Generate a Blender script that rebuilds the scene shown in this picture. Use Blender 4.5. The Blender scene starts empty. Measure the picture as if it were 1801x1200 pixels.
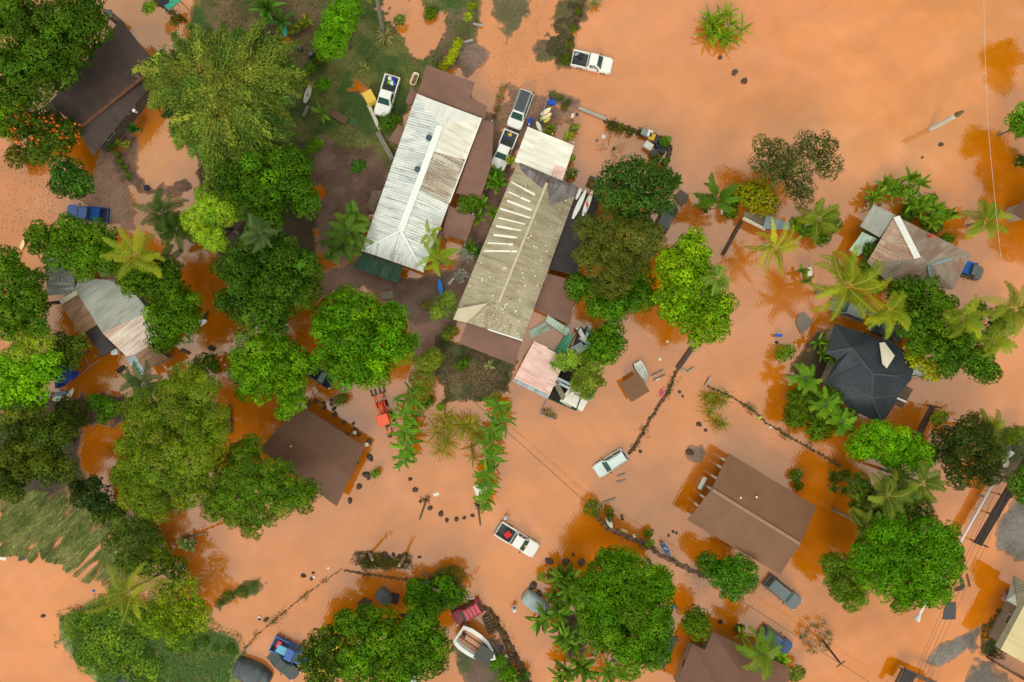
import bpy, bmesh, math, random
import numpy as np
from mathutils import Vector, Matrix
random.seed(7); RNG = np.random.default_rng(7)
SC = bpy.context.scene
# ------------------------------------------------------------------ camera
S = 14.4; HC = 83.4            # photo pixels per metre on the water, camera height
cam = bpy.data.cameras.new("camera"); camo = bpy.data.objects.new("camera", cam)
SC.collection.objects.link(camo); camo.location = (0, 0, HC); camo.rotation_euler = (0, 0, 0)
cam.lens = 24.0; cam.sensor_width = 36.0; cam.clip_end = 2000; cam.clip_start = .5
SC.camera = camo
# ------------------------------------------------------------------ sky and sun
w = bpy.data.worlds.new("World"); SC.world = w; w.use_nodes = True
nt = w.node_tree; nt.nodes.clear()
SUN_EL, SUN_AZ = math.radians(42), math.radians(200)
o_ = nt.nodes.new("ShaderNodeOutputWorld"); bg = nt.nodes.new("ShaderNodeBackground")
sky = nt.nodes.new("ShaderNodeTexSky"); sky.sky_type = 'NISHITA'; sky.sun_disc = False
sky.sun_elevation = SUN_EL; sky.sun_rotation = SUN_AZ; sky.dust_density = 3
tc = nt.nodes.new("ShaderNodeTexCoord")
sep = nt.nodes.new("ShaderNodeSeparateXYZ"); nt.links.new(tc.outputs['Generated'], sep.inputs[0])
mr = nt.nodes.new("ShaderNodeMapRange"); mr.inputs[1].default_value = 0; mr.inputs[2].default_value = 1
mr.inputs[3].default_value = 5.2; mr.inputs[4].default_value = 12.0
nt.links.new(sep.outputs[2], mr.inputs[0])
nz = nt.nodes.new("ShaderNodeTexNoise"); nz.inputs['Scale'].default_value = 3.4; nz.inputs['Detail'].default_value = 6; nz.inputs['Distortion'].default_value = .6
nt.links.new(tc.outputs['Generated'], nz.inputs['Vector'])
mr2 = nt.nodes.new("ShaderNodeMapRange"); mr2.inputs[1].default_value = .35; mr2.inputs[2].default_value = .65
mr2.inputs[3].default_value = .84; mr2.inputs[4].default_value = 1.07
nt.links.new(nz.outputs[0], mr2.inputs[0])
mu = nt.nodes.new("ShaderNodeMath"); mu.operation = 'MULTIPLY'
nt.links.new(mr.outputs[0], mu.inputs[0]); nt.links.new(mr2.outputs[0], mu.inputs[1])
cc = nt.nodes.new("ShaderNodeCombineColor")
mb_ = nt.nodes.new("ShaderNodeMath"); mb_.operation = 'MULTIPLY'; mb_.inputs[1].default_value = .82
nt.links.new(mu.outputs[0], mb_.inputs[0])
nt.links.new(mu.outputs[0], cc.inputs[0]); nt.links.new(mu.outputs[0], cc.inputs[1]); nt.links.new(mb_.outputs[0], cc.inputs[2])
mx = nt.nodes.new("ShaderNodeMix"); mx.data_type = 'RGBA'; mx.inputs[0].default_value = .86
nt.links.new(sky.outputs[0], mx.inputs[6]); nt.links.new(cc.outputs[0], mx.inputs[7])
nt.links.new(mx.outputs[2], bg.inputs[0]); bg.inputs[1].default_value = .1
nt.links.new(bg.outputs[0], o_.inputs[0])
sun = bpy.data.lights.new("sun", 'SUN'); sun.energy = 1.2; sun.angle = math.radians(20); sun.color = (1, .95, .86)
suno = bpy.data.objects.new("sun", sun); SC.collection.objects.link(suno)
sd = Vector((math.sin(SUN_AZ) * math.cos(SUN_EL), math.cos(SUN_AZ) * math.cos(SUN_EL), math.sin(SUN_EL)))
suno.rotation_euler = sd.to_track_quat('Z', 'Y').to_euler(); suno.location = sd * 120
SC.view_settings.view_transform = 'Standard'; SC.view_settings.look = 'None'
SC.view_settings.exposure = .2; SC.view_settings.gamma = 1

# ------------------------------------------------------------------ helpers
def P(px, py, z=0.0):
    k = (HC - z) / HC / S
    return Vector(((px - 900.5) * k, -(py - 600) * k, z))
def lin(c):
    return tuple(((v / 255 / 12.92) if v <= 10 else ((v / 255 + .055) / 1.055) ** 2.4) for v in c)
def tag(o, label=None, cat=None, group=None, kind=None):
    if label: o['label'] = label
    if cat: o['category'] = cat
    if group: o['group'] = group
    if kind: o['kind'] = kind
    return o
def thing(name, label, cat, loc=(0, 0, 0), rz=0, group=None):
    o = bpy.data.objects.new(name, None); SC.collection.objects.link(o)
    o.location = loc; o.rotation_euler = (0, 0, rz); o.empty_display_size = .3
    return tag(o, label, cat, group)
def mkobj(name, me, parent=None):
    o = bpy.data.objects.new(name, me); SC.collection.objects.link(o)
    if parent is not None: o.parent = parent
    return o
def copy_thing(o, loc, rz, label, group=None):
    c = o.copy(); SC.collection.objects.link(c); c.location = loc; c.rotation_euler = (0, 0, rz)
    c['label'] = label
    if group: c['group'] = group
    for ch in list(o.children):
        d = ch.copy(); SC.collection.objects.link(d); d.parent = c
        for g in ch.children:
            e = g.copy(); SC.collection.objects.link(e); e.parent = d
    return c
class MB:
    """collects shapes, builds ONE mesh object"""
    def __init__(s): s.v = []; s.f = []
    def add(s, vs, fs):
        n = len(s.v); s.v += [tuple(x) for x in vs]; s.f += [tuple(i + n for i in f) for f in fs]; return s
    def box(s, c, d, rz=0, rx=0, ry=0):
        R = Matrix.Rotation(rz, 3, 'Z') @ Matrix.Rotation(ry, 3, 'Y') @ Matrix.Rotation(rx, 3, 'X')
        vs = [Vector(c) + R @ Vector((x * d[0] / 2, y * d[1] / 2, z * d[2] / 2)) for z in (-1, 1) for x, y in ((-1, -1), (1, -1), (1, 1), (-1, 1))]
        return s.add(vs, [(3, 2, 1, 0), (4, 5, 6, 7), (0, 1, 5, 4), (1, 2, 6, 5), (2, 3, 7, 6), (3, 0, 4, 7)])
    def prism(s, poly, z0, z1):
        n = len(poly); a = sum(poly[i][0] * poly[(i + 1) % n][1] - poly[(i + 1) % n][0] * poly[i][1] for i in range(n))
        if a < 0: poly = poly[::-1]
        vs = [(p[0], p[1], z0) for p in poly] + [(p[0], p[1], z1) for p in poly]
        return s.add(vs, [tuple(range(n))[::-1], tuple(range(n, 2 * n))] + [(i, (i + 1) % n, n + (i + 1) % n, n + i) for i in range(n)])
    def loft(s, rings, cap=True):
        n = len(rings[0]); vs = [p for r in rings for p in r]; fs = []
        for k in range(len(rings) - 1):
            for i in range(n):
                j = (i + 1) % n; fs.append((k * n + i, k * n + j, (k + 1) * n + j, (k + 1) * n + i))
        if cap: fs += [tuple(range(n))[::-1], tuple(range((len(rings) - 1) * n, len(rings) * n))]
        return s.add(vs, fs)
    def tube(s, pts, rad, n=6):
        pts = [Vector(p) for p in pts]
        if not hasattr(rad, '__len__'): rad = [rad] * len(pts)
        rings = []
        for i, p in enumerate(pts):
            d = (pts[min(i + 1, len(pts) - 1)] - pts[max(i - 1, 0)]).normalized()
            a = d.orthogonal().normalized() if abs(d.z) > .9 else d.cross(Vector((0, 0, 1))).normalized()
            b = d.cross(a)
            rings.append([p + (a * math.cos(t) + b * math.sin(t)) * rad[i] for t in [2 * math.pi * k / n for k in range(n)]])
        return s.loft(rings)
    def lathe(s, prof, c=(0, 0, 0), n=16):
        return s.loft([[(c[0] + r * math.cos(t), c[1] + r * math.sin(t), c[2] + z) for t in [2 * math.pi * k / n for k in range(n)]] for r, z in prof])
    def build(s, name, m, parent=None, smooth=False, bevel=0):
        me = bpy.data.meshes.new(name); me.from_pydata(s.v, [], s.f)
        if m: me.materials.append(m)
        if smooth: me.polygons.foreach_set('use_smooth', [True] * len(me.polygons))
        me.update(); o = mkobj(name, me, parent)
        if bevel:
            b = o.modifiers.new('bevel', 'BEVEL'); b.width = bevel; b.segments = 2; b.limit_method = 'ANGLE'
        return o
# ------------------------------------------------------------------ materials
_mc = {}
def mat(name, col, rough=.7, var=.15, scale=3., bump=0., spec=.4, metal=0., col2=None, coords='Object', fine=None, coat=0.):
    if name in _mc: return _mc[name]
    m = bpy.data.materials.new(name); m.use_nodes = True; n = m.node_tree; b = n.nodes['Principled BSDF']
    b.inputs['Roughness'].default_value = rough; b.inputs['Specular IOR Level'].default_value = spec
    b.inputs['Metallic'].default_value = metal; b.inputs['Coat Weight'].default_value = coat
    t = n.nodes.new('ShaderNodeTexCoord'); nz = n.nodes.new('ShaderNodeTexNoise')
    nz.inputs['Scale'].default_value = scale; nz.inputs['Detail'].default_value = 6; nz.inputs['Roughness'].default_value = .65
    n.links.new(t.outputs[coords], nz.inputs['Vector'])
    r = n.nodes.new('ShaderNodeValToRGB')
    a = tuple(max(0, c * (1 - var)) for c in col); bb = col2 if col2 else tuple(min(1, c * (1 + var)) for c in col)
    r.color_ramp.elements[0].position = .35; r.color_ramp.elements[1].position = .66
    r.color_ramp.elements[0].color = (*a, 1); r.color_ramp.elements[1].color = (*bb, 1)
    n.links.new(nz.outputs[0], r.inputs[0]); n.links.new(r.outputs[0], b.inputs['Base Color'])
    if bump:
        bp = n.nodes.new('ShaderNodeBump'); bp.inputs['Distance'].default_value = bump
        n2 = n.nodes.new('ShaderNodeTexNoise'); n2.inputs['Scale'].default_value = fine or scale * 4; n2.inputs['Detail'].default_value = 4
        n.links.new(t.outputs[coords], n2.inputs['Vector']); n.links.new(n2.outputs[0], bp.inputs['Height'])
        n.links.new(bp.outputs[0], b.inputs['Normal'])
    _mc[name] = m; return m
def leaf_mat(name, rough=.5, trans=.2, spec=.12):
    if name in _mc: return _mc[name]
    m = bpy.data.materials.new(name); m.use_nodes = True; n = m.node_tree; b = n.nodes['Principled BSDF']
    at = n.nodes.new('ShaderNodeAttribute'); at.attribute_name = 'tint'
    n.links.new(at.outputs['Color'], b.inputs['Base Color'])
    b.inputs['Roughness'].default_value = rough; b.inputs['Specular IOR Level'].default_value = spec
    tr = n.nodes.new('ShaderNodeBsdfTranslucent'); mxs = n.nodes.new('ShaderNodeMixShader'); mxs.inputs[0].default_value = trans
    n.links.new(at.outputs['Color'], tr.inputs[0]); n.links.new(b.outputs[0], mxs.inputs[1]); n.links.new(tr.outputs[0], mxs.inputs[2])
    n.links.new(mxs.outputs[0], n.nodes['Material Output'].inputs[0])
    _mc[name] = m; return m
def roof_mat(name, col, col2, rust=None, rust_amt=.3, rib=.3, ribh=.02, patch=.35, seam=0., seamcol=(.1, .08, .06), shingle=False, rough=.6, line=.9, weather=.55):
    """u runs along the ridge, v down the slope (metres): ribs, panel-to-panel tone, weather streaks"""
    if name in _mc: return _mc[name]
    m = bpy.data.materials.new(name); m.use_nodes = True; n = m.node_tree; b = n.nodes['Principled BSDF']; L = n.links
    b.inputs['Roughness'].default_value = rough; b.inputs['Specular IOR Level'].default_value = .3
    t = n.nodes.new('ShaderNodeUVMap'); t.uv_map = 'uv'
    sp = n.nodes.new('ShaderNodeSeparateXYZ'); L.new(t.outputs[0], sp.inputs[0])
    def math_(op, a, bv=None):
        q = n.nodes.new('ShaderNodeMath'); q.operation = op
        L.new(a, q.inputs[0])
        if bv is not None:
            if hasattr(bv, 'links'): L.new(bv, q.inputs[1])
            else: q.inputs[1].default_value = bv
        return q.outputs[0]
    def noise(vec, sc, det=4, sxyz=(1, 1, 1), off=0):
        mp = n.nodes.new('ShaderNodeMapping'); mp.inputs['Scale'].default_value = sxyz; mp.inputs['Location'].default_value = (off, off, 0)
        L.new(vec, mp.inputs[0]); q = n.nodes.new('ShaderNodeTexNoise'); q.inputs['Scale'].default_value = sc; q.inputs['Detail'].default_value = det
        L.new(mp.outputs[0], q.inputs['Vector']); return q.outputs[0]
    def ramp(v, p0, p1):
        q = n.nodes.new('ShaderNodeMapRange'); q.inputs[1].default_value = p0; q.inputs[2].default_value = p1; L.new(v, q.inputs[0]); return q.outputs[0]
    def mix(f, a, bq):
        q = n.nodes.new('ShaderNodeMix'); q.data_type = 'RGBA'
        if hasattr(f, 'links'): L.new(f, q.inputs[0])
        else: q.inputs[0].default_value = f
        for i, c in ((6, a), (7, bq)):
            if hasattr(c, 'links'): L.new(c, q.inputs[i])
            else: q.inputs[i].default_value = (*c, 1)
        return q.outputs[2]
    u = sp.outputs[0]; uv = t.outputs[0]
    cell = math_('FLOOR', math_('DIVIDE', u, .85))
    cv = n.nodes.new('ShaderNodeCombineXYZ'); L.new(cell, cv.inputs[0])
    v3 = math_('FLOOR', math_('DIVIDE', sp.outputs[1], 3.1)); L.new(v3, cv.inputs[1])
    wn = n.nodes.new('ShaderNodeTexWhiteNoise'); wn.noise_dimensions = '2D'; L.new(cv.outputs[0], wn.inputs['Vector'])
    big = noise(uv, .35, 5)
    fac = math_('ADD', math_('MULTIPLY', wn.outputs[0], patch), math_('MULTIPLY', big, 1 - patch))
    c = mix(ramp(fac, .25, .75), col, col2)
    if rust:
        st = noise(uv, 1.0, 6, (2.2, .35, 1), 7); r1 = ramp(st, .62 - rust_amt * .35, .74 - rust_amt * .2)
        sp2 = ramp(noise(uv, 6, 5, (1, 1, 1), 3), .35, .6)
        c = mix(math_('MULTIPLY', math_('MULTIPLY', r1, sp2), .9), c, rust)
    if seam:
        fr = math_('FRACT', math_('DIVIDE', u, line)); ln = ramp(fr, .1, .05)
        br = ramp(noise(uv, .8, 3, (1, .6, 1), 11), .42, .58)
        c = mix(math_('MULTIPLY', math_('MULTIPLY', ln, br), seam), c, seamcol)
    fine = noise(uv, 18, 3)
    c = mix(math_('MULTIPLY', ramp(noise(uv, 1.2, 6, (1.6, .3, 1), 23), .5, .78), weather), c, tuple(x * .62 for x in col))
    c = mix(math_('MULTIPLY', ramp(noise(uv, .5, 5, (1, 1, 1), 31), .5, .8), weather * .6), c, tuple(min(1, x * 1.35 + .02) for x in col2))
    c = mix(math_('MULTIPLY', ramp(fine, .45, .75), .25), c, tuple(x * .55 for x in col))
    L.new(c, b.inputs['Base Color'])
    bp = n.nodes.new('ShaderNodeBump'); bp.inputs['Distance'].default_value = ribh
    if shingle:
        bk = n.nodes.new('ShaderNodeTexBrick'); bk.inputs['Scale'].default_value = 1; bk.inputs['Brick Width'].default_value = .5
        bk.inputs['Row Height'].default_value = .22; bk.inputs['Mortar Size'].default_value = .02
        bk.inputs['Color1'].default_value = (1, 1, 1, 1); bk.inputs['Color2'].default_value = (.7, .7, .7, 1); bk.inputs['Mortar'].default_value = (0, 0, 0, 1)
        L.new(uv, bk.inputs['Vector']); L.new(bk.outputs[0], bp.inputs['Height'])
    else:
        sn = math_('SINE', math_('MULTIPLY', u, 2 * math.pi / rib)); L.new(sn, bp.inputs['Height'])
    L.new(bp.outputs[0], b.inputs['Normal'])
    _mc[name] = m; return m
GLASS = mat('window_glass', (.035, .085, .075), .06, .1, 1, spec=.8)
DARK = mat('dark_rubber', (.02, .02, .02), .8)
WOODG = mat('grey_wood', (.22, .19, .16), .85, .3, 5, .01)
WOODB = mat('brown_wood', (.11, .07, .05), .85, .3, 5, .01)
CONC = mat('concrete', (.36, .33, .3), .9, .2, 3, .01)
WHITE = mat('white_paint', (.78, .79, .77), .5, .06, 2)
WALLM = mat('painted_wall', (.34, .29, .23), .8, .15, 1.5)
METAL = mat('grey_metal', (.3, .31, .32), .45, .2, 4, metal=.3)
BLACKM = mat('black_metal', (.03, .03, .03), .5)
# ------------------------------------------------------------------ numpy value noise
def vnoise(x, y, seed=0):
    r = np.random.default_rng(seed); T = r.random((256, 256))
    xi = np.floor(x).astype(int); yi = np.floor(y).astype(int); fx = x - xi; fy = y - yi
    fx = fx * fx * (3 - 2 * fx); fy = fy * fy * (3 - 2 * fy)
    a = T[xi % 256, yi % 256]; b = T[(xi + 1) % 256, yi % 256]; c = T[xi % 256, (yi + 1) % 256]; d = T[(xi + 1) % 256, (yi + 1) % 256]
    return (a * (1 - fx) + b * fx) * (1 - fy) + (c * (1 - fx) + d * fx) * fy
def fbm(x, y, sc, octs=4, seed=0):
    s = 0; a = .5; t = 0
    for k in range(octs):
        s = s + a * vnoise(x * sc + 31.7 * k, y * sc + 11.3 * k, seed + k); t += a; a *= .55; sc *= 2.03
    return s / t
def sdpoly(X, Y, poly):
    """signed distance, positive inside (metres)"""
    poly = np.array(poly); n = len(poly); d = np.full(X.shape, 1e9); ins = np.zeros(X.shape, bool)
    for i in range(n):
        ax, ay = poly[i]; bx, by = poly[(i + 1) % n]; ex, ey = bx - ax, by - ay
        t = np.clip(((X - ax) * ex + (Y - ay) * ey) / (ex * ex + ey * ey + 1e-9), 0, 1)
        d = np.minimum(d, (X - ax - t * ex) ** 2 + (Y - ay - t * ey) ** 2)
        if ay != by:
            c = ((ay > Y) != (by > Y)) & (X < (bx - ax) * (Y - ay) / (by - ay) + ax); ins ^= c
    return np.where(ins, 1, -1) * np.sqrt(d)
def mesh_np(name, V, F, m, tint=None, parent=None, smooth=False):
    """V (n,3), F (k,4 or 3) int"""
    me = bpy.data.meshes.new(name); me.vertices.add(len(V)); me.vertices.foreach_set('co', np.ascontiguousarray(V, dtype=np.float32).ravel())
    k = F.shape[1]; me.loops.add(F.size); me.loops.foreach_set('vertex_index', np.ascontiguousarray(F, dtype=np.int32).ravel())
    me.polygons.add(len(F)); me.polygons.foreach_set('loop_start', np.arange(0, F.size, k, dtype=np.int32))
    if smooth: me.polygons.foreach_set('use_smooth', np.ones(len(F), bool))
    me.materials.append(m); me.update(calc_edges=True)
    if tint is not None:
        a = me.attributes.new('tint', 'FLOAT_COLOR', 'POINT')
        c = np.ones((len(V), 4), np.float32); c[:, :3] = tint; a.data.foreach_set('color', c.ravel())
    return mkobj(name, me, parent)
# ================================================================== ground and water
def pp(pts): return [tuple(P(x, y)[:2]) for x, y in pts]
gx = np.concatenate([[-400, -120], np.arange(-66, 66.01, .22), [120, 400]]); gy = np.concatenate([[-400, -90], np.arange(-44.5, 44.51, .22), [90, 400]])
GX, GY = np.meshgrid(gx, gy)
n1 = fbm(GX, GY, .35, 5, 3); n2 = fbm(GX, GY, 1.6, 3, 9); n3 = fbm(GX + 50, GY, .16, 4, 21)
HT = np.full(GX.shape, -.7) + .1 * n1; COLR = np.ones(GX.shape + (3,)) * np.array((.30, .13, .06))
G1, G2 = (.045, .085, .018), (.10, .12, .035); MUD, MUD2 = (.13, .075, .055), (.21, .125, .10); GRV, GRV2 = (.13, .115, .105), (.2, .18, .165)
SOIL = (.06, .04, .03); SILT = (.50, .22, .11)
PATCH = [ # polygon, colour a, colour b, ragged, height
 ([(335,-30),(850,-30),(846,30),(836,95),(800,120),(760,135),(715,200),(700,300),(650,370),(540,330),(440,200),(330,60)], G1, (.15,.14,.04), .5, .3),
 ([(345,-20),(650,-20),(560,40),(540,120),(500,140),(380,60)], (.12,.10,.045), (.22,.13,.08), .5, .32),
 ([(700,40),(840,20),(838,100),(800,120),(760,110)], (.16,.10,.07), (.1,.1,.035), .9, .24),
 ([(540,235),(600,255),(660,270),(700,310),(650,380),(640,440),(600,480),(560,440),(545,350)], MUD, MUD2, .7, .3),
 ([(555,480),(620,455),(720,490),(800,470),(840,330),(850,200),(890,230),(905,300),(880,400),(850,500),(800,560),(780,620),(745,650),(725,640),(715,560),(640,510),(560,530)], (.22,.12,.09), MUD2, .5, .3),
 ([(690,490),(790,480),(780,560),(730,570),(690,520)], (.17,.11,.09), MUD, .4, .33),
 ([(765,585),(830,600),(900,640),(898,690),(840,705),(775,715),(760,650)], (.07,.085,.025), (.2,.12,.07), .8, .22),
 ([(860,-10),(915,-20),(920,40),(890,65),(870,40)], (.14,.11,.06), (.10,.09,.04), 1.3, .1),
 ([(1000,-20),(1035,-20),(1025,30),(1010,80),(1020,110),(985,120),(950,100),(945,70),(975,40)], (.09,.08,.03), (.15,.09,.06), 1.2, .15),
 ([(806,74),(845,78),(866,90),(855,112),(820,140),(806,115)], (.19,.125,.105), (.22,.14,.12), .25, .16),
 ([(963,157),(1000,165),(1022,175),(1018,196),(990,190),(965,178)], (.17,.115,.1), (.14,.09,.075), .25, .3),
 ([(895,150),(960,165),(1010,195),(1000,215),(960,235),(900,260),(870,220),(880,180)], (.18,.11,.08), (.25,.14,.1), 1.3, .09),
 ([(180,255),(205,275),(225,330),(240,370),(230,400),(190,390),(150,350),(130,340),(160,300)], (.30,.17,.125), (.38,.23,.17), .7, .2),
 ([(215,215),(245,240),(245,300),(260,330),(330,310),(350,330),(300,350),(240,345),(212,290)], (.15,.09,.07), (.2,.12,.08), .9, .12),
 ([(-20,840),(130,850),(180,880),(60,900),(-20,900)], (.13,.13,.04), (.24,.16,.07), 1.5, .05),
 ([(105,1085),(180,1060),(330,1070),(400,1120),(430,1150),(410,1230),(190,1230),(130,1165),(100,1130)], (.14,.24,.06), (.2,.2,.07), .8, .22),
 ([(245,1140),(400,1150),(380,1200),(250,1230)], (.17,.22,.06), (.2,.16,.07), .5, .25),
 ([(1830,850),(1775,885),(1752,925),(1752,968),(1785,985),(1830,985)], GRV, GRV2, .35, .25),
 ([(1728,1095),(1690,1118),(1640,1140),(1622,1165),(1650,1180),(1680,1160),(1700,1140),(1712,1160),(1722,1120)], GRV, GRV2, .35, .2),
 ([(1712,1150),(1745,1160),(1810,1215),(1680,1230),(1700,1190)], GRV, (.2,.13,.1), .9, .14),
 ([(1210,785),(1235,782),(1242,800),(1232,812),(1212,810),(1204,798)], (.14,.1,.08), (.2,.14,.11), .2, .22),
 ([(985,1080),(1030,1080),(1030,1150),(1000,1160)], SOIL, (.08,.05,.04), .6, .3),
 ([(960,1000),(1000,1010),(1010,1040),(975,1050)], SOIL, (.1,.06,.05), .9, .12),
 ([(720,1010),(800,1005),(820,1040),(780,1080),(730,1060)], (.09,.07,.035), SOIL, .9, .16),
 ([(790,1130),(880,1120),(940,1230),(830,1230)], (.14,.09,.07), (.07,.08,.03), .9, .14),
 ([(625,975),(710,975),(720,1000),(640,1003)], (.13,.09,.045), (.2,.12,.07), 1.2, .08),
 ([(1440,575),(1475,600),(1470,640),(1445,680),(1400,690),(1400,640)], SOIL, (.1,.07,.04), 1., .1),
 ([(45,700),(150,690),(230,700),(240,740),(150,745),(60,730)], SOIL, (.1,.06,.04), 1., .1),
 ([(1740,760),(1830,740),(1830,800),(1790,850),(1755,850)], (.07,.09,.02), (.15,.1,.06), .9, .12),
 ([(1720,1130),(1745,1125),(1760,1150),(1730,1165)], (.06,.08,.02), (.1,.06,.04), .6, .14),
 ([(-20,740),(60,720),(140,740),(150,860),(-20,880)], SOIL, (.06,.06,.02), .6, .12),
 ([(340,255),(540,250),(560,480),(420,470),(360,430)], SOIL, (.08,.06,.03), .6, .14),
 ([(370,1055),(430,1020),(470,1025),(440,1045),(385,1070)], (.06,.09,.02), (.14,.1,.05), 1., .06),
]
for k, (poly, ca, cb, rag, hh) in enumerate(PATCH):
    q = sdpoly(GX, GY, pp(poly)) + rag * 3.2 * (n1 - .5) + rag * 1.3 * (n2 - .5)
    wgt = np.clip(q / .7 + .5, 0, 1); wgt = wgt * wgt * (3 - 2 * wgt)
    h = np.clip(q * .16, -.7, hh) + .05 * (n2 - .5)
    HT = np.where(q > -3, np.maximum(HT, h), HT)
    mixn = np.clip((fbm(GX + 13 * k, GY, .5, 4, 40 + k) - .35) * 3.2, 0, 1)[..., None]
    c = np.array(ca) * (1 - mixn) + np.array(cb) * mixn
    COLR = COLR * (1 - wgt[..., None]) + c * wgt[..., None]
# shallow puddles of flood water left on the lawn
for (px, py, r) in ((715,22,40),(738,62,36),(690,20,20),(765,40,22),(640,155,14),(560,330,10),(500,60,10)):
    c = P(px, py); q = r / S - np.hypot(GX - c.x, GY - c.y) + 3.5 * (n1 - .5) + 2 * (n2 - .5); HT = np.where(q > 0, np.minimum(HT, -.03 + .0 * q), HT)
wet = np.clip(1 - (HT - .0) / .07, 0, 1)[..., None] * .75
COLR = COLR * (1 - wet) + np.array(SILT) * wet * .75 + COLR * wet * .25
nyy, nxx = GX.shape; idx = np.arange(nyy * nxx).reshape(nyy, nxx)
F = np.stack([idx[:-1, :-1], idx[:-1, 1:], idx[1:, 1:], idx[1:, :-1]], -1).reshape(-1, 4)
gm = bpy.data.materials.new('ground_soil'); gm.use_nodes = True; n = gm.node_tree; b = n.nodes['Principled BSDF']
at = n.nodes.new('ShaderNodeAttribute'); at.attribute_name = 'tint'; tco = n.nodes.new('ShaderNodeTexCoord')
nz = n.nodes.new('ShaderNodeTexNoise'); nz.inputs['Scale'].default_value = 3.5; nz.inputs['Detail'].default_value = 8; nz.inputs['Roughness'].default_value = .75
n.links.new(tco.outputs['Object'], nz.inputs['Vector'])
mp = n.nodes.new('ShaderNodeMapRange'); mp.inputs[1].default_value = .3; mp.inputs[2].default_value = .7; mp.inputs[3].default_value = .62; mp.inputs[4].default_value = 1.5
n.links.new(nz.outputs[0], mp.inputs[0])
vm = n.nodes.new('ShaderNodeVectorMath'); vm.operation = 'SCALE'; n.links.new(at.outputs['Color'], vm.inputs[0]); n.links.new(mp.outputs[0], vm.inputs['Scale'])
n.links.new(vm.outputs[0], b.inputs['Base Color']); b.inputs['Roughness'].default_value = .75; b.inputs['Specular IOR Level'].default_value = .3
bp = n.nodes.new('ShaderNodeBump'); bp.inputs['Distance'].default_value = .06; n.links.new(nz.outputs[0], bp.inputs['Height']); n.links.new(bp.outputs[0], b.inputs['Normal'])
tag(mesh_np('ground', np.stack([GX, GY, HT], -1).reshape(-1, 3), F, gm, COLR.reshape(-1, 3), smooth=True), kind='structure')
def ground_h(x, y):
    i = int(np.clip(np.searchsorted(gy, y), 1, len(gy) - 1)); j = int(np.clip(np.searchsorted(gx, x), 1, len(gx) - 1)); return float(HT[i, j])

# --- flood water: opaque; base colour mixes silt load and painted sky sheen, place by place
wx = np.concatenate([[-400, -100], np.arange(-66, 66.01, .4), [100, 400]]); wy = np.concatenate([[-400, -80], np.arange(-45, 45.01, .4), [80, 400]])
WX, WY = np.meshgrid(wx, wy)
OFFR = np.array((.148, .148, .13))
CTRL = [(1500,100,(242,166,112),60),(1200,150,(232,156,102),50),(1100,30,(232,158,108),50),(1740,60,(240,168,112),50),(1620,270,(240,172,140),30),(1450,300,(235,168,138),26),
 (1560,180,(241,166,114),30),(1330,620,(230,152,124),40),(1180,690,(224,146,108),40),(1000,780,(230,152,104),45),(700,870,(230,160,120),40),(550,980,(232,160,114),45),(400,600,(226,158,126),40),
 (200,720,(226,156,124),40),(250,60,(232,168,136),45),(50,1100,(240,162,108),60),(640,740,(214,150,120),30),(1600,1120,(238,155,105),50),(1720,1030,(242,158,112),30),(1350,1080,(236,156,112),40),  # western points painted lighter to offset the shade of the trees
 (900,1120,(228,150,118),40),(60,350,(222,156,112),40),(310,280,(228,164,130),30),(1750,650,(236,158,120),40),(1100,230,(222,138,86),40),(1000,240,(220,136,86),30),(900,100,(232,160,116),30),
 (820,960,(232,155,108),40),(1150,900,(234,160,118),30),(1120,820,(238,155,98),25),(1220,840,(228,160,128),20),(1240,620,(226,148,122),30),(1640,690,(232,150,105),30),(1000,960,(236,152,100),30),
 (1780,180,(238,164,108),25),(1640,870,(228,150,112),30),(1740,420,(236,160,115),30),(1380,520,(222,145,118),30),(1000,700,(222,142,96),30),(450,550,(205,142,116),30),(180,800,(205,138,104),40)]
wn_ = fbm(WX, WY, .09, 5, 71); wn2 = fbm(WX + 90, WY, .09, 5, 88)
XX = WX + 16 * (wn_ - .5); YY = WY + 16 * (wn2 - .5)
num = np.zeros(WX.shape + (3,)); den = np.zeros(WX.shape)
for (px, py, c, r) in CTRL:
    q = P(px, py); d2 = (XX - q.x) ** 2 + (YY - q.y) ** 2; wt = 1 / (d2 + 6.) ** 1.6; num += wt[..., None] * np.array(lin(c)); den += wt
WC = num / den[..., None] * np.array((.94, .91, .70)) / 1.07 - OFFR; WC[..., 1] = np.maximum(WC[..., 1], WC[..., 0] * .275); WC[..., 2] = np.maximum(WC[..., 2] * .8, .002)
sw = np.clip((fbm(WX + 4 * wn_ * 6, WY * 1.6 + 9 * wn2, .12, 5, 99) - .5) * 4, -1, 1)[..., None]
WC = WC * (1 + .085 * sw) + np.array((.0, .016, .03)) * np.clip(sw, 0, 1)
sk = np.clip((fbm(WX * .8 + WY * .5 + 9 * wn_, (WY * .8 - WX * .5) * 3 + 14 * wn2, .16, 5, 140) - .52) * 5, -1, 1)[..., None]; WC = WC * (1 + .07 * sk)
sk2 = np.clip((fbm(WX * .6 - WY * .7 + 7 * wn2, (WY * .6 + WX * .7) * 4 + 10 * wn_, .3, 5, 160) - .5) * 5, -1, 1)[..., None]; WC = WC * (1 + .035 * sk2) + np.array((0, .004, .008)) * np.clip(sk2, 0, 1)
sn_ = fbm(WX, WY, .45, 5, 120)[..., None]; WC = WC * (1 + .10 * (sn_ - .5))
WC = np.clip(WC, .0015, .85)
nyy, nxx = WX.shape; idx = np.arange(nyy * nxx).reshape(nyy, nxx)
F = np.stack([idx[:-1, :-1], idx[:-1, 1:], idx[1:, 1:], idx[1:, :-1]], -1).reshape(-1, 4)
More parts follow.
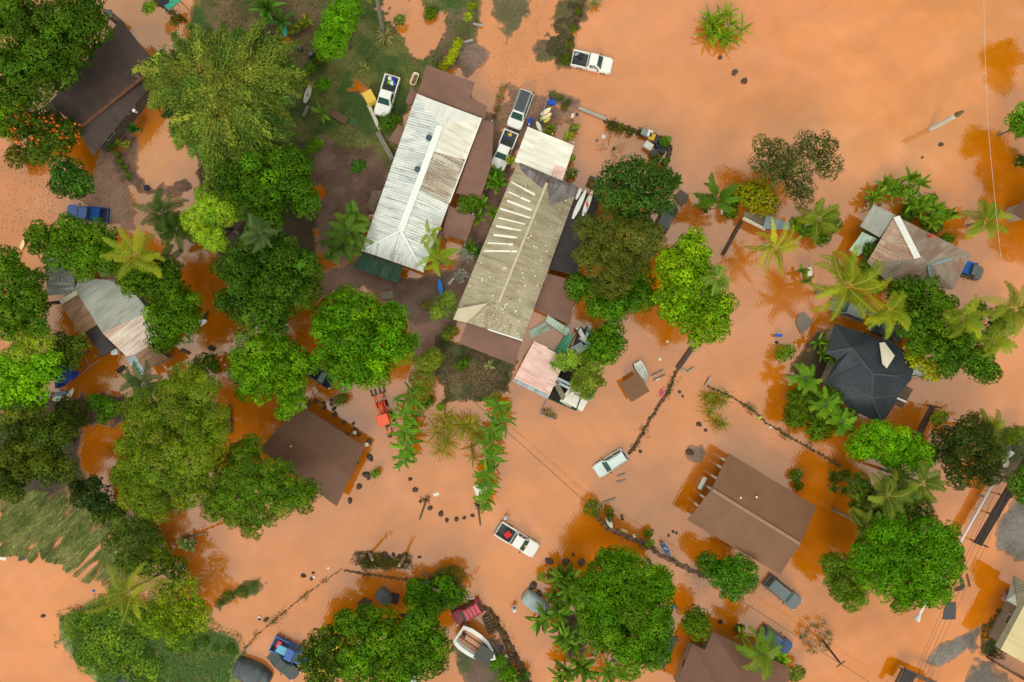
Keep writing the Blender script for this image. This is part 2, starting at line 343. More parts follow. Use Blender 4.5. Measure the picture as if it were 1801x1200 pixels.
wm = bpy.data.materials.new('silty_flood_water'); wm.use_nodes = True; n = wm.node_tree; b = n.nodes['Principled BSDF']
at = n.nodes.new('ShaderNodeAttribute'); at.attribute_name = 'tint'; n.links.new(at.outputs['Color'], b.inputs['Base Color'])
b.inputs['Roughness'].default_value = .035; b.inputs['IOR'].default_value = 2.15
tco = n.nodes.new('ShaderNodeTexCoord')
na = n.nodes.new('ShaderNodeTexNoise'); na.inputs['Scale'].default_value = .9; na.inputs['Detail'].default_value = 5; na.inputs['Roughness'].default_value = .6
nb = n.nodes.new('ShaderNodeTexWave'); nb.inputs['Scale'].default_value = .9; nb.inputs['Distortion'].default_value = 9; nb.inputs['Detail'].default_value = 3; nb.inputs['Detail Scale'].default_value = .6
mpn = n.nodes.new('ShaderNodeMapping'); mpn.inputs['Rotation'].default_value = (0, 0, .5); n.links.new(tco.outputs['Object'], mpn.inputs[0]); n.links.new(mpn.outputs[0], nb.inputs['Vector'])
n.links.new(tco.outputs['Object'], na.inputs['Vector'])
bp = n.nodes.new('ShaderNodeBump'); bp.inputs['Distance'].default_value = .012; n.links.new(na.outputs[0], bp.inputs['Height'])
bp2 = n.nodes.new('ShaderNodeBump'); bp2.inputs['Distance'].default_value = .0022; n.links.new(nb.outputs['Fac'], bp2.inputs['Height']); n.links.new(bp.outputs[0], bp2.inputs['Normal'])
n.links.new(bp2.outputs[0], b.inputs['Normal'])
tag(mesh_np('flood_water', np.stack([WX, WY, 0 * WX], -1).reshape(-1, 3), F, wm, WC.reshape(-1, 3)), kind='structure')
# ================================================================== plants
LEAF = leaf_mat('leaf'); BARK = mat('bark', (.16, .13, .10), .9, .3, 6, .03); BARKP = mat('palm_bark', (.24, .21, .18), .9, .25, 8, .03)
FROND = leaf_mat('frond', .5, .22, .12)
def leaf_cards(pos, nrm, ln, wd, rng, tang=None):
    k = len(pos); r = rng.normal(size=(k, 3)) if tang is None else tang + .35 * rng.normal(size=(k, 3))
    nrm = nrm / (np.linalg.norm(nrm, axis=1, keepdims=True) + 1e-9)
    t = r - (r * nrm).sum(1, keepdims=True) * nrm; t /= np.linalg.norm(t, axis=1, keepdims=True) + 1e-9
    b = np.cross(nrm, t); ln = ln[:, None]; wd = wd[:, None]
    V = np.stack([pos - t * ln / 2, pos + b * wd / 2 + t * ln * .05, pos + t * ln / 2, pos - b * wd / 2 + t * ln * .05], 1).reshape(-1, 3)
    return V, np.arange(4 * k).reshape(k, 4)
def tree(name, label, cat, lobes, h, col, seed=0, cr=.85, leaf=(.34, .2), dens=1., cover=1.0, hue=.25, tone=.28, flowers=None, squash=.62, trunk=True, group=None, base=None, droop=0., low=1.9, tips=.5):
    """lobes: (px,py,r_px[,dz]); h: height of crown top above water"""
    rng = np.random.default_rng(seed + 1000); LB = []
    for lb in lobes:
        r = lb[2] / S; dz = lb[3] if len(lb) > 3 else 0; zt = h + dz
        zc = max(zt - squash * r, .35); r = r * (HC - zc) / HC; c = P(lb[0], lb[1], zc); LB.append((np.array(c), r, min(squash * r, zt - zc + .01)))
    cx = sum(l[0][0] for l in LB) / len(LB); cy = sum(l[0][1] for l in LB) / len(LB)
    if base: q = P(base[0], base[1]); cx, cy = q.x, q.y
    pos = []; nr = []; col_ = []; ta = []
    col = np.array(col) * np.array((1.4, 1.5, .4)); leaf = (leaf[0] * .82, leaf[1] * .82)
    SUB = []
    for (c, r, rz) in LB:          # big limbs carry several foliage heads of their own tone
        if r < 1.7: SUB.append((c, r, rz, math.exp(rng.normal(0, tone * .5)), rng.random() * hue)); continue
        sr0 = min(max(.40 * r, .95), 1.75); n = int(1.5 * (r / sr0) ** 2) + 2
        i = np.arange(n) + .5; z = np.clip(1 - i / n * 1.25 + rng.normal(0, .06, n), -.3, 1); a = i * 2.39996 + rng.normal(0, .35, n); s_ = np.sqrt(1 - z * z); sr = sr0 * rng.uniform(.65, 1.2, n)
        for q in range(n):
            d = np.array([s_[q] * math.cos(a[q]), s_[q] * math.sin(a[q]), z[q]]); p = c + d * np.array([r - sr[q] * .75, r - sr[q] * .75, max(rz - sr[q] * .45, .1)]) * rng.uniform(.8, 1.08); p[2] = max(p[2], .3)
            if any((((p - c2) / np.array([r2, r2, rz2])) ** 2).sum() < .25 for (c2, r2, rz2) in LB if c2 is not c): continue
            SUB.append((p, sr[q], sr[q] * .8, math.exp(rng.normal(0, tone * .75)), rng.random() ** 1.6 * hue * 1.3))
    for (c, r, rz, tn0, hu0) in SUB:
        crr = min(cr * .62, r * .5); n = int(max(6, 1.35 * cover * 2 * math.pi * r * r / (crr * crr * 3.0)))
        i = np.arange(n) + .5; z = 1 - i / n * 1.35; z = np.clip(z + rng.normal(0, .05, n), -.5, 1); a = i * 2.39996 + rng.random(n) * .5
        s_ = np.sqrt(1 - z * z); d = np.stack([s_ * np.cos(a), s_ * np.sin(a), z], 1)
        cp = c + d * np.array([r, r, rz]) * (rng.uniform(.78, 1.08, n)[:, None]) - d * np.array([1, 1, .7]) * crr * .6
        keep = np.ones(n, bool)
        for S2 in SUB:
            if S2[0] is c or abs(S2[0][0] - c[0]) > r + S2[1]: continue
            q = ((cp - S2[0]) / np.array([S2[1], S2[1], S2[2]])); keep &= ~((q ** 2).sum(1) < .4)
        cp = cp[keep]; d = d[keep]; n = len(cp)
        if n == 0: continue
        m = int(105 * dens * (crr / .85) ** 2 * (.068 / (leaf[0] * leaf[1] / .67)) ** .8); m = max(m, 8)
        cs = crr * rng.uniform(.8, 1.25, n)
        dd = rng.normal(size=(n, m, 3)); dd[..., 2] = np.abs(dd[..., 2]) * .8 - .25; dd += d[:, None, :] * .7
        dd /= np.linalg.norm(dd, axis=2, keepdims=True)
        rr = 1.06 - .42 * rng.random((n, m, 1)) ** 1.7; p = cp[:, None, :] + dd * rr * cs[:, None, None] * np.array([1, 1, .8])
        p[..., 2] = np.maximum(p[..., 2], .06)
        tn = tn0 * np.exp(rng.normal(0, tone * .4, n)); hu = np.clip(hu0 + rng.normal(0, .12, n) * hue, 0, 1)
        bc = col * tn[:, None]; yel = np.stack([bc[:, 0] * 2.1 + .01, bc[:, 1] * 1.35 + .01, bc[:, 2] * .8], 1); bc = bc * (1 - hu[:, None]) + yel * hu[:, None]
        tipf = np.clip(rr[..., 0] - .85, 0, 1)[..., None] * tips * 4          # outermost leaves of each clump are paler and yellower
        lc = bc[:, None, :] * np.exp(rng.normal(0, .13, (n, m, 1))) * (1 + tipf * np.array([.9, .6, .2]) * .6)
        pos.append(p.reshape(-1, 3)); nn = dd + d[:, None, :] * .35 + rng.normal(0, .33, dd.shape); nr.append(nn.reshape(-1, 3)); col_.append(lc.reshape(-1, 3))
        t = dd.copy(); t[..., 2] -= droop; ta.append(t.reshape(-1, 3))
    for (c, r, rz) in LB:      # deep inner foliage, leaf colour darkened to paint in crown shade
        n = int(r * r * 26 * min(dens, 1)); q = rng.normal(size=(n, 3)); q /= np.linalg.norm(q, axis=1, keepdims=True); q *= rng.random((n, 1)) ** .4 * .72
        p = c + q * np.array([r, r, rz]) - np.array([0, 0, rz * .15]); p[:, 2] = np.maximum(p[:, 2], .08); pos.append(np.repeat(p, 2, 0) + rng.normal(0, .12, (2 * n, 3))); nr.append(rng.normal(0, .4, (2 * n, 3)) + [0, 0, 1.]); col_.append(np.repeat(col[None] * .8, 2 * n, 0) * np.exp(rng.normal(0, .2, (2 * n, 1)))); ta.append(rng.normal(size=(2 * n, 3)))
    inner = sum(len(x) for x in pos[-len(LB):])
    pos = np.concatenate(pos); nr = np.concatenate(nr); lc = np.concatenate(col_); ta = np.concatenate(ta); k = len(pos)
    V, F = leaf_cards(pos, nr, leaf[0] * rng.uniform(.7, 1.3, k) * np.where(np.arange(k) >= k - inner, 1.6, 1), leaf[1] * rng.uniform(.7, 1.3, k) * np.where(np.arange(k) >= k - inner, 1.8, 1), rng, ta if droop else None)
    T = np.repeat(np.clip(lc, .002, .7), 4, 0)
    bh = ground_h(cx, cy); bz = min(bh, 0) if bh < .02 else bh
    rt = thing(name, label, cat, (cx, cy, bz), 0, group); off = np.array((cx, cy, bz))
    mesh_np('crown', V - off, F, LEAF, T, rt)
    if trunk:
        mb = MB(); th = h * .5; tr = max(.1, h * .028)
        fork = Vector((rng.normal(0, .2), rng.normal(0, .2), th * .55 - bz))
        mb.tube([(0, 0, -.1), fork * .5 + Vector((.1, 0, 0)), fork], [tr * 1.35, tr, tr * .85], 8)
        for (c, r, rz) in LB:
            e = Vector(c - off); mid = fork.lerp(e, .5) + Vector((rng.normal(0, .15) * r * .4, rng.normal(0, .15) * r * .4, .2))
            mb.tube([fork, mid, e], [tr * .6, tr * .4, tr * .18], 6)
            for q in range(4):
                a = q * 1.57 + rng.random(); mb.tube([mid.lerp(e, .5), e + Vector((math.cos(a) * r * .65, math.sin(a) * r * .65, rz * .35))], [tr * .3, tr * .08], 4)
        mb.build('trunk', BARK, rt, True)
    if flowers:
        fc, nf, fs = flowers; sel = rng.choice(k, min(nf, k), False); fp = np.repeat(pos[sel], 6, 0) + rng.normal(0, fs * .7, (len(sel) * 6, 3)) + np.array([0, 0, .15])
        V2, F2 = leaf_cards(fp, rng.normal(size=fp.shape) + np.array([0, 0, 1.2]), np.full(len(fp), fs), np.full(len(fp), fs * .8), rng)
        tc2 = np.repeat(np.array(fc) * np.exp(rng.normal(0, .25, (len(fp), 1))), 4, 0); mesh_np('blossom', V2 - off, F2, LEAF, np.clip(tc2, 0, .9), rt)
    return rt
def strip_leaf(V, F, T, base, az, el, L, W, rng, droop, col, segs=7, fold=.25, rib=None):
    p = np.array(base, float); d = np.array([math.cos(az) * math.cos(el), math.sin(az) * math.cos(el), math.sin(el)]); side0 = np.array([-math.sin(az), math.cos(az), 0]); tw = rng.normal(0, .25)
    n0 = len(V); st = L / segs
    for i in range(segs + 1):
        t = i / segs; wv = W * (math.sin(math.pi * min(1, t * .86 + .12)) ** .7) * .5; sd_ = side0 * math.cos(tw) + np.cross(d, side0) * math.sin(tw)
        up = np.cross(side0, d); c = np.array(col) * (1 + .25 * (t - .5)); rc = np.array(rib if rib is not None else col)
        V += [p - sd_ * wv - up * wv * fold * -1, p + 0, p + sd_ * wv + up * wv * fold]; T += [c, rc, c * .9]
        if i < segs:
            a = n0 + 3 * i; F += [(a, a + 1, a + 4, a + 3), (a + 1, a + 2, a + 5, a + 4)]
        p = p + d * st; d = d + np.array([0, 0, -droop * st]); d /= np.linalg.norm(d)
def frond(V, F, T, base, az, el, L, rng, droop, col, pairs=22, ll=.9, rib=(.38, .33, .05), lw=.13, hang=.5):
    p = np.array(base, float); d = np.array([math.cos(az) * math.cos(el), math.sin(az) * math.cos(el), math.sin(el)]); pts = [p.copy()]; ds = [d.copy()]; N = 12; st = L / N; curl = rng.normal(0, .13); L = L * math.exp(rng.normal(0, .12)); droop = droop * rng.uniform(.6, 1.9)
    for i in range(N):
        p = p + d * st; d = d + np.array([-math.sin(az) * curl, math.cos(az) * curl, -droop * st * (0.4 + i / N)]); d /= np.linalg.norm(d); pts.append(p.copy()); ds.append(d.copy())
    pts = np.array(pts); ds = np.array(ds)
    for i in range(N):
        s_ = np.cross(ds[i], [0, 0, 1.]); s_ /= np.linalg.norm(s_) + 1e-9; w0 = .055 * (1 - .75 * i / N) * (L / 4) ** .5; w1 = .055 * (1 - .75 * (i + 1) / N) * (L / 4) ** .5; n0 = len(V); u = np.array([0, 0, .03])
        V += [pts[i] - s_ * w0 + u, pts[i] + s_ * w0 + u, pts[i + 1] + s_ * w1 + u, pts[i + 1] - s_ * w1 + u]; F.append((n0, n0 + 1, n0 + 2, n0 + 3)); T += [np.array(rib)] * 4
    tone = math.exp(rng.normal(0, .2)); cc = np.array(col) * tone * np.array((1.55, 1.5, .55))
    pairs = int(pairs * 1.35)
    for k in range(pairs):
        t = .1 + .9 * k / pairs; x = t * N; i = min(int(x), N - 1); q = pts[i] + (pts[i + 1] - pts[i]) * (x - i); dd = ds[i]
        s_ = np.cross(dd, [0, 0, 1.]); s_ /= np.linalg.norm(s_) + 1e-9; l = ll * 1.15 * ((1.04 - t) ** .5) * min(1, t * 4) ** .5 * rng.uniform(.6, 1.12)
        for sg in (-1, 1):
            ld = s_ * sg + dd * (.45 + .5 * t) + np.array([0, 0, .15 - hang * .3]); ld /= np.linalg.norm(ld); m = q + ld * l * .55; ld2 = ld + np.array([0, 0, -hang]); ld2 /= np.linalg.norm(ld2); e = m + ld2 * l * .5
            wv = dd * lw * .3; n0 = len(V); c = cc * math.exp(rng.normal(0, .12)); V += [q - wv * .6, q + wv * .6, m + wv, m - wv, e]; T += [c, c, c, c, c * 1.15]
            F += [(n0, n0 + 1, n0 + 2, n0 + 3), (n0 + 3, n0 + 2, n0 + 4, n0 + 4)]
def fin(V, F, T, off, rt, name='crown', m=None):
    V = np.array(V) - np.array(off); me = bpy.data.meshes.new(name)
    F = [f if f[-1] != f[-2] else f[:3] for f in F]; me.from_pydata(V.tolist(), [], F); me.materials.append(m or FROND)
    a = me.attributes.new('tint', 'FLOAT_COLOR', 'POINT'); c = np.ones((len(V), 4), np.float32); c[:, :3] = np.clip(np.array(T), .002, .8); a.data.foreach_set('color', c.ravel())
    return mkobj(name, me, rt)
YG = (.20, .22, .02); PG = (.07, .13, .015)
def palm(label, px, py, h, L=4., n=16, col=PG, yellow=.3, seed=0, base=None, name='coconut_palm', group=None, pairs=22, ll=.9, droop=.32, lw=.14, bend=0, el0=1.1, hang=.5, cat='palm tree', trunk_r=.16, rib=(.38, .33, .05)):
    rng = np.random.default_rng(seed + 500); top = P(px, py, h); b = P(base[0], base[1]) if base else Vector((top.x + rng.normal(0, .2), top.y + rng.normal(0, .2), 0))
    bh = ground_h(b.x, b.y); b.z = bh if bh > .02 else -.4
    rt = thing(name, label, cat, b, 0, group); V, F, T = [], [], []
    for i in range(n):
        az = i * 2.39996 + rng.normal(0, .2); f = i / n; el = el0 - f * (el0 + .25) + rng.normal(0, .1); yl = min(1, max(0, rng.random() * yellow * 2 * (.4 + f))); c = np.array(col) * (1 - yl) + np.array(YG) * yl
        frond(V, F, T, np.array(top) + np.array([math.cos(az), math.sin(az), 0]) * .1, az, el, L * rng.uniform(.82, 1.1), rng, droop / (L / 4), c, pairs, ll, lw=lw, hang=hang, rib=rib)
    fin(V, F, T, b, rt); mb = MB(); a = Vector((0, 0, -.1)); e = top - b; K = 8; pts = []
    for i in range(K + 1):
        t = i / K; q = a.lerp(e, t); bd = math.sin(math.pi * t) * bend; q += Vector((-(e.y), e.x, 0)).normalized() * bd if (e.x or e.y) else Vector(); q.z = a.z + (e.z - a.z) * (t ** .85 if base else t); pts.append(q)
    mb.tube(pts, [trunk_r * (1.35 - .5 * i / K) for i in range(K + 1)], 8); mb.build('trunk', BARKP, rt, True)
    return rt
def leafy(label, px, py, h, L=1.6, W=.4, n=14, col=PG, yellow=.2, seed=0, name='banana_plant', cat='plant', group=None, stems=1, spread=.5, droop=.5, el0=1.3, rib=None, trunk=True, zb=None, fold=.25):
    rng = np.random.default_rng(seed + 900); z0 = max(h - .4 * L, .2); c = P(px, py, z0); bh = ground_h(c.x, c.y); bz = bh if bh > .02 else -.3
    if zb is not None: bz = zb
    rt = thing(name, label, cat, (c.x, c.y, bz), 0, group); V, F, T = [], [], []; mb = MB()
    for s_ in range(stems):
        ox, oy = (rng.normal(0, spread), rng.normal(0, spread)) if stems > 1 else (0, 0); sb = Vector((c.x + ox, c.y + oy, z0 * rng.uniform(.7, 1.05)))
        for i in range(n):
            az = i * 2.39996 + rng.normal(0, .3); f = i / n; el = el0 - f * el0 + rng.normal(0, .15); yl = rng.random() * yellow * 2; cc_ = (np.array(col) * (1 - yl) + np.array(YG) * yl) * math.exp(rng.normal(0, .25)) * np.array((1.1, 1.1, .5))
            strip_leaf(V, F, T, sb, az, el, L * rng.uniform(.7, 1.1), W * rng.uniform(.8, 1.2), rng, droop, cc_, rib=rib if rib is not None else cc_ * 1.5, fold=fold)
        if trunk: mb.tube([(sb.x - c.x, sb.y - c.y, -.1), (sb.x - c.x, sb.y - c.y, sb.z - bz + .05)], [.11, .07], 6)
    fin(V, F, T, (c.x, c.y, bz), rt, 'leaves')
    if trunk: mb.build('stem', BARKP, rt, True)
    return rt
def bare(label, px, py, h, r, col=(.42, .44, .34), seed=0, name='bare_shrub', cat='shrub', n=7, rad=.045, leaves=0, base=None, group=None):
    rng = np.random.default_rng(seed + 300); c = P(px, py, h * .6); bh = ground_h(c.x, c.y); bz = bh if bh > .02 else -.3
    rt = thing(name, label, cat, (c.x, c.y, bz), 0, group); mb = MB(); rm = r / S; tips = []
    def br(p, d, l, rd, k):
        q = p + d * l; mb.tube([p, p.lerp(q, .5) + Vector(rng.normal(0, .05 * l, 3)), q], [rd, rd * .8, rd * .6], 4)
        if k == 0: tips.append(q); return
        for _ in range(3 if k > 1 else 4):
            nd = (d + Vector(rng.normal(0, .55, 3))); nd.z = abs(nd.z) * .7 + .1; br(q, nd.normalized(), l * .68, rd * .62, k - 1)
    for i in range(n):
        a = 6.283 * i / n + rng.random() * .5; br(Vector((0, 0, 0)), Vector((math.cos(a), math.sin(a), .9 * h / max(rm, .5))).normalized(), rm * .45, rad, 2)
    mb.build('branches', mat('pale_twig_%02d' % int(col[0] * 99), col, .85, .2, 5), rt)
    if leaves:
        tp = np.array([tuple(t) for t in tips]); p = np.repeat(tp, leaves, 0) + rng.normal(0, .12, (len(tp) * leaves, 3)); V, F = leaf_cards(p, rng.normal(size=p.shape) + [0, 0, 1], np.full(len(p), .2), np.full(len(p), .12), rng)
        mesh_np('leaves', V, F, LEAF, np.repeat(np.array([(.08, .12, .03)]) * np.exp(rng.normal(0, .3, (len(p), 1))), 4, 0), rt)
    return rt
def blades(name, label, poly, n, hgt, wid, lean, col, col2, seed=0, cat='grass', over_water=False, leanrand=.5, swirl=2.4):
    """ground cover: many thin blades, one object"""
    rng = np.random.default_rng(seed); pl = np.array(pp(poly)); lo = pl.min(0); hi = pl.max(0); X = rng.uniform(lo[0], hi[0], n * 3); Y = rng.uniform(lo[1], hi[1], n * 3)
    s_ = sdpoly(X, Y, pl) + 1.2 * (fbm(X, Y, .5, 3, seed) - .5) * 3; I = np.clip(np.searchsorted(gy, Y), 1, len(gy) - 1); J = np.clip(np.searchsorted(gx, X), 1, len(gx) - 1); Hh = HT[I, J]
    nn = fbm(X, Y, .6, 3, seed + 5) if seed != 1 else fbm((X + Y) * .35, (X - Y) * 1.5, .5, 4, 6) - .085
    nn = nn + rng.normal(0, .06, nn.shape)
    k = (s_ > 0) & ((Hh > .01) | over_water) & (nn > .36); X = X[k][:n]; Y = Y[k][:n]; Hh = np.maximum(Hh[k][:n], 0); k = len(X)
    if k == 0: return
    az = rng.normal(0, 1, k) * .5 + rng.random(k) * leanrand * 6.28; lx, ly = lean; hh = hgt * rng.uniform(.5, 1.3, k)
    gl = fbm(X, Y, .25, 3, seed + 9) * swirl - swirl / 2
    ca, sa = np.cos(gl), np.sin(gl); Lx = lx * ca - ly * sa + np.cos(az) * .35 * hgt; Ly = lx * sa + ly * ca + np.sin(az) * .35 * hgt
    b = np.stack([X, Y, Hh - .02], 1); m = b + np.stack([Lx * .4, Ly * .4, hh * .75], 1); t = b + np.stack([Lx, Ly, hh * (.9 if lx == 0 else .55)], 1)
    a2 = rng.random(k) * 3.14; wv = np.stack([np.cos(a2), np.sin(a2), 0 * a2], 1) * wid / 2
    V = np.stack([b - wv, b + wv, m + wv * .8, m - wv * .8, t - wv * .15, t + wv * .15], 1).reshape(-1, 3); ix = np.arange(k)[:, None] * 6
    F = np.concatenate([ix + [0, 1, 2, 3], ix + [3, 2, 5, 4]]); mix = np.clip(rng.random((k, 1)) * .7 + (fbm(X, Y, .4, 3, seed + 3)[:, None] - .35), 0, 1)
    C = (np.array(col) * (1 - mix) + np.array(col2) * mix) * np.exp(rng.normal(0, .2 if seed != 1 else .36, (k, 1))) * (1 if seed != 1 else .55 + .9 * fbm((X + Y) * .5, (X - Y) * 2., .8, 3, 77)[:, None])
    o = mesh_np(name, V, F, FROND, np.repeat(C, 6, 0)); tag(o, label, cat, kind='stuff'); return o

def bamboo(label, cx, cy, R, h, n, cols, seed=0, name='bamboo_clump', lv=240, ll=.42):
    """arching plumes of narrow leaves, golden culms showing in the middle"""
    rng = np.random.default_rng(seed); c = np.array(P(cx, cy, h * .8)); Rm = R / S; g = P(cx, cy, h * .8); bh = ground_h(g.x, g.y); bz = max(bh, -.3)
    rt = thing(name, label, 'bamboo', (g.x, g.y, bz)); off = np.array((g.x, g.y, bz)); pos = []; nr = []; ta = []; cl = []; mb = MB()
    for k in range(n):
        az = rng.random() * 6.283; rr = math.sqrt(rng.random()); L = Rm * rng.uniform(.3, .62); st = rr * Rm * .62 - L * .35 * (rr < .45); ex = 1 + .18 * math.sin(az * 3 + seed) + .12 * math.sin(az * 7)
        p0 = c + np.array([math.cos(az) * st * ex, math.sin(az) * st * ex, (1 - rr) * h * .16 + rng.normal(0, .3)]); a2 = az + rng.normal(0, .45); d = np.array([math.cos(a2), math.sin(a2), rng.uniform(.1, .5)]); pts = [p0.copy()]; ds = []
        for i in range(8): p0 = p0 + d / np.linalg.norm(d) * L / 8 * ex; d[2] -= .16 + .1 * rng.random(); pts.append(p0.copy()); ds.append(d / np.linalg.norm(d))
        pts = np.array(pts); ds = np.array(ds); t = rng.random(lv) * 7.99; i = t.astype(int); q = pts[i] + (pts[i + 1] - pts[i]) * (t - i)[:, None]; wd = (.06 + .3 * np.sin(np.pi * (t / 8) * .85 + .3))[:, None]
        q = q + rng.normal(0, 1, (lv, 3)) * wd * np.array([1, 1, .5]); pos.append(q); tt = ds[i] * 1.3 + rng.normal(0, .5, (lv, 3)) - [0, 0, .5]; ta.append(tt); nr.append(rng.normal(0, .45, (lv, 3)) + [0, 0, 1.])
        m = min(1, max(0, rng.normal(.4, .3) + (.25 if rr < .6 else 0))); cc = np.array(cols[0]) * (1 - m) + np.array(cols[1]) * m; cl.append(cc * math.exp(rng.normal(0, .34)) * np.exp(rng.normal(0, .22, (lv, 1))))
        if k % 3 == 0: mb.tube([tuple(v - off + [0, 0, .1]) for v in pts[:6]], [.045, .04, .035, .03, .02, .01], 4)
    pos = np.concatenate(pos); k = len(pos); pos[:, 2] = np.maximum(pos[:, 2], .1); V, F = leaf_cards(pos, np.concatenate(nr), ll * rng.uniform(.6, 1.3, k), .1 * rng.uniform(.7, 1.4, k), rng, np.concatenate(ta))
    mesh_np('foliage', V - off, F, LEAF, np.repeat(np.clip(np.concatenate(cl), .003, .8), 4, 0), rt)
    for i in range(26): a = rng.random() * 6.28; r = rng.random() * .8; mb.tube([(math.cos(a) * r, math.sin(a) * r, -.1), (math.cos(a) * (r + Rm * .12), math.sin(a) * (r + Rm * .12), h * .5), (math.cos(a) * (r + Rm * .35), math.sin(a) * (r + Rm * .35), h * .8)], [.06, .05, .03], 5)
    mb.build('culms', mat('golden_culm', (.45,.30,.06), .5, .3, 4), rt); return rt
# ================================================================== buildings
def area2(q): return sum(q[i][0] * q[(i + 1) % len(q)][1] - q[(i + 1) % len(q)][0] * q[i][1] for i in range(len(q)))
def roof_mesh(name, verts, faces, m, ridge, rt, off, thick=.12, swap=()):
    """verts [(px,py,z)], ridge = (pxa,pya,pxb,pyb); faces in swap have ribs turned 90 degrees (hip ends)"""
    vs = [P(x, y, z) - off for x, y, z in verts]; fs = []
    for f in faces:
        q = [vs[i] for i in f]; fs.append(tuple(f) if area2(q) > 0 else tuple(f[::-1]))
    me = bpy.data.meshes.new(name); me.from_pydata([tuple(v) for v in vs], [], fs); me.materials.append(m)
    a = P(ridge[0], ridge[1]); b = P(ridge[2], ridge[3]); d = (b - a).normalized(); e = Vector((-d.y, d.x, 0)); uv = me.uv_layers.new(name='uv')
    for pi, p in enumerate(me.polygons):
        dd, ee = (e, -d) if pi in swap else (d, e)
        for li in p.loop_indices:
            v = me.vertices[me.loops[li].vertex_index].co; uv.data[li].uv = (v.dot(dd) + 17.3, v.dot(ee) + 11.1)
    o = mkobj(name, me, rt); s = o.modifiers.new('thickness', 'SOLIDIFY'); s.thickness = thick; s.offset = -1; return o
def walls(poly, z0, z1, m, rt, off, inset=.5, windows=True, seed=0, door=True, trim=WHITE):
    q = [P(x, y, z1) for x, y in poly]; q = [Vector((v.x, v.y)) for v in q]
    if area2(q) < 0: q = q[::-1]
    n = len(q); ins = []
    for i in range(n):
        a, b, c = q[i - 1], q[i], q[(i + 1) % n]; e1 = (b - a).normalized(); e2 = (c - b).normalized(); n1_ = Vector((-e1.y, e1.x)); n2_ = Vector((-e2.y, e2.x))
        bis = n1_ + n2_; bis = bis / max(bis.dot(n1_), .35); ins.append(b + bis * inset)
    mb = MB(); mb.prism([(v.x - off.x, v.y - off.y) for v in ins], z0, z1 - .14); mb.build('wall', m, rt)
    if not windows: return
    rng = random.Random(seed); done = False
    for i in range(n):
        a, b = ins[i], ins[(i + 1) % n]; l = (b - a).length; k = int(l // 3.4)
        if k < 1: continue
        e = (b - a) / l; nr = Vector((e.y, -e.x)); rz = math.atan2(e.y, e.x)
        for j in range(k):
            c = a + e * (l * (j + .5) / k) + nr * .03; zc = z1 - 1.15
            if door and not done and j == k // 2 and i == n - 1:
                done = True; d = MB().box((c.x - off.x, c.y - off.y, z1 - 1.3), (.95, .08, 2.0), rz).build('door', WOODB, rt)
                MB().box((c.x - off.x + e.x * .35 + nr.x * .07, c.y - off.y + e.y * .35 + nr.y * .07, z1 - 1.35), (.12, .05, .05), rz).build('handle', METAL, d); continue
            w_ = MB().box((c.x - off.x, c.y - off.y, zc), (1.3, .07, 1.0), rz).build('window', trim, rt)
            MB().box((c.x - off.x + nr.x * .05, c.y - off.y + nr.y * .05, zc), (1.14, .02, .84), rz).build('pane', GLASS, w_)
def posts(pts, z0, z1, rt, off, m=WHITE, r=.12):
    for (x, y) in pts:
        c = P(x, y, (z0 + z1) / 2) - off; MB().box((c.x, c.y, (z0 + z1) / 2), (r * 2, r * 2, z1 - z0)).build('post', m, rt)
def house(name, label, cat, cpx): c = P(*cpx); c.z = 0; return thing(name, label, cat, c), c
def beam(mb, a, b, w_, t, off, dz=0):
    a = P(*a) - off; b = P(*b) - off; d = b - a; c = (a + b) / 2; mb.box((c.x, c.y, c.z + dz), (d.length, w_, t), math.atan2(d.y, d.x), 0, -math.asin(max(-1, min(1, d.z / max(d.length, .01)))))
def vent(px, py, z, rt, off, m=METAL, r=.12, h=.4):
    c = P(px, py, z) - off; MB().lathe([(r, -.3), (r, h * .6), (r * 1.7, h * .62), (r * 1.5, h), (.02, h * 1.15)], (c.x, c.y, z), 10).build('vent', m, rt)

DKBROWN = lin((110, 80, 66)); BROWN = lin((126, 98, 78))
R_SHING_D = roof_mat('dark_shingles', lin((60, 50, 50)), lin((84, 66, 62)), shingle=True, patch=.15, rust=lin((95, 62, 45)), rust_amt=.05)
R_BROWN = roof_mat('brown_shingles', lin((108, 75, 60)), lin((117, 83, 67)), shingle=True, patch=.08, weather=.22)
R_BROWN2 = roof_mat('brown_shingles_weathered', lin((122, 86, 62)), lin((132, 95, 70)), shingle=True, patch=.06, weather=.22)
R_BROWN3 = roof_mat('brown_sheet_roof', lin((116, 84, 74)), lin((132, 98, 86)), rib=.3, patch=.2, ribh=.006, weather=.22)
R_WHITE = roof_mat('white_painted_iron', lin((208, 216, 220)), lin((244, 246, 242)), rust=lin((128, 108, 90)), rust_amt=.28, seam=.75, seamcol=lin((96, 84, 74)), line=1.0, ribh=.03)
R_WHITE2 = roof_mat('fresh_white_roof', lin((240, 240, 236)), lin((252, 250, 246)), rib=.8, patch=.5)
R_CREAM = roof_mat('cream_roof_panel', lin((224, 219, 206)), lin((242, 239, 228)), rib=.8, patch=.4, rust=lin((150, 126, 104)), rust_amt=.12)
R_PEEL = roof_mat('peeling_roof', lin((226, 220, 205)), lin((176, 160, 142)), rust=lin((104, 82, 66)), rust_amt=.75, seam=.6, line=.9)
R_TAN = roof_mat('tan_weathered_iron', lin((156, 146, 122)), lin((184, 174, 149)), rust=lin((124, 96, 74)), rust_amt=.35, rib=.25, ribh=.02, patch=.3, seam=.35, line=2.6)
R_GREY = roof_mat('grey_mossy_roof', lin((98, 82, 80)), lin((158, 154, 156)), rust=lin((78, 64, 60)), rust_amt=.7, rib=.3, patch=.3)
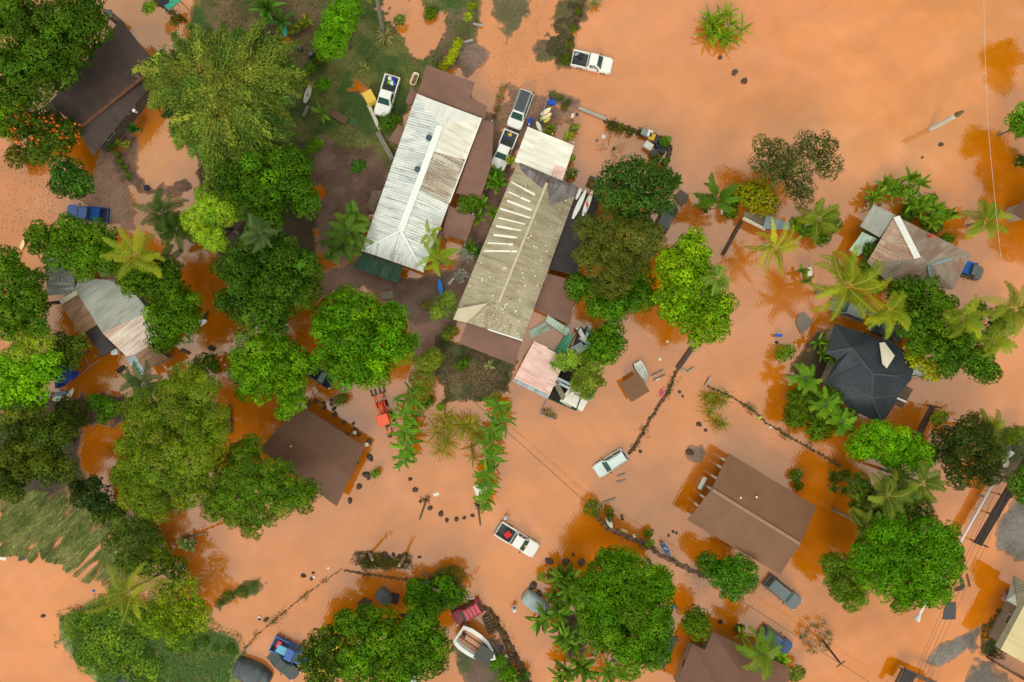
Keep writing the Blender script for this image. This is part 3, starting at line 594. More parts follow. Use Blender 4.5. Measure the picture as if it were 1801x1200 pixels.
R_GREY2 = roof_mat('pale_grey_iron', lin((150, 152, 146)), lin((176, 178, 168)), rust=lin((128, 104, 88)), rust_amt=.12, rib=.25, patch=.25, seam=.25, line=2.2)
R_PINK = roof_mat('faded_pink_iron', lin((222, 178, 172)), lin((238, 204, 196)), rust=lin((170, 110, 96)), rust_amt=.2, rib=.25, patch=.35, seam=.55, seamcol=lin((168, 118, 110)), line=1.1)
R_PINK2 = roof_mat('pinkish_patched_iron', lin((208, 176, 160)), lin((224, 210, 200)), rust=lin((150, 108, 84)), rust_amt=.35, rib=.25, patch=.6, seam=.5, line=1.2)
R_RUST = roof_mat('rusty_grey_iron', lin((142, 124, 112)), lin((170, 156, 144)), rust=lin((150, 88, 60)), rust_amt=.5, rib=.25, patch=.5, seam=.3, line=1.6)
R_RUST2 = roof_mat('brown_rusty_iron', lin((146, 108, 84)), lin((170, 134, 108)), rust=lin((100, 66, 48)), rust_amt=.6, rib=.25, patch=.4, seam=.3, line=1.2)
R_MOSS = roof_mat('spotted_grey_sheet', lin((172, 174, 170)), lin((190, 190, 184)), rust=lin((52, 46, 42)), rust_amt=.8, rib=.25, patch=.2)
R_GREEN = roof_mat('dark_green_iron', lin((40, 78, 66)), lin((58, 92, 78)), rust=lin((120, 92, 74)), rust_amt=.35, rib=.25, patch=.6, line=1.6, seam=.3)
R_LGREEN = roof_mat('pale_green_sheet', lin((176, 206, 188)), lin((206, 226, 212)), rust=lin((110, 88, 76)), rust_amt=.4, rib=.25, patch=.3)
R_TEAL = roof_mat('sea_green_sheet', lin((84, 170, 136)), lin((100, 186, 150)), rib=.6, patch=.2, ribh=.05)
R_SLATE = roof_mat('blue_grey_shingles', lin((46, 54, 62)), lin((60, 68, 76)), shingle=True, patch=.05)
R_BLACK = roof_mat('black_carport_sheet', lin((52, 46, 48)), lin((66, 58, 60)), rib=.3, patch=.2)
R_SAND = roof_mat('sand_flat_roof', lin((204, 186, 142)), lin((216, 198, 154)), rib=50, ribh=.001, patch=.05)
R_OLIVE = roof_mat('olive_sheet', lin((112, 104, 84)), lin((132, 124, 102)), rib=.3, patch=.3)
R_BLUEG = roof_mat('blue_grey_sheet', lin((140, 158, 168)), lin((170, 184, 192)), rib=.3, patch=.5, rust=lin((70, 70, 70)), rust_amt=.3)

# --- dark roofed house at the top left
rt, off = house('house', 'house with a large dark grey shingled gable roof beside the big bamboo clump', 'house', (185, 160))
roof_mesh('roof', [(212,34,3.4),(292,117,3.4),(163,275,3.3),(88,180,3.4),(137,228,4.6),(275,116,4.6)], [(0,3,4,5),(4,2,1,5)], R_SHING_D, (137,228,275,116), rt, off)
mb = MB(); beam(mb, (138,227,4.68), (274,117,4.68), .35, .06, off); mb.build('ridge_cap', mat('rusty_ridge', lin((104,68,48)), .8, .3, 2), rt)
walls([(212,34),(286,116),(163,272),(88,180)], -.6, 3.3, mat('dark_wall', (.12,.10,.085), .8), rt, off, .7, seed=1)
vent(238,196,3.9, rt, off, WHITE)
roof_mesh('porch_roof', [(88,179,2.6),(98,188,2.6),(116,215,2.5),(106,222,2.4),(76,190,2.4)], [(0,1,2,3,4)], R_OLIVE, (88,179,116,215), rt, off)
# shed beside its top corner
rt, off = house('storage_shed', 'small grey shed by the north corner of the dark shingled house', 'shed', (190, 26))
roof_mesh('roof', [(183,16,2.2),(196,17,2.2),(196,30,2.),(182,29,2.)], [(0,1,2,3)], mat('weathered_grey_board', (.2,.19,.18), .8, .3, 5, .01), (183,16,196,17), rt, off)
walls([(183,16),(196,17),(196,30),(182,29)], -.4, 2.0, WOODG, rt, off, .12, False)
# --- white roofed house
rt, off = house('house', 'long house with a peeling white hip roof and brown lean-to roofs', 'house', (740, 320))
A = (733,165,3.3); B = (847,208,3.3); C_ = (744,479,3.3); D = (636,441,3.3); R1 = (774,221,4.9); R2 = (705,405,4.9)
RD = (774,221,705,405)
def lerp3(a, b, t): return tuple(a[i] + (b[i] - a[i]) * t for i in range(3))
def up3(a, d): return (a[0], a[1], a[2] + d)
roof_mesh('roof', [A,B,C_,D,R1,R2], [(0,4,5,3),(1,4,5,2),(3,5,2)], R_WHITE, RD, rt, off, swap=(2,))
E1 = up3(lerp3(B, C_, .0), .0); m1 = lerp3(B, C_, .27); m2 = lerp3(B, C_, .56); q1 = lerp3(R1, R2, .24); q2 = lerp3(R1, R2, .60)
roof_mesh('gable_panel', [up3(A,.05),up3(B,.05),up3(lerp3(R1,B,.28),.05),up3(R1,.05),up3(lerp3(R1,A,.3),.05)], [(0,1,2,3,4)], R_WHITE2, RD, rt, off, .04, swap=(0,))
roof_mesh('roof_panel', [up3(B,.03),up3(m1,.03),up3(q1,.03),up3(R1,.03)], [(0,1,2,3)], R_CREAM, RD, rt, off, .02)
roof_mesh('roof_panel', [up3(m1,.03),up3(m2,.03),up3(q2,.03),up3(q1,.03)], [(0,1,2,3)], R_PEEL, RD, rt, off, .02)
mb = MB(); beam(mb, up3(R1,.07), up3(R2,.07), .75, .05, off); beam(mb, up3(R2,.06), up3(D,.06), .22, .05, off); beam(mb, up3(R2,.06), up3(C_,.06), .22, .05, off); beam(mb, up3(B,.05), up3(lerp3(B,C_,.55),.05), .12, .06, off); mb.build('ridge_cap', mat('pale_cap', lin((226,232,232)), .6, .06), rt)
vent(755,244,4.4, rt, off, mat('blue_grey_metal', lin((60,78,92)), .5), .22, .5); vent(735,299,4.6, rt, off, _mc['blue_grey_metal'], .22, .5)
walls([(735,168),(845,209),(743,476),(638,440)], -.2, 3.2, WALLM, rt, off, .45, seed=3)
roof_mesh('carport_roof', [(634,442,2.5),(709,469,2.5),(700,498,2.3),(621,471,2.3)], [(0,1,2,3)], R_GREEN, (634,442,709,469), rt, off)
posts([(624,468),(698,494),(662,482)], 0, 2.25, rt, off, WOODG, .05)
for f in ([(750,114,3.0),(835,145,3.0),(827,171,2.9),(857,187,2.9),(852,211,3.05),(847,207,3.05),(735,164,3.05)], [(847,211,2.9),(868,214,2.75),(865,288,2.75),(845,350,2.75),(802,340,2.9)],
          [(790,362,2.9),(836,380,2.7),(820,425,2.7),(778,411,2.9)], [(723,152,2.6),(733,165,2.7),(721,186,2.7),(713,180,2.5)], [(701,218,2.6),(713,227,2.7),(703,256,2.7),(683,247,2.5)],
          [(760,440,2.6),(772,405,2.6),(782,410,2.4),(765,450,2.4)]):
    n_ = len(f); roof_mesh('lean_to_roof', f, [tuple(range(n_))], R_BROWN3, RD, rt, off)
walls([(752,118),(833,148),(825,172),(850,188),(846,205),(738,163)], -.1, 2.8, WALLM, rt, off, .3, False)
posts([(864,284),(845,344),(833,380),(819,420),(866,218)], 0, 2.6, rt, off, WHITE, .06)
# --- tan roofed house
rt, off = house('house', 'long house with a tan weathered iron roof streaked and dotted with white sealant', 'house', (905, 420))
A=(911,284,3.5); B=(1017,329,3.5); C_=(919,599,3.5); D=(797,560,3.5); R1=(962,322,5.0); R2=(877,533,5.0); RD=(962,322,877,533)
roof_mesh('roof', [A,B,C_,D,R1,R2], [(0,4,5,3),(1,4,5,2),(3,5,2),(0,1,4)], R_TAN, RD, rt, off, swap=(2,3))
roof_mesh('grey_roof_patch', [up3(A,.04),up3(B,.04),up3(lerp3(B,C_,.06),.04),(968,360,4.75),up3(R1,.06),(934,347,4.5)], [(0,1,4),(1,2,3,4),(0,4,5)], R_GREY, RD, rt, off, .02, swap=(0,1,2))
mb = MB()
for q_ in (.2,.34,.46): a_ = lerp3(A, B, q_); beam(mb, up3(a_,.07), up3((a_[0]-8, a_[1]+38, 4.35 + q_*.5),.12), .12, .03, off)
mb.build('roof_seam', mat('pale_seam', lin((190,176,150)), .7), rt)
roof_mesh('gablet', [(806,543,3.9),(858,533,4.9),(820,568,3.9),(797,562,3.6)], [(0,1,2,3)], R_CREAM if False else mat('pale_tan_sheet', lin((196,186,160)), .7, .06, 1), RD, rt, off, .05)
mb = MB(); rng = random.Random(4)
for k in range(9):                                        # white sealant run down the western slope
    t = .13 + k * .056 + rng.uniform(-.008, .008); a = lerp3(A, D, t); b = lerp3(R1, R2, t); s0 = rng.uniform(.03, .2); end = rng.uniform(.72, .95)
    while s0 < end:
        s1 = min(end, s0 + rng.uniform(.3, .8)); beam(mb, up3(lerp3(a,b,s0),.02), up3(lerp3(a,b,s1),.02), rng.uniform(.15,.26), .025, off); s0 = s1 + rng.uniform(.0, .03)
    if rng.random() < .12: t2 = t + .056; a2 = lerp3(A,D,t2); b2 = lerp3(R1,R2,t2); s_ = rng.uniform(.35,.7); beam(mb, up3(lerp3(a,b,s_),.02), up3(lerp3(a2,b2,s_+.02),.02), rng.uniform(.12,.2), .025, off)
for k in range(150):
    t = rng.random() ** .8; row = rng.choice([.12,.3,.45,.62,.8,.93]) + rng.gauss(0,.035); side = rng.random() < .62
    a = lerp3(B, C_, t) if side else lerp3(A, D, .62 + .36 * t); b = lerp3(R1, R2, t if side else .62 + .36 * t); q = P(*up3(lerp3(a, b, row), .03)) - off; r = rng.choice([.03,.04,.05,.06,.1])
    mb.lathe([(r, -.02), (r * .8, .012)], tuple(q), 6)
for k in range(34):
    s1, s2 = rng.random(), rng.random(); 
    if s1 + s2 > 1: s1, s2 = 1 - s1, 1 - s2
    q = [D[i] + (C_[i] - D[i]) * s1 + (R2[i] - D[i]) * s2 for i in range(3)]; q = P(q[0], q[1], q[2] + .03) - off; mb.lathe([(.07, -.02), (.05, .012)], tuple(q), 6)
tag(mb.build('sealant', mat('white_sealant', lin((236,234,224)), .7, .05), rt), kind='stuff')
mb = MB(); beam(mb, up3(R1,.05), up3(R2,.05), .3, .05, off); mb.build('ridge_cap', mat('tan_cap', lin((190,180,154)), .7, .1), rt)
mb = MB(); beam(mb, up3(C_,.03), up3(lerp3(C_,D,.5),.03), .16, .12, off); mb.build('gutter', WHITE, rt)
walls([(913,286),(1015,330),(917,596),(799,558)], -.2, 3.4, WALLM, rt, off, .5, seed=5)
roof_mesh('porch_roof', [(928,223,3.3),(1010,256,3.3),(989,318,3.62),(905,284,3.62)], [(0,1,2,3)], R_CREAM, RD, rt, off, swap=())
roof_mesh('pink_roof_patch', [(976,290,3.60),(996,298,3.60),(989,317,3.66),(970,309,3.66)], [(0,1,2,3)], R_PINK, RD, rt, off, .02)
posts([(930,226),(1007,258),(970,243)], -.3, 3.05, rt, off, WHITE, .06)
for f, m_ in (([(823,564,3.1),(918,601,3.1),(905,642,2.9),(807,604,2.9)], R_BROWN3), ([(1012,336,2.9),(1058,344,2.6),(1013,486,2.6),(967,473,2.9)], R_BLACK), ([(965,482,2.7),(1015,495,2.6),(1003,572,2.5),(938,543,2.7)], R_BROWN3), ([(836,483,2.5),(850,470,2.5),(838,530,2.4),(822,520,2.4)], R_BLACK)):
    roof_mesh('lean_to_roof', f, [(0,1,2,3)], m_, RD, rt, off)
posts([(1055,348),(1012,484),(1001,568),(810,602),(903,638)], -.5, 2.5, rt, off, WOODG, .06)
walls([(828,570),(914,603),(903,637),(812,602)], -.2, 2.8, WOODG, rt, off, .3, False)
# --- pink shed
rt, off = house('shed', 'shed with a faded pink corrugated roof and pale blue gutter edge', 'shed', (950, 660)); RD=(939,600,997,627)
roof_mesh('roof', [(939,600,2.9),(997,627,2.9),(966,697,2.5),(904,666,2.5)], [(0,1,2,3)], R_PINK, (939,600,904,666), rt, off)
roof_mesh('fascia', [(905,666,2.55),(966,696,2.55),(963,702,2.45),(902,671,2.45)], [(0,1,2,3)], R_BLUEG, RD, rt, off, .1)
walls([(940,603),(994,628),(964,695),(907,666)], -.5, 2.4, mat('teal_wall', lin((70,120,100)), .8), rt, off, .2, seed=8)
MB().box(tuple(P(977,619,2.95) - off), (2.1,.14,.06), -.45).build('plank', WOODB, rt)
# --- collapsed annex
rt, off = house('collapsed_shed', 'collapsed shed with torn white and black roof sheets beside the pink roofed shed', 'shed', (1000, 660))
f = MB()
for a, b in (((998,632,1.9),(975,672,1.9)),((975,672,1.9),(1025,690,1.9)),((1025,690,1.9),(1013,722,1.7)),((1013,722,1.7),(962,700,1.9)),((1020,575,2.2),(995,622,2.2)),((1020,575,2.2),(1048,590,2.1)),((1000,632,1.9),(1030,645,1.9))): beam(f, a, b, .14, .14, off)
f.build('frame', mat('dark_green_timber', lin((40,66,58)), .8), rt)
MB().prism([tuple((P(x,y)-off)[:2]) for x, y in ((999,630),(1032,645),(1024,690),(1012,720),(964,700),(980,665))], -.3, .35).build('rubble_floor', mat('black_debris', (.03,.028,.027), .9, .6, 3, .15), rt)
MB().prism([tuple((P(x,y)-off)[:2]) for x, y in ((1020,578),(1047,590),(1036,640),(1002,622))], -.3, 1.2).build('rubble_floor', mat('dark_debris', (.07,.06,.06), .9, .6, 2, .15), rt)
rng = random.Random(11); SH = mat('torn_white_sheet', lin((222,220,210)), .7, .12, 3); SHB = mat('bluish_sheet', lin((176,190,204)), .6, .15, 3)
for (x, y, l, w_, rz, z, m_) in ((975,672,1.6,.9,-.5,1.7,SH),(1004,698,2.4,1.6,.95,1.6,SH),(1012,706,2.6,1.4,-.5,1.75,SH),(986,690,1.9,.6,-1.1,1.8,R_OLIVE),(1008,690,1.9,.35,.85,2.,SH),(1018,618,2.6,.5,.55,2.1,SHB),(1012,612,2.0,.6,.5,1.9,SHB),(1023,588,1.9,.5,-1.1,2.,SH),(1034,585,1.8,.4,1.2,1.9,SHB),(1016,626,1.6,.7,1.1,2.2,SH),(1030,602,1.8,.3,-.6,2.2,SHB),(995,680,1.9,.3,-.45,2.1,SHB),(1034,700,1.2,.3,-.5,1.9,SHB)):
    c = P(x, y, z) - off; MB().box(tuple(c), (l, w_, .04), rz, rng.uniform(-.2,.2), rng.uniform(-.2,.2)).build('roof_sheet', m_, rt)
beamb = MB(); beam(beamb, (978,664,2.05), (1026,688,2.05), .3, .04, off); beamb.build('gutter', SHB, rt)
for lab, f, m_ in (('torn pale green roof sheet in the water with a big brown hole', [(959,567,.5),(968,580,.35),(934,595,.2),(929,583,.3)], R_LGREEN), ('long pale green roof sheet streaked dark, touching the sea green sheets', [(963,554,.9),(1003,580,.8),(996,592,.6),(959,566,.6)], R_LGREEN),
                   ('sea green roof sheet lying open beside the collapsed shed, the wider of the two', [(995,590,1.0),(1001,594,1.0),(985,622,.7),(976,616,.7)], R_TEAL), ('narrow sea green roof sheet leaning on the black debris', [(1002,587,1.5),(1008,591,1.6),(992,624,1.),(987,620,1.)], R_TEAL)):
    c = P(f[0][0], f[0][1]); c.z = 0; o = roof_mesh('roof_sheet', f, [(0,1,2,3)], m_, (f[0][0],f[0][1],f[1][0],f[1][1]), None, Vector((0,0,0)), .05); tag(o, lab, 'roof sheet')
# --- brown house, lower left
rt, off = house('house', 'square plain brown roofed house with rocks set round it, overhung by trees', 'house', (550, 800)); RD=(527,712,642,785)
roof_mesh('roof', [(527,712,2.9),(642,786,2.9),(592,891,2.9),(456,791,2.9),(490,752,3.7),(617,838,3.7)], [(0,1,5,4),(4,5,2,3)], R_BROWN, (490,752,617,838), rt, off)
walls([(527,714),(640,786),(591,888),(459,791)], -.6, 2.8, WALLM, rt, off, .7, seed=9)
vent(512,785,3.6,rt,off,WHITE,.05,.2)
# --- brown house, lower right
rt, off = house('house', 'raised house with a plain brown gable roof and white porch posts on its west side', 'house', (1320, 905)); RD=(1255,862,1410,957)
roof_mesh('roof', [(1282,797,3.7),(1436,891,3.7),(1372,1011,3.7),(1209,915,3.7),(1252,861,4.9),(1408,958,4.9)], [(0,1,5,4),(4,5,2,3)], R_BROWN2, RD, rt, off)
mb = MB(); beam(mb, (1253,862,4.97), (1407,957,4.97), .35, .05, off); mb.build('ridge_cap', mat('pale_brown_cap', lin((150,118,98)), .8, .1), rt)
walls([(1296,806),(1434,892),(1371,1008),(1226,922)], -.6, 3.6, WALLM, rt, off, .7, seed=10)
posts([(1276,810),(1268,822),(1258,840),(1250,860),(1238,875),(1228,890),(1215,908)], -.6, 3.5, rt, off, WHITE, .11)
MB().prism([tuple((P(x,y,1.6)-off)[:2]) for x, y in ((1284,806),(1300,815),(1235,924),(1216,913))], 1.45, 1.6).build('porch_floor', WOODG, rt)
vent(1302,875,4.6,rt,off,WHITE,.07,.25); vent(1330,874,4.5,rt,off,WHITE,.07,.25)
# --- bottom house
rt, off = house('house', 'dark brown shingled house cut off by the bottom edge, a palm over it', 'house', (1290, 1190))
roof_mesh('roof', [(1218,1133,3.2),(1240,1143,3.2),(1254,1112,3.2),(1390,1175,3.2),(1375,1290,3.2),(1180,1225,3.2),(1300,1180,4.1),(1290,1260,4.1)], [(0,1,2,6,7,5),(2,3,6),(3,4,7,6),(4,5,7)], R_BROWN, (1300,1180,1290,1260), rt, off)
walls([(1220,1136),(1242,1146),(1256,1116),(1386,1176),(1372,1286),(1184,1222)], -.5, 3.1, WALLM, rt, off, .6, seed=12)
# --- dark flat roof sheet beside the mango
rt, off = house('carport', 'small carport with a dark grey flat roof tucked under the big mango tree', 'carport', (1175, 1145))
roof_mesh('roof', [(1160,1122,2.2),(1194,1120,2.2),(1168,1177,2.1),(1148,1170,2.1)], [(0,1,2,3)], mat('grey_membrane', lin((62,66,66)), .8, .1), RD, rt, off); posts([(1163,1125),(1190,1122),(1166,1173),(1150,1168)], -.5, 2.05, rt, off, WOODG, .06)
# --- blue-grey roofed house, right
rt, off = house('house', 'house with a many-sided blue-grey hip roof and a cream patch near its top', 'house', (1525, 660)); z = 3.2; zt = 4.6
V_ = [(1468,569,z),(1550,597,z),(1553,590,z),(1597,621,z),(1606,650,z),(1603,668,z),(1580,695,z),(1574,712,z),(1552,746,z),(1508,726,z),(1480,706,z),(1450,675,z),(1471,632,z),(1454,620,z),(1498,612,zt),(1535,658,zt),(1533,700,zt),(1578,662,4.3),(1495,680,4.1),(1520,640,4.7)]
roof_mesh('roof', V_, [(13,0,14),(0,1,15,14),(1,2,3,17,15),(3,4,5,17),(5,6,16,15,17),(6,7,8,16),(8,9,16),(9,10,18,16),(10,11,18),(11,12,14,19,18),(12,13,14),(14,15,19),(18,19,15,16)], R_SLATE, (1500,610,1535,700), rt, off)
roof_mesh('cream_patch', [(1547,603,3.75),(1556,602,3.65),(1574,626,3.9),(1560,648,4.5),(1552,640,4.55)], [(0,1,2,3,4)], mat('cream_tarp', lin((236,226,206)), .7, .05), (1500,610,1535,700), rt, off, .03)
mb = MB()
for a, b in ((13,14),(14,19),(19,15),(15,16),(16,8),(16,6),(15,17),(17,4),(18,10),(18,16),(12,14)): beam(mb, up3(V_[a],.03), up3(V_[b],.03), .22, .04, off)
mb.build('ridge_cap', mat('blue_grey_cap', lin((62,70,78)), .7, .1), rt)
walls([v[:2] for v in V_[:14]], -.6, 3.1, WALLM, rt, off, .6, seed=13)
MB().box(tuple(P(1584,695,2.4)-off), (2.6,1.9,.1), 1.05).build('deck', WOODB, rt); MB().box(tuple(P(1584,703,2.6)-off), (1.4,.2,.15), -.4).build('deck_rail', WHITE, rt)
# --- rusty roofed house
rt, off = house('house', 'house with a rusty patched iron hip roof and a white ridge flashing', 'house', (1600, 440)); z=3.2; zt=5.0
V_ = [(1574,379,z),(1708,447,z),(1676,510,z),(1557,493,z),(1525,461,z),(1616,455,zt),(1636,465,zt)]
roof_mesh('roof', V_, [(0,1,6,5),(1,2,6),(2,3,5,6),(3,4,5),(4,0,5)], R_RUST, (1574,379,1616,455), rt, off, swap=(1,))
R_RUSTB = roof_mat('banded_rusty_iron', lin((176,150,132)), lin((196,176,158)), rust=lin((150,84,54)), rust_amt=.85, rib=.25, patch=.7, seam=.8, seamcol=lin((206,190,168)), line=1.3)
roof_mesh('rusty_roof_panel', [up3(V_[4],.03),up3(V_[0],.03),up3(V_[5],.03)], [(0,1,2)], R_RUSTB, (1525,461,1574,379), rt, off, .02)
roof_mesh('grey_roof_panel', [up3(V_[3],.03),up3(V_[4],.03),up3(V_[5],.03)], [(0,1,2)], R_GREY2 if False else roof_mat('worn_brown_grey_iron', lin((138,124,112)), lin((156,142,130)), rust=lin((112,90,74)), rust_amt=.4, rib=.25), (1557,493,1525,461), rt, off, .02)
roof_mesh('lower_roof', [(1537,360,3.0),(1577,379,3.1),(1548,418,2.9),(1513,398,2.8)], [(0,1,2,3)], R_GREY2, (1537,360,1577,379), rt, off)
roof_mesh('green_awning', [(1517,408,2.3),(1542,420,2.4),(1510,450,2.1),(1494,440,2.0)], [(0,1,2,3)], R_LGREEN, (1537,360,1577,379), rt, off)
mb = MB(); beam(mb, (1577,381,3.35), (1614,454,5.1), .75, .05, off); mb.build('ridge_cap', WHITE, rt)
mb = MB(); beam(mb, (1638,466,5.05), (1675,455,4.2), .35, .05, off); beam(mb, (1634,466,5.0), (1637,492,4.0), .35, .05, off); mb.build('hip_flashing', mat('blue_flashing', lin((130,146,152)), .6), rt)
vent(1636,415,3.9,rt,off,mat('red_paint', lin((180,60,40)), .6),.16,.3)
walls([(1574,381),(1704,447),(1674,507),(1558,490),(1527,461)], -.5, 3.1, WALLM, rt, off, .5, seed=14); posts([(1515,400),(1540,364),(1497,440)], -.5, 2.7, rt, off, WOODG, .06)
# --- left shack group: three joined roofs and an outhouse
rt, off = house('house', 'patchwork iron roofed shack with pale grey, pinkish and rusty roof sections', 'house', (215, 570)); RD=(140,488,257,651)
roof_mesh('roof', [(139,488,3.0),(192,493,3.0),(236,515,3.0),(262,548,2.9),(180,586,2.8),(131,508,2.8)], [(0,1,2,3,4,5)], R_GREY2, RD, rt, off)
roof_mesh('pinkish_roof', [(262,548,2.92),(288,590,2.8),(236,625,2.7),(222,627,2.6),(180,586,2.85)], [(0,1,2,3,4)], R_PINK2, RD, rt, off)
roof_mesh('brown_roof', [(264,607,2.75),(296,630,2.6),(258,652,2.5),(236,624,2.65)], [(0,1,2,3)], R_RUST2, RD, rt, off)
roof_mesh('rusty_roof', [(135,512,2.6),(171,571,2.6),(141,589,2.4),(104,531,2.4)], [(0,1,2,3)], R_RUST2, RD, rt, off)
roof_mesh('pale_edge', [(136,508,2.64),(140,516,2.64),(108,536,2.46),(104,529,2.46)], [(0,1,2,3)], mat('pale_board', lin((206,200,180)), .8, .2, 4), RD, rt, off, .03)
roof_mesh('dark_roof', [(172,571,2.3),(202,613,2.3),(179,628,2.2),(151,587,2.2)], [(0,1,2,3)], R_BLACK, RD, rt, off)
roof_mesh('blue_grey_roof', [(237,624,2.5),(256,655,2.4),(244,664,2.3),(222,631,2.4)], [(0,1,2,3)], R_BLUEG, RD, rt, off)
walls([(140,490),(192,495),(234,517),(260,549),(286,590),(262,606),(292,630),(258,650),(222,627),(180,586)], -.5, 2.6, WOODG, rt, off, .3, seed=15)
walls([(134,514),(169,570),(141,586),(107,531)], -.5, 2.3, WOODG, rt, off, .3, False); posts([(200,612),(180,626),(153,588)], -.5, 2.15, rt, off, WOODG, .06)
rt, off = house('shed', 'small square shed with a grey roof half covered in dark spots', 'shed', (106, 490))
roof_mesh('roof', [(80,453,2.5),(131,468,2.5),(131,517,2.4),(82,520,2.4)], [(0,1,2,3)], R_MOSS, (80,453,82,520), rt, off); walls([(82,455),(129,470),(129,515),(84,518)], -.5, 2.35, WOODG, rt, off, .2, seed=16)
# --- smaller roofs
rt, off = house('shed', 'small square brown roofed hut standing alone in the water below the white dinghy', 'shed', (1116, 680))
roof_mesh('roof', [(1122,655,1.9),(1143,688,1.9),(1112,707,1.9),(1093,673,1.9)], [(0,1,2,3)], R_BROWN2, (1122,655,1093,673), rt, off)
roof_mesh('side_roof', [(1093,674,1.9),(1112,706,1.9),(1109,707,1.4),(1090,674,1.4)], [(0,1,2,3)], mat('grey_board', lin((122,104,98)), .8), (1122,655,1093,673), rt, off); walls([(1121,657),(1141,687),(1112,704),(1095,674)], -.5, 1.85, WALLM, rt, off, .15, windows=False)
rt, off = house('carport', 'long narrow dark brown roof beside the road at the right edge', 'carport', (1760, 880))
roof_mesh('roof', [(1713,955,2.3),(1727,961,2.3),(1835,778,2.3),(1822,768,2.3)], [(0,1,2,3)], roof_mat('very_dark_brown_sheet', lin((46,32,26)), lin((56,40,32)), rib=.3), (1713,955,1822,768), rt, off); posts([(1716,953),(1725,957),(1745,905),(1765,872),(1785,838),(1805,802)], -.4, 2.2, rt, off, WOODB, .07)
rt, off = house('shed', 'narrow dark brown slatted roof above the dark tree, below the blue-grey house', 'shed', (1628, 740))
roof_mesh('roof', [(1637,712,2.2),(1647,715,2.2),(1620,770,2.1),(1609,766,2.1)], [(0,1,2,3)], roof_mat('dark_plum_sheet', lin((70,48,46)), lin((86,62,58)), rib=.3), (1637,712,1609,766), rt, off); posts([(1638,714),(1645,716),(1619,767),(1611,764)], -.5, 2.05, rt, off, WOODB, .06)
rt, off = house('house', 'house with a sand coloured flat roof at the lower right edge', 'house', (1790, 1110))
roof_mesh('roof', [(1812,1045,3.3),(1760,1143,3.3),(1835,1185,3.3),(1880,1080,3.3)], [(0,1,2,3)], R_SAND, (1812,1045,1760,1143), rt, off)
roof_mesh('olive_eave', [(1800,1048,3.1),(1812,1045,3.28),(1760,1143,3.28),(1750,1136,3.0)], [(0,1,2,3)], R_OLIVE, (1812,1045,1760,1143), rt, off)
roof_mesh('porch_roof', [(1783,1012,3.3),(1830,1040,3.3),(1812,1078,3.),(1790,1068,3.),(1788,1044,4.)], [(0,1,4),(1,2,3,4)], R_OLIVE, (1783,1012,1790,1068), rt, off)
roof_mesh('entry_roof', [(1783,1012,3.1),(1789,1044,3.8),(1791,1068,3.0),(1770,1056,2.8)], [(0,1,2,3)], R_GREY2, (1783,1012,1790,1068), rt, off)
roof_mesh('step_roof', [(1772,1034,2.2),(1780,1040,2.3),(1772,1062,2.2),(1760,1054,2.1)], [(0,1,2,3)], R_BROWN3, (1783,1012,1790,1068), rt, off)
walls([(1806,1050),(1758,1140),(1832,1180),(1872,1082)], -.4, 3.0, WALLM, rt, off, .5, seed=20)
mb = MB()
for a, b in (((1742,1160,.8),(1800,1195,.8)),((1800,1195,.8),(1840,1215,.8))): beam(mb, a, b, .18, 1.4, off)
tag(mb.build('garden_wall', WOODB, None), 'low dark brown wall along the south side of the sand roofed house', 'wall').location = off
rt, off = house('shed', 'dark open-topped enclosure with orange water inside at the bottom edge', 'shed', (1620, 1190))
mb = MB()
for a, b in (((1590,1178,1.5),(1572,1215,1.5)),((1590,1178,1.5),(1650,1205,1.5)),((1650,1205,1.5),(1640,1230,1.5))): beam(mb, a, b, .5, .3, off)
mb.build('roof', WOODB, rt); posts([(1590,1180),(1620,1190),(1650,1205),(1574,1213)], -.4, 1.4, rt, off, WOODB, .08)
roof_mesh('awning', [(1592,1180,1.75),(1612,1188,1.75),(1598,1215,1.7),(1580,1206,1.7)], [(0,1,2,3)], R_BLACK, (1590,1178,1650,1205), rt, off)
rt, off = house('shed', 'brown roof corner at the right edge above the coconut palms', 'shed', (1795, 372))
roof_mesh('roof', [(1800,352,2.6),(1781,374,2.6),(1806,390,2.6),(1840,370,2.6)], [(0,1,2,3)], R_BROWN, (1800,352,1781,374), rt, off); walls([(1800,354),(1783,374),(1806,388),(1838,370)], -.4, 2.5, WALLM, rt, off, .2, False)
rt, off = house('shed', 'teal and navy tarp roofed shelter at the top edge above the dark house', 'shelter', (295, 8))
roof_mesh('navy_roof', [(274,-5,2.3),(296,-12,2.4),(297,4,2.4),(284,12,2.3)], [(0,1,2,3)], mat('navy_tarp', lin((28,34,48)), .6), (274,0,297,4), rt, off)
roof_mesh('teal_roof', [(313,-8,2.4),(317,2,2.3),(296,18,2.2),(288,10,2.3),(298,0,2.4)], [(0,1,2,3,4)], mat('teal_tarp', lin((52,150,124)), .6), (274,0,297,4), rt, off); posts([(276,-3),(295,-10),(315,0),(296,16),(287,10)], -.5, 2.1, rt, off, WOODG, .05)
rt, off = house('shed', 'low shed with a pale fascia and blue-grey sheets beneath the yellow-green shrub and coconut palm', 'shed', (1350, 395))
roof_mesh('roof', [(1310,372,1.9),(1348,378,1.9),(1362,404,1.8),(1345,406,1.7),(1306,384,1.7)], [(0,1,2,3,4)], R_OLIVE, (1306,384,1345,406), rt, off)
roof_mesh('fascia', [(1309,381,1.95),(1347,401,1.95),(1345,406,1.85),(1305,386,1.85)], [(0,1,2,3)], mat('pale_fascia', lin((200,190,172)), .7), (1306,384,1345,406), rt, off, .1)
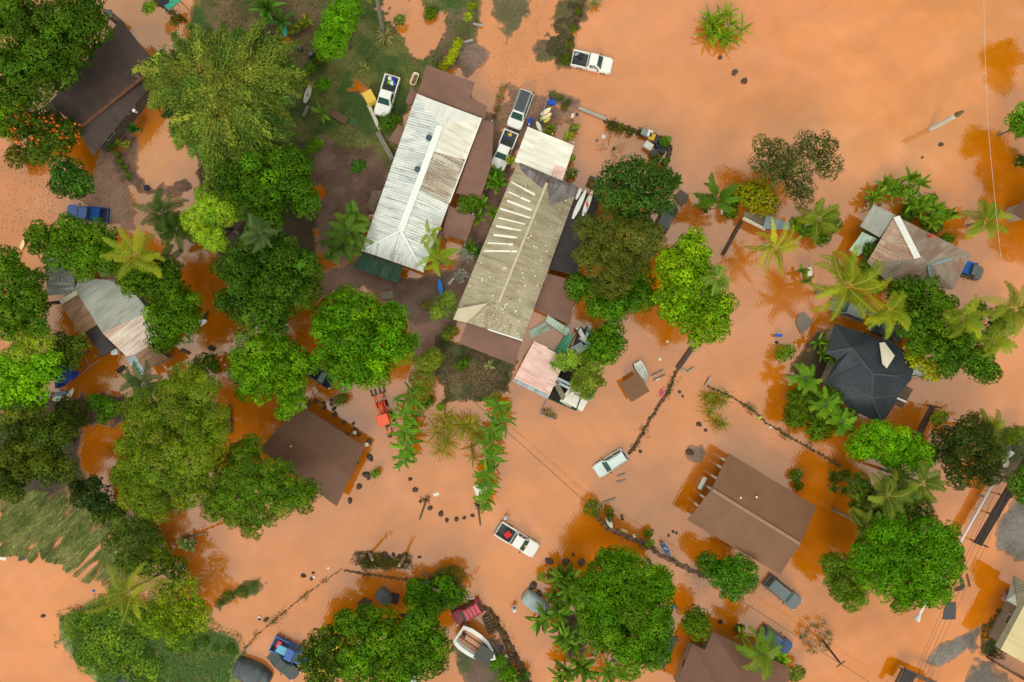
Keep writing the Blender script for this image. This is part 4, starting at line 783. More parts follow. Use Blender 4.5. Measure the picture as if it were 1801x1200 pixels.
roof_mesh('blue_grey_roof', [(1348,378,2.1),(1394,394,2.1),(1388,404,2.),(1342,402,2.)], [(0,1,2,3)], R_BLUEG, (1306,384,1345,406), rt, off); posts([(1312,382),(1345,402),(1390,402),(1350,380)], -.5, 1.75, rt, off, WOODG, .05)
# --- tarps and odd panels
def panel(name, label, cat, poly, m, thick=.05, sag=0):
    c = P(sum(p[0] for p in poly) / len(poly), sum(p[1] for p in poly) / len(poly)); c.z = 0; vs = [P(*p) - c for p in poly]; n_ = len(vs); bm = bmesh.new(); bv = [bm.verts.new(v) for v in vs]; f = bm.faces.new(bv)
    if f.normal.z < 0 or area2(vs) < 0: f.normal_flip()
    bmesh.ops.triangulate(bm, faces=bm.faces[:]); bmesh.ops.subdivide_edges(bm, edges=bm.edges[:], cuts=4, use_grid_fill=True)
    if sag:
        for v in bm.verts: v.co.z += sag * (float(fbm(np.array(v.co.x + c.x), np.array(v.co.y + c.y), .8, 3, 5)) - .5)
    me = bpy.data.meshes.new(name); bm.to_mesh(me); bm.free(); me.materials.append(m); o = mkobj(name, me); o.location = c; s = o.modifiers.new('t', 'SOLIDIFY'); s.thickness = thick; s.offset = -1; tag(o, label, cat); return o
panel('tarp', 'bright blue tarp stretched under the bright green tree', 'tarp', [(90,655,2.),(110,638,2.2),(126,633,2.3),(133,648,2.1),(144,656,1.9),(125,670,1.8),(108,682,1.6),(96,684,1.7)], mat('blue_tarp', lin((10,60,150)), .45, .3, .6), .03, 1.6)
panel('tarp', 'black tarp spread at the left edge under the bright green tree', 'tarp', [(-8,705,1.4),(40,700,1.5),(60,718,1.3),(40,726,1.2),(-8,722,1.2)], mat('black_tarp', (.02,.022,.026), .5, .4, .8), .03, 1.)
panel('roof_sheet', 'blue-grey flattened sheet in the road water near the power lines', 'sheet', [(1665,1060,.06),(1682,1060,.08),(1681,1090,.05),(1658,1090,.04),(1660,1076,.05)], mat('slate_sheet', lin((78,80,86)), .8, .1), .04)
panel('roof_sheet', 'dark L-shaped board floating in the road water near the power lines', 'sheet', [(1688,1017,.1),(1693,1016,.1),(1698,1032,.1),(1694,1038,.1),(1680,1041,.1),(1679,1036,.1),(1690,1031,.1)], mat('dark_board', lin((72,62,56)), .8, .1), .06)
panel('board', 'thin brown board floating beside the dark L-shaped board', 'board', [(1700,1010,.1),(1703,1011,.1),(1708,1032,.1),(1705,1033,.1)], WOODB, .06)
panel('roof_sheet', 'white sheet propped among the lower row of small palms', 'sheet', [(832,856,1.3),(848,848,1.4),(857,852,1.4),(855,870,1.),(838,872,1.)], mat('white_sheet', lin((232,228,220)), .7, .05), .04, .2)
panel('roof_sheet', 'grey-brown sheet on the water beside the dark palm by the black truck', 'sheet', [(1186,346,.15),(1197,333,.2),(1211,343,.2),(1209,355,.15),(1200,364,.12),(1190,355,.12)], mat('dull_grey_sheet', lin((112,92,90)), .8, .1), .05, .3)
panel('roof_sheet', 'small corrugated grey panel on the mud between the two long houses', 'sheet', [(668,514,.4),(690,511,.5),(692,525,.4),(670,527,.4)], WOODG, .04)
panel('roof_sheet', 'striped rusty sheet standing against the west side of the white roofed house', 'sheet', [(655,335,1.6),(671,335,2.),(658,375,1.8),(644,366,1.4)], R_RUST2 if False else mat('striped_rust', lin((122,100,84)), .8, .3, 2), .05)
panel('crate', 'weathered brown pallet of boards floating by the coconut palm shadow', 'pallet', [(1405,553,.2),(1415,550,.2),(1430,566,.2),(1418,580,.2),(1409,586,.2),(1400,568,.2)], WOODG, .12)
# ================================================================== vehicles
def rrect(x0, x1, w_, rf, rb, k=4):
    pts = []
    for cx, cy, r, a0 in ((x1 - rf, w_ / 2 - rf, rf, 90), (x0 + rb, w_ / 2 - rb, rb, 180)):
        pass
    def arc(cx, cy, r, a0, a1): return [(cx + r * math.cos(math.radians(a0 + (a1 - a0) * i / k)), cy + r * math.sin(math.radians(a0 + (a1 - a0) * i / k))) for i in range(k + 1)]
    h = w_ / 2
    return arc(x1 - rf, -h + rf, rf, -90, 0) + arc(x1 - rf, h - rf, rf, 0, 90) + arc(x0 + rb, h - rb, rb, 90, 180) + arc(x0 + rb, -h + rb, rb, 180, 270)
def paint(name, c, rough=.25): return mat(name, c, rough, .05, 1.2, spec=.5, coat=.6)
LAMP = mat('headlamp_glass', (.7, .7, .68), .1); TAIL = mat('tail_lamp', (.35, .01, .01), .2); RIM = mat('alloy', (.4, .4, .42), .3, metal=.6)
def vehicle(name, label, cat, rear, front, kind, body, W=1.85, roofcol=None, sink=.35, glass=GLASS, rails=False, z=1.0):
    a = P(rear[0], rear[1], z); b = P(front[0], front[1], z); L = (b - a).length; c = (a + b) / 2; rz = math.atan2(b.y - a.y, b.x - a.x)
    bh = ground_h(c.x, c.y); gz = bh - .02 if bh > .02 else -sink
    rt = thing(name, label, cat, (c.x, c.y, gz), rz); H = L / 2; rc = roofcol or body
    def ring(x0, x1, w_, rf, rb, zz): return [(x, y, zz) for x, y in rrect(x0, x1, w_, rf, rb)]
    belt = 1.0; hood = .95
    if kind == 'pickup':
        xb = -.10 * L; gx0, gx1 = xb + .03, .24 * L; tx0, tx1 = xb + .12, .12 * L; zt = 1.72; belt = 1.08; hood = 1.05
    elif kind == 'van': xb = -H; gx0, gx1 = -H + .1, .30 * L; tx0, tx1 = -H + .3, .17 * L; zt = 1.8; belt = 1.05; hood = 1.0
    elif kind == 'suv': xb = -H; gx0, gx1 = -H + .12, .22 * L; tx0, tx1 = -H + .35, .08 * L; zt = 1.65
    else: xb = -H; gx0, gx1 = -.36 * L, .2 * L; tx0, tx1 = -.2 * L, .05 * L; zt = 1.4; belt = .92; hood = .9
    rb = .06 if kind == 'pickup' else .28
    MB().loft([ring(xb, H - .1, W * .94, .3, rb, .22), ring(xb, H, W, .38, rb, .45), ring(xb, H, W, .4, rb, .72), ring(xb + .02, H - .06, W * .96, .42, rb, hood - .07), ring(xb + .05, H - .16, W * .88, .4, rb, hood)]).build('body', body, rt, True).modifiers.new('n', 'WEIGHTED_NORMAL')
    w0, w1 = W * .9, W * .74
    MB().loft([ring(gx0, gx1, w0, .16, .12, hood - .04), ring(gx0, gx1, w0, .16, .12, belt), ring(tx0, tx1, w1, .16, .12, zt - .05), ring(tx0 + .06, tx1 - .06, w1 - .12, .14, .1, zt)]).build('cabin', rc, rt, False)
    def quad(nm, c4, m_=glass):
        v = [Vector(q) for q in c4]; nrm = (v[1] - v[0]).cross(v[3] - v[0]).normalized(); me = MB(); me.add([q + nrm * .018 for q in v] + [q - nrm * .02 for q in v], [(0,1,2,3),(7,6,5,4),(0,4,5,1),(1,5,6,2),(2,6,7,3),(3,7,4,0)]); return me.build(nm, m_, rt)
    zb = belt + .03; zz = zt - .06
    quad('windshield', [(gx1 - .02, -w0 * .42, zb), (gx1 - .02, w0 * .42, zb), (tx1 + .02, w1 * .42, zz), (tx1 + .02, -w1 * .42, zz)])
    quad('rear_window', [(gx0, w0 * .41, zb), (gx0, -w0 * .41, zb), (tx0, -w1 * .41, zz), (tx0, w1 * .41, zz)])
    for s_ in (-1, 1):
        xs = [(gx0 + .25, (gx0 + gx1) / 2 - .05), ((gx0 + gx1) / 2 + .05, gx1 - .3)]
        for (xa, xc) in xs:
            f = lambda x: tx0 + (x - gx0) / (gx1 - gx0) * (tx1 - tx0)
            q = [(xa, s_ * w0 / 2, zb), (xc, s_ * w0 / 2, zb), (f(xc), s_ * w1 / 2, zz), (f(xa), s_ * w1 / 2, zz)]; q = q if s_ < 0 else q[::-1]; quad('side_window', q)
        MB().box((gx1 - .35, s_ * (W / 2 + .08), belt + .05), (.14, .2, .14)).build('mirror', BLACKM, rt, bevel=.03)
        MB().box((H - .12, s_ * W * .36, .76), (.16, .34, .14), s_ * -.25).build('headlight', LAMP, rt, bevel=.03)
        MB().box((-H + .03, s_ * W * .43, .85), (.09, .16, .28)).build('tail_light', TAIL, rt, bevel=.02)
        for xw in (H - .95, -H + (.95 if kind != 'pickup' else 1.15)):
            wv = MB(); wv.add(*_wheel(xw, s_ * (W / 2 - .1), .36, .24)); wo = wv.build('wheel', DARK, rt, True); r_ = MB(); r_.add(*_wheel(xw, s_ * (W / 2 - .08), .2, .25)); r_.build('rim', RIM, wo)
    if kind == 'pickup':
        x0, x1 = -H, xb - .03; mb = MB(); t = .14; hb = 1.02
        for s_ in (-1, 1): mb.box(((x0 + x1) / 2, s_ * (W / 2 - t / 2 - .01), .72), (x1 - x0, t, hb - .42))
        mb.box((x0 + .05, 0, .72), (.09, W - 2 * t - .01, hb - .44)); mb.box((x1 - .04, 0, .72), (.07, W - 2 * t - .01, hb - .43)); mb.build('truck_bed', body, rt, bevel=.03)
        MB().box(((x0 + x1) / 2, 0, .55), (x1 - x0 - .12, W - 2 * t, .08)).build('bed_liner', mat('bed_liner', (.05, .055, .06), .8, .3, 5), rt)
        MB().box((x0 - .06, 0, .5), (.12, W * .9, .16)).build('bumper', METAL, rt, bevel=.03)
    if rails or kind in ('suv', 'van'):
        mb = MB()
        for s_ in (-1, 1): mb.box(((tx0 + tx1) / 2, s_ * w1 * .42, zt + .03), ((tx1 - tx0) * .85, .05, .05))
        if rails:
            for q in (.25, .5, .75): mb.box((tx0 + (tx1 - tx0) * q, 0, zt + .045), (.06, w1 * .82, .04))
        mb.build('roof_rack', METAL if not rails else BLACKM, rt)
    return rt
def _wheel(x, y, r, w_, n=14):
    v = []; 
    for yy, rr in ((-w_ / 2, r * .9), (-w_ / 2 + .03, r), (w_ / 2 - .03, r), (w_ / 2, r * .9)): v += [(x + rr * math.cos(6.2832 * i / n), y + yy, .34 + rr * math.sin(6.2832 * i / n)) for i in range(n)]
    f = [(k * n + i, (k + 1) * n + i, (k + 1) * n + (i + 1) % n, k * n + (i + 1) % n) for k in range(3) for i in range(n)]; return v, f + [tuple(range(n)), tuple(range(3 * n, 4 * n))[::-1]]
WP = paint('white_car_paint', (.8, .8, .79)); SP = paint('silver_paint', (.62, .63, .64)); GP = paint('grey_car_paint', lin((96,108,116))); DK = paint('dark_car_paint', lin((38,46,52))); BP = paint('blue_car_paint', lin((16,84,170))); BP2 = paint('deep_blue_car_paint', lin((22,74,132))); RP = paint('dark_red_car_paint', lin((128,16,36))); RP2 = paint('sun_faded_red_roof', lin((206,62,88)), .4); DB = paint('navy_car_paint', lin((22,28,44)))
vehicle('pickup_truck', 'white double-cab pickup parked in the flood by the grassy bank at the top', 'pickup truck', (1007,98), (1078,114), 'pickup', WP, 1.95)
vehicle('pickup_truck', 'white pickup on the lawn with blue and white cargo in its bed', 'pickup truck', (691,134), (670,204), 'pickup', WP, 1.95)
vehicle('van', 'white van with a dark roof parked nose down the flooded lane', 'van', (927,159), (903,224), 'van', WP, 1.95)
vn = [o for o in SC.objects if o.get('category') == 'van'][0]; MB().loft([[(x, y, zz) for x, y in rrect(-1.95, .62, 1.36, .12, .12)] for zz in (1.79, 1.83)]).build('roof_panel', paint('dark_roof_paint', lin((44,54,64)), .35), vn)
vehicle('pickup_truck', 'white pickup with a full bed parked behind the cream porch roof', 'pickup truck', (900,231), (873,298), 'pickup', WP, 1.9)
vehicle('pickup_truck', 'bright blue pickup half hidden by the trees on the left', 'pickup truck', (186,378), (113,371), 'pickup', BP, 1.85)
vehicle('suv', 'silver-white SUV standing in open water beside the two grey stakes', 'suv', (1102,799), (1049,833), 'suv', paint('pearl_paint', lin((214,226,232))), 1.8)
vehicle('pickup_truck', 'white pickup driving through the flood with a red bundle in its bed', 'pickup truck', (876,931), (944,973), 'pickup', WP, 1.95)
vehicle('suv', 'grey SUV parked at the corner of the raised brown house', 'suv', (1352,1022), (1408,1068), 'suv', GP, 1.85)
vehicle('suv', 'blue SUV under a palm frond by the bottom house', 'suv', (1342,1112), (1393,1148), 'suv', BP2, 1.85)
vehicle('suv', 'dark red SUV with a faded red roof and roof rack behind the motor boat', 'suv', (847,1066), (797,1094), 'suv', RP, 2.0, roofcol=RP2, rails=True)
vehicle('pickup_truck', 'blue pickup loaded with blue and red things at the bottom edge of the photo', 'pickup truck', (477,1134), (540,1166), 'pickup', BP, 1.95)
vehicle('car', 'dark grey car parked tight against the loaded blue pickup', 'car', (474,1152), (519,1195), 'sedan', DK, 1.75)
vehicle('car', 'dark navy car under the bright green tree beside the square brown house', 'car', (535,646), (584,676), 'sedan', DB, 1.8)
vehicle('pickup_truck', 'black pickup mostly hidden under the trees near the surfboards', 'pickup truck', (1162,404), (1186,358), 'suv', DK, 1.85)
vehicle('pickup_truck', 'small pickup with a blue load cover beside the rusty roofed house', 'pickup truck', (1688,468), (1733,482), 'pickup', paint('dull_grey_paint', lin((84,88,90))), 1.75)
vehicle('car', 'grey car with a rusty orange hood under the coconut palm, north of the blue-grey house', 'car', (1592,592), (1538,570), 'suv', paint('dull_dark_paint', lin((74,82,86))), 1.8)
vehicle('car', 'grey car half hidden below the largest coconut palm', 'car', (1525,556), (1466,532), 'suv', paint('chalk_paint', lin((120,126,128)), .5), 1.8)
vehicle('car', 'pale car half hidden by foliage east of the blue-grey house', 'car', (1600,648), (1647,656), 'suv', paint('pale_car_paint', lin((200,206,206))), 1.8)
vehicle('car', 'white car glimpsed under the flowering tree at the bottom edge', 'car', (700,1188), (730,1205), 'sedan', SP, 1.7)
# covered vehicles and boats
def lumpy(name, label, cat, rear, front, W, H, m, seed=0, z0=0.0, nose=.5, tail=.85, bulge=.12):
    a = P(*rear, H * .5); b = P(*front, H * .5); L = (b - a).length; c = (a + b) / 2; rz = math.atan2(b.y - a.y, b.x - a.x); rng = np.random.default_rng(seed); rings = []; N = 18; K = 20
    for i in range(N):
        t = i / (N - 1); x = (t - .5) * L; wv = W / 2 * (min(1, tail + (1 - tail) * min(1, t * 4)) if t < .5 else 1 - (1 - nose) * max(0, (t - .6) / .4) ** 1.6); hh = H * (.72 + .28 * math.sin(math.pi * min(1, t * 1.15)))
        if i in (0, N - 1): wv *= .8; hh *= .6
        rings.append([(x + rng.normal(0, .02), wv * math.copysign(abs(math.cos(q)) ** .6, math.cos(q)) * (1 + rng.normal(0, .02)), -.3 if math.sin(q) < -.1 else z0 + hh * abs(math.sin(q)) ** .55 * (1 + bulge * rng.normal(0, .5))) for q in [2 * math.pi * k / K for k in range(K)]])
    o = MB().loft(rings).build(name, m, None, True); o.location = (c.x, c.y, 0); o.rotation_euler = (0, 0, rz); tag(o, label, cat); s = o.modifiers.new('s', 'SUBSURF'); s.levels = s.render_levels = 1; return o
lumpy('covered_boat', 'pale blue-grey tarpaulin covered boat beside the rocks and banana plants', 'boat', (921,1047), (966,1080), 1.9, 1.4, mat('pale_grey_tarp', lin((158,174,180)), .6, .12, 1.2, .03), 1)
lumpy('covered_car', 'dark grey tarpaulin covered car at the bottom edge near the fence', 'covered car', (411,1172), (474,1200), 2.6, 1.5, mat('dark_grey_tarp', lin((72,80,86)), .5, .3, 1.2, .05), 2)
lumpy('covered_car', 'small grey tarpaulin bundle behind the larger covered car', 'covered vehicle', (424,1196), (450,1212), 1.6, 1.1, mat('dark_grey_tarp', (0,0,0)), 3)
lumpy('covered_cart', 'blue-grey covered cart standing in the dark water above the flowering tree', 'covered cart', (664,1040), (686,1062), 1.6, 1.5, mat('blue_grey_tarp', lin((88,94,98)), .6, .2, 1.5, .04), 4, nose=.9)
lumpy('covered_boat', 'dark hull with an orange trim line at the bottom left edge', 'boat', (210,1212), (240,1168), 1.8, .9, mat('dark_hull', lin((34,40,48)), .5, .2), 5, nose=.4)
def hull(name, label, cat, stern, bow, W, m, inner, depth=.55, z=.3, rim=.12, nose=1.8, seats=0, parent=None):
    a = P(*stern, z); b = P(*bow, z); L = (b - a).length; c = (a + b) / 2; rz = math.atan2(b.y - a.y, b.x - a.x); rt = thing(name, label, cat, (c.x, c.y, z - depth * .5), rz)
    def plan(k, zz, N=22):
        up = []
        for i in range(N):
            t = i / (N - 1); up.append(((t - .5) * L * (1 - (1 - k) * .3), W / 2 * k * (min(1, .8 + t) if t < .2 else 1) * (1 - max(0, (t - .35) / .65) ** nose)))
        return [(x, y, zz) for x, y in up] + [(x, -y, zz) for x, y in up[::-1]]
    MB().loft([plan(.6, 0), plan(.9, depth * .5), plan(1, depth), plan(1 - rim * 2 / W, depth + .03), plan(.72 - rim / W, depth * .45)], True).build('hull', m, rt, False)
    for i in range(seats): MB().box(((i + .5) / seats * L * .7 - L * .4, 0, depth * .75), (.3, W * .78, .06)).build('seat', inner, rt)
    return rt
hull('dinghy', 'white dinghy floating beside the small brown hut', 'boat', (1120,637), (1137,670), 1.15, WHITE, WHITE, .5, .4, seats=1, nose=2.6)
# motor boat
rt = hull('motor_boat', 'white motor boat on a trailer with a dark grey cabin top', 'boat', (806,1112), (872,1157), 3.0, WHITE, WHITE, 1.1, 1.0, rim=.45, nose=2.4)
MB().box((1.1, 0, 1.9), (1.9, 1.9, .1)).build('cabin_roof', mat('dark_grey_canvas', lin((76,76,78)), .8, .1), rt, bevel=.04)
for sx in (.3, 1.9):
    for sy in (-.8, .8): MB().tube([(sx, sy, .8), (sx, sy, 1.9)], .04).build('post', METAL, rt)
MB().box((1.1, 0, 1.1), (1.2, 1.3, .8)).build('console', mat('blue_grey_console', lin((84,104,104)), .5), rt, bevel=.08)
MB().box((-.6, .0, .58), (3.6, 1.9, .04)).build('deck', mat('muddy_deck', lin((206,150,120)), .6, .2), rt); MB().box((-2.1, .3, 1.2), (.5, .4, .7)).build('outboard_motor', BLACKM, rt, bevel=.06)
for sy in (-.35, .35): MB().box((-.7, sy, .66), (3.4, .06, .12)).build('deck_beam', WOODB, rt)
tr_ = thing('boat_trailer', 'grey metal trailer under the white motor boat', 'trailer', rt.location, rt.rotation_euler[2]); mb = MB(); mb.tube([(-2.6,-.9,-.2),(1.6,-.9,-.2),(4.0,0,-.1)], .06); mb.tube([(-2.6,.9,-.2),(1.6,.9,-.2),(4.0,0,-.1)], .06); mb.box((3.9,0,-.05), (.6,.15,.12)); mb.build('frame', METAL, tr_)
# tractor
def tractor():
    a = P(664,693,1.4); b = P(686,765,1.4); c = P(673,728,1.2); rz = math.atan2(a.y - b.y, a.x - b.x); rt = thing('tractor', 'orange tractor with a front loader bucket and rear digging arm in the shallow water', 'tractor', (c.x, c.y, -.35), rz)
    OR = paint('orange_paint', lin((236,84,40)), .35); DM = mat('dark_steel', (.05,.045,.04), .6, .3, 4)
    MB().loft([[(x, y, zz) for x, y in rrect(.1, 1.55, w_, .14, .05)] for w_, zz in ((.62,.75),(.66,1.2),(.52,1.42))]).build('hood', OR, rt, True)
    MB().loft([[(x, y, zz) for x, y in rrect(x0, x1, w_, .15, .15)] for x0, x1, w_, zz in ((-1.35,.0,1.36,2.3),(-1.38,.03,1.42,2.36),(-1.3,-.05,1.3,2.43))]).build('canopy', OR, rt, False)
    for x in (-1.2, -.1):
        for y in (-.55, .55): MB().tube([(x, y, .9), (x, y, 2.32)], .04).build('post', DM, rt)
    MB().box((-.5, 0, .85), (1.5, .7, .4)).build('chassis', DM, rt, bevel=.05); MB().box((-.75, 0, 1.2), (.5, .5, .5)).build('seat', DARK, rt, bevel=.08)
    for y in (-1, 1):
        wv = MB(); wv.add(*[(q if k else [(vx, vy, vz + .26) for vx, vy, vz in q]) for k, q in enumerate(_wheel(-.75, y * .8, .62, .36, 18))]); w0 = wv.build('wheel', DARK, rt, True); r_ = MB(); r_.add(*_wheel(-.75, y * .83, .3, .36)); r_.build('rim', OR, w0)
        wv = MB(); wv.add(*_wheel(1.1, y * .6, .38, .24)); w0 = wv.build('wheel', DARK, rt, True); r_ = MB(); r_.add(*_wheel(1.1, y * .61, .2, .25)); r_.build('rim', OR, w0)
        MB().tube([(.1, y * .5, 1.3), (1.3, y * .52, 1.25), (2.5, y * .55, .65)], .07).build('loader_arm', OR, rt); MB().box((-.75, y * .72, 1.35), (1.0, .3, .06)).build('fender', OR, rt, bevel=.02)
    MB().box((2.0, 0, .9), (.12, 1.1, .1)).build('cross_bar', OR, rt)
    MB().add([(2.35,-.85,.2),(2.35,.85,.2),(2.35,.85,.85),(2.35,-.85,.85),(3.1,-.85,.2),(3.1,.85,.2)], [(0,1,2,3),(0,4,5,1),(0,3,4),(1,5,2)]).build('bucket', DM, rt)
    for s_ in (-.8, -.25, .3, .8): MB().box((2.8, s_, .5), (.8, .07, .35)).build('bucket_tine', DM, rt)
    MB().box((-1.5, 0, .8), (.4, .6, .5)).build('arm_mount', DM, rt, bevel=.04); MB().tube([(-1.6, 0, .9), (-2.1, .05, 1.9), (-2.7, .05, 1.5)], [.1, .1, .08]).build('digging_arm', OR, rt); MB().box((-2.8, .05, 1.1), (.35, .4, .6), 0, 0, .4).build('digging_bucket', DM, rt)
tractor()
# ================================================================== surfboards
def surfboard(label, a, b, w_, col, z=.12, m=None, stripe=None, name='surfboard', tilt=0, group=None):
    p = P(*a, z); q = P(*b, z); L = (q - p).length; c = (p + q) / 2; bh = ground_h(c.x, c.y); zz = max(bh, 0) + z if z < 1 else z
    rt = thing(name, label, 'surfboard' if name == 'surfboard' else name.replace('_', ' '), (c.x, c.y, zz), math.atan2(q.y - p.y, q.x - p.x), group)
    def plan(k, h, N=14): 
        up = [((t - .5) * L * k, w_ / 2 * k * (math.sin(math.pi * (t * .9 + .07)) ** .65)) for t in [i / (N - 1) for i in range(N)]]; return [(x, y, h + .05 * (abs(x) / L * 2) ** 3) for x, y in up] + [(x, -y, h + .05 * (abs(x) / L * 2) ** 3) for x, y in up[::-1]]
    mm = m or mat('board_%d_%d_%d' % tuple(int(v * 99) for v in col), col, .4, .06, 2); MB().loft([plan(.9, -.04), plan(1, 0), plan(.93, .035)]).build('board', mm, rt, False)
    if stripe:
        for (x0, x1, y0, y1, cc_) in stripe:
            sm = mat('board_stripe_%d_%d_%d' % tuple(int(v * 99) for v in cc_), cc_, .4, .08); N = 8; U = []
            for i in range(N + 1):
                t = x0 + (x1 - x0) * i / N; wv = w_ / 2 * .9 * (math.sin(math.pi * (t * .9 + .07)) ** .65); U.append(((t - .5) * L, wv * y0, wv * y1, .041 + .05 * (abs(t - .5) * 2) ** 3))
            MB().add([(x, ya, h) for x, ya, yb, h in U] + [(x, yb, h) for x, ya, yb, h in U], [(i, i + 1, N + 2 + i, N + 1 + i) for i in range(N)]).build('deck_stripe', sm, rt)
    MB().box((-L * .42, 0, -.1), (.16, .02, .16)).build('fin', BLACKM, rt)
    return rt
CR = lin((232,222,190)); OW = lin((236,238,232)); ORG = lin((244,90,24))
surfboard('small white surfboard on the black carport roof, nearest the ridge', (1013,351), (1022,331), .42, OW, 2.95)
surfboard('long white paddleboard on the black carport roof, middle of three', (1007,385), (1031,334), .6, OW, 2.93)
surfboard('white paddleboard with an orange deck on the black carport roof', (1025,380), (1042,336), .62, OW, 2.9, stripe=[(.2,.88,-.75,.75,ORG)])
surfboard('cream surfboard lying uppermost by the blue bin', (951,203), (969,190), .55, CR, .5); surfboard('pink edged surfboard below the cream one', (955,204), (968,195), .4, lin((226,120,170)), .42)
surfboard('pale yellow surfboard among the plants north of the cream porch roof', (950,210), (970,200), .55, lin((236,228,170)), .4); surfboard('green edged surfboard lowest of the stack by the plants', (949,213), (969,204), .42, lin((120,190,130)), .32)
surfboard('yellow surfboard poking out of the plants by the porch', (956,216), (968,208), .4, lin((226,200,90)), .45)
surfboard('white surfboard standing against the cream porch corner', (944,214), (952,232), .5, OW, 1.2)
surfboard('yellow-white surfboard lying at the left edge by the trees', (36,440), (42,422), .5, lin((230,214,160)), .15)
surfboard('orange and white kayak moored beside the dark green bush', (334,574), (364,564), .85, OW, .2, name='kayak', stripe=[(.02,.55,-.98,.98,lin((226,72,20)))])
surfboard('surfboard with rainbow stripes beside the pale boats', (117,704), (129,683), .6, OW, .3, stripe=[(.1,.9,-.8,-.3,lin((220,80,70))),(.1,.9,-.2,.2,lin((230,200,60))),(.1,.9,.3,.8,lin((60,160,150)))])
surfboard('blue-grey canoe half shaded beside the bright green tree', (92,697), (118,690), .7, lin((110,130,140)), .3, name='canoe'); surfboard('white and teal canoe below the blue-grey one', (93,703), (112,699), .65, lin((200,214,210)), .3, name='canoe', stripe=[(.1,.9,-.8,0,lin((50,130,130)))])
surfboard('pale grey skiff with its end under the bright green tree', (66,708), (90,692), .9, lin((150,160,158)), .4, name='skiff')
surfboard('white surfboard resting across the stone wall by the round bush', (1067,910), (1077,929), .6, lin((238,236,220)), .55)
surfboard('blue kayak with a pale deck by the stone wall', (1164,954), (1178,978), .6, lin((30,90,160)), .5, name='kayak', stripe=[(.05,.85,-.6,.6,lin((140,170,210)))])
surfboard('small pink and blue float beside the stone wall', (1165,684), (1162,698), .45, lin((226,60,100)), .15, name='float', stripe=[(.1,.6,-.7,.7,lin((40,90,200)))])
surfboard('bright blue kayak between the two long houses', (777,521), (773,492), .6, lin((10,120,220)), .5, name='kayak')
surfboard('rainbow striped board under the dark tree', (1104,402), (1117,386), .6, lin((30,150,150)), .8, stripe=[(.05,.95,-.9,-.4,lin((230,70,90))),(.05,.95,-.35,.15,lin((240,190,40)))])
surfboard('turquoise board leaning by the banana leaves at the top', (500,46), (502,66), .6, lin((80,200,180)), .6); surfboard('small blue board afloat near the mango tree', (1183,1063), (1191,1072), .35, lin((60,110,170)), .1)
surfboard('weathered white boat with peeling paint on the grass beside the bamboo', (537,183), (548,150), .75, lin((190,188,180)), .35, name='old_boat', stripe=[(.1,.9,-.5,.3,lin((150,120,100)))])
surfboard('dark olive hull lying by the orange kayak', (354,566), (366,548), .4, lin((30,60,54)), .15, name='kayak')
# ================================================================== small objects
def boxy(name, label, cat, px, py, d, col, rz=0, z=None, group=None, lid=None, rough=.6, bev=.03):
    zz = z if z is not None else 0; c = P(px, py, zz + d[2] / 2); bh = ground_h(c.x, c.y); base = z if z is not None else (bh if bh > 0 else -.12)
    rt = thing(name, label, cat, (c.x, c.y, base), rz, group); m = mat('%s_%d_%d_%d' % (name, *[int(v * 99) for v in col]), col, rough, .12, 3)
    MB().box((0, 0, d[2] / 2), d).build('body', m, rt, bevel=bev)
    MB().box((0, 0, d[2] + .02), (d[0] * 1.04, d[1] * 1.04, .04)).build('lid', mat('lid_%d_%d_%d' % tuple(int(v * 99) for v in (lid or col)), lid or tuple(v * .85 for v in col), rough, .1), rt, bevel=.015); return rt
boxy('bin', 'blue bin lying by the mud bank near the surfboards', 'bin', 971,180,(.9,.6,.5), lin((20,80,200)), -.15); boxy('crate', 'blue crate standing by the front of the van', 'crate', 932,215,(.8,.5,.5), lin((20,70,180)), 1.3)
boxy('cooler', 'small white cooler on the brown bank edge', 'cooler', 1007,204,(.3,.55,.4), OW, -.3); boxy('box', 'small dark box beside the small white cooler', 'box', 1015,201,(.3,.3,.3), lin((60,64,70)), .2)
for (x, y, d, c, r, lab) in ((1133,234,(.75,.75,.6),lin((150,158,166)),-.35,'light grey washing machine at the west end of the junk pile'),(1142,236,(.55,.8,.7),OW,-.35,'white upright box between the grey machine and the yellow box'),(1146,242,(.7,.8,.7),lin((238,184,60)),-.35,'yellow box in the junk pile on the stone wall'),(1140,257,(1.0,.8,.55),OW,-.6,'white appliance lying in the water inside the stone wall'),
    (1154,248,(.9,.8,.5),lin((66,66,72)),-.3,'dark grey box with two red spots below the yellow box'),(1158,256,(.5,.7,.5),lin((44,60,90)),-.4,'navy blue box beside the white appliance'),(1164,264,(.9,.9,.6),lin((54,56,66)),-.4,'charcoal box at the south corner of the junk pile'),(1151,270,(1.0,.8,.5),lin((84,80,80)),.25,'dark brown-grey box tipped at the south end of the junk pile')): boxy('junk_box', lab, 'box', x, y, d, c, r, .35)
boxy('chest', 'yellow play-house roof beside the nose of the white pickup on the lawn', 'playhouse', 652,175,(1.15,1.35,1.5), lin((238,196,84)), .5, bev=.1)
boxy('cooler', 'white cooler standing by the square brown house, nearest its east corner', 'cooler', 645,782,(.42,.42,.4), OW, .1); boxy('cooler', 'white cooler among rocks beside the square brown house roof edge', 'cooler', 624,761,(.42,.42,.4), OW, -.1)
boxy('floating_box', 'black box afloat near the dark green bush on the left', 'box', 372,613,(.8,.5,.25), lin((30,32,36)), -.4); boxy('bucket', 'dark round pot on the water by the bottom house', 'bucket', 1267,1094,(.42,.42,.3), lin((50,42,40)), 0)
boxy('box', 'small white box by the shack dark roof corner', 'box', 203,619,(.75,.65,.5), lin((226,228,228)), .1, 1.0); boxy('box', 'orange pot by the tan house wall', 'pot', 838,477,(.4,.4,.4), lin((220,70,30)), 0, .6)
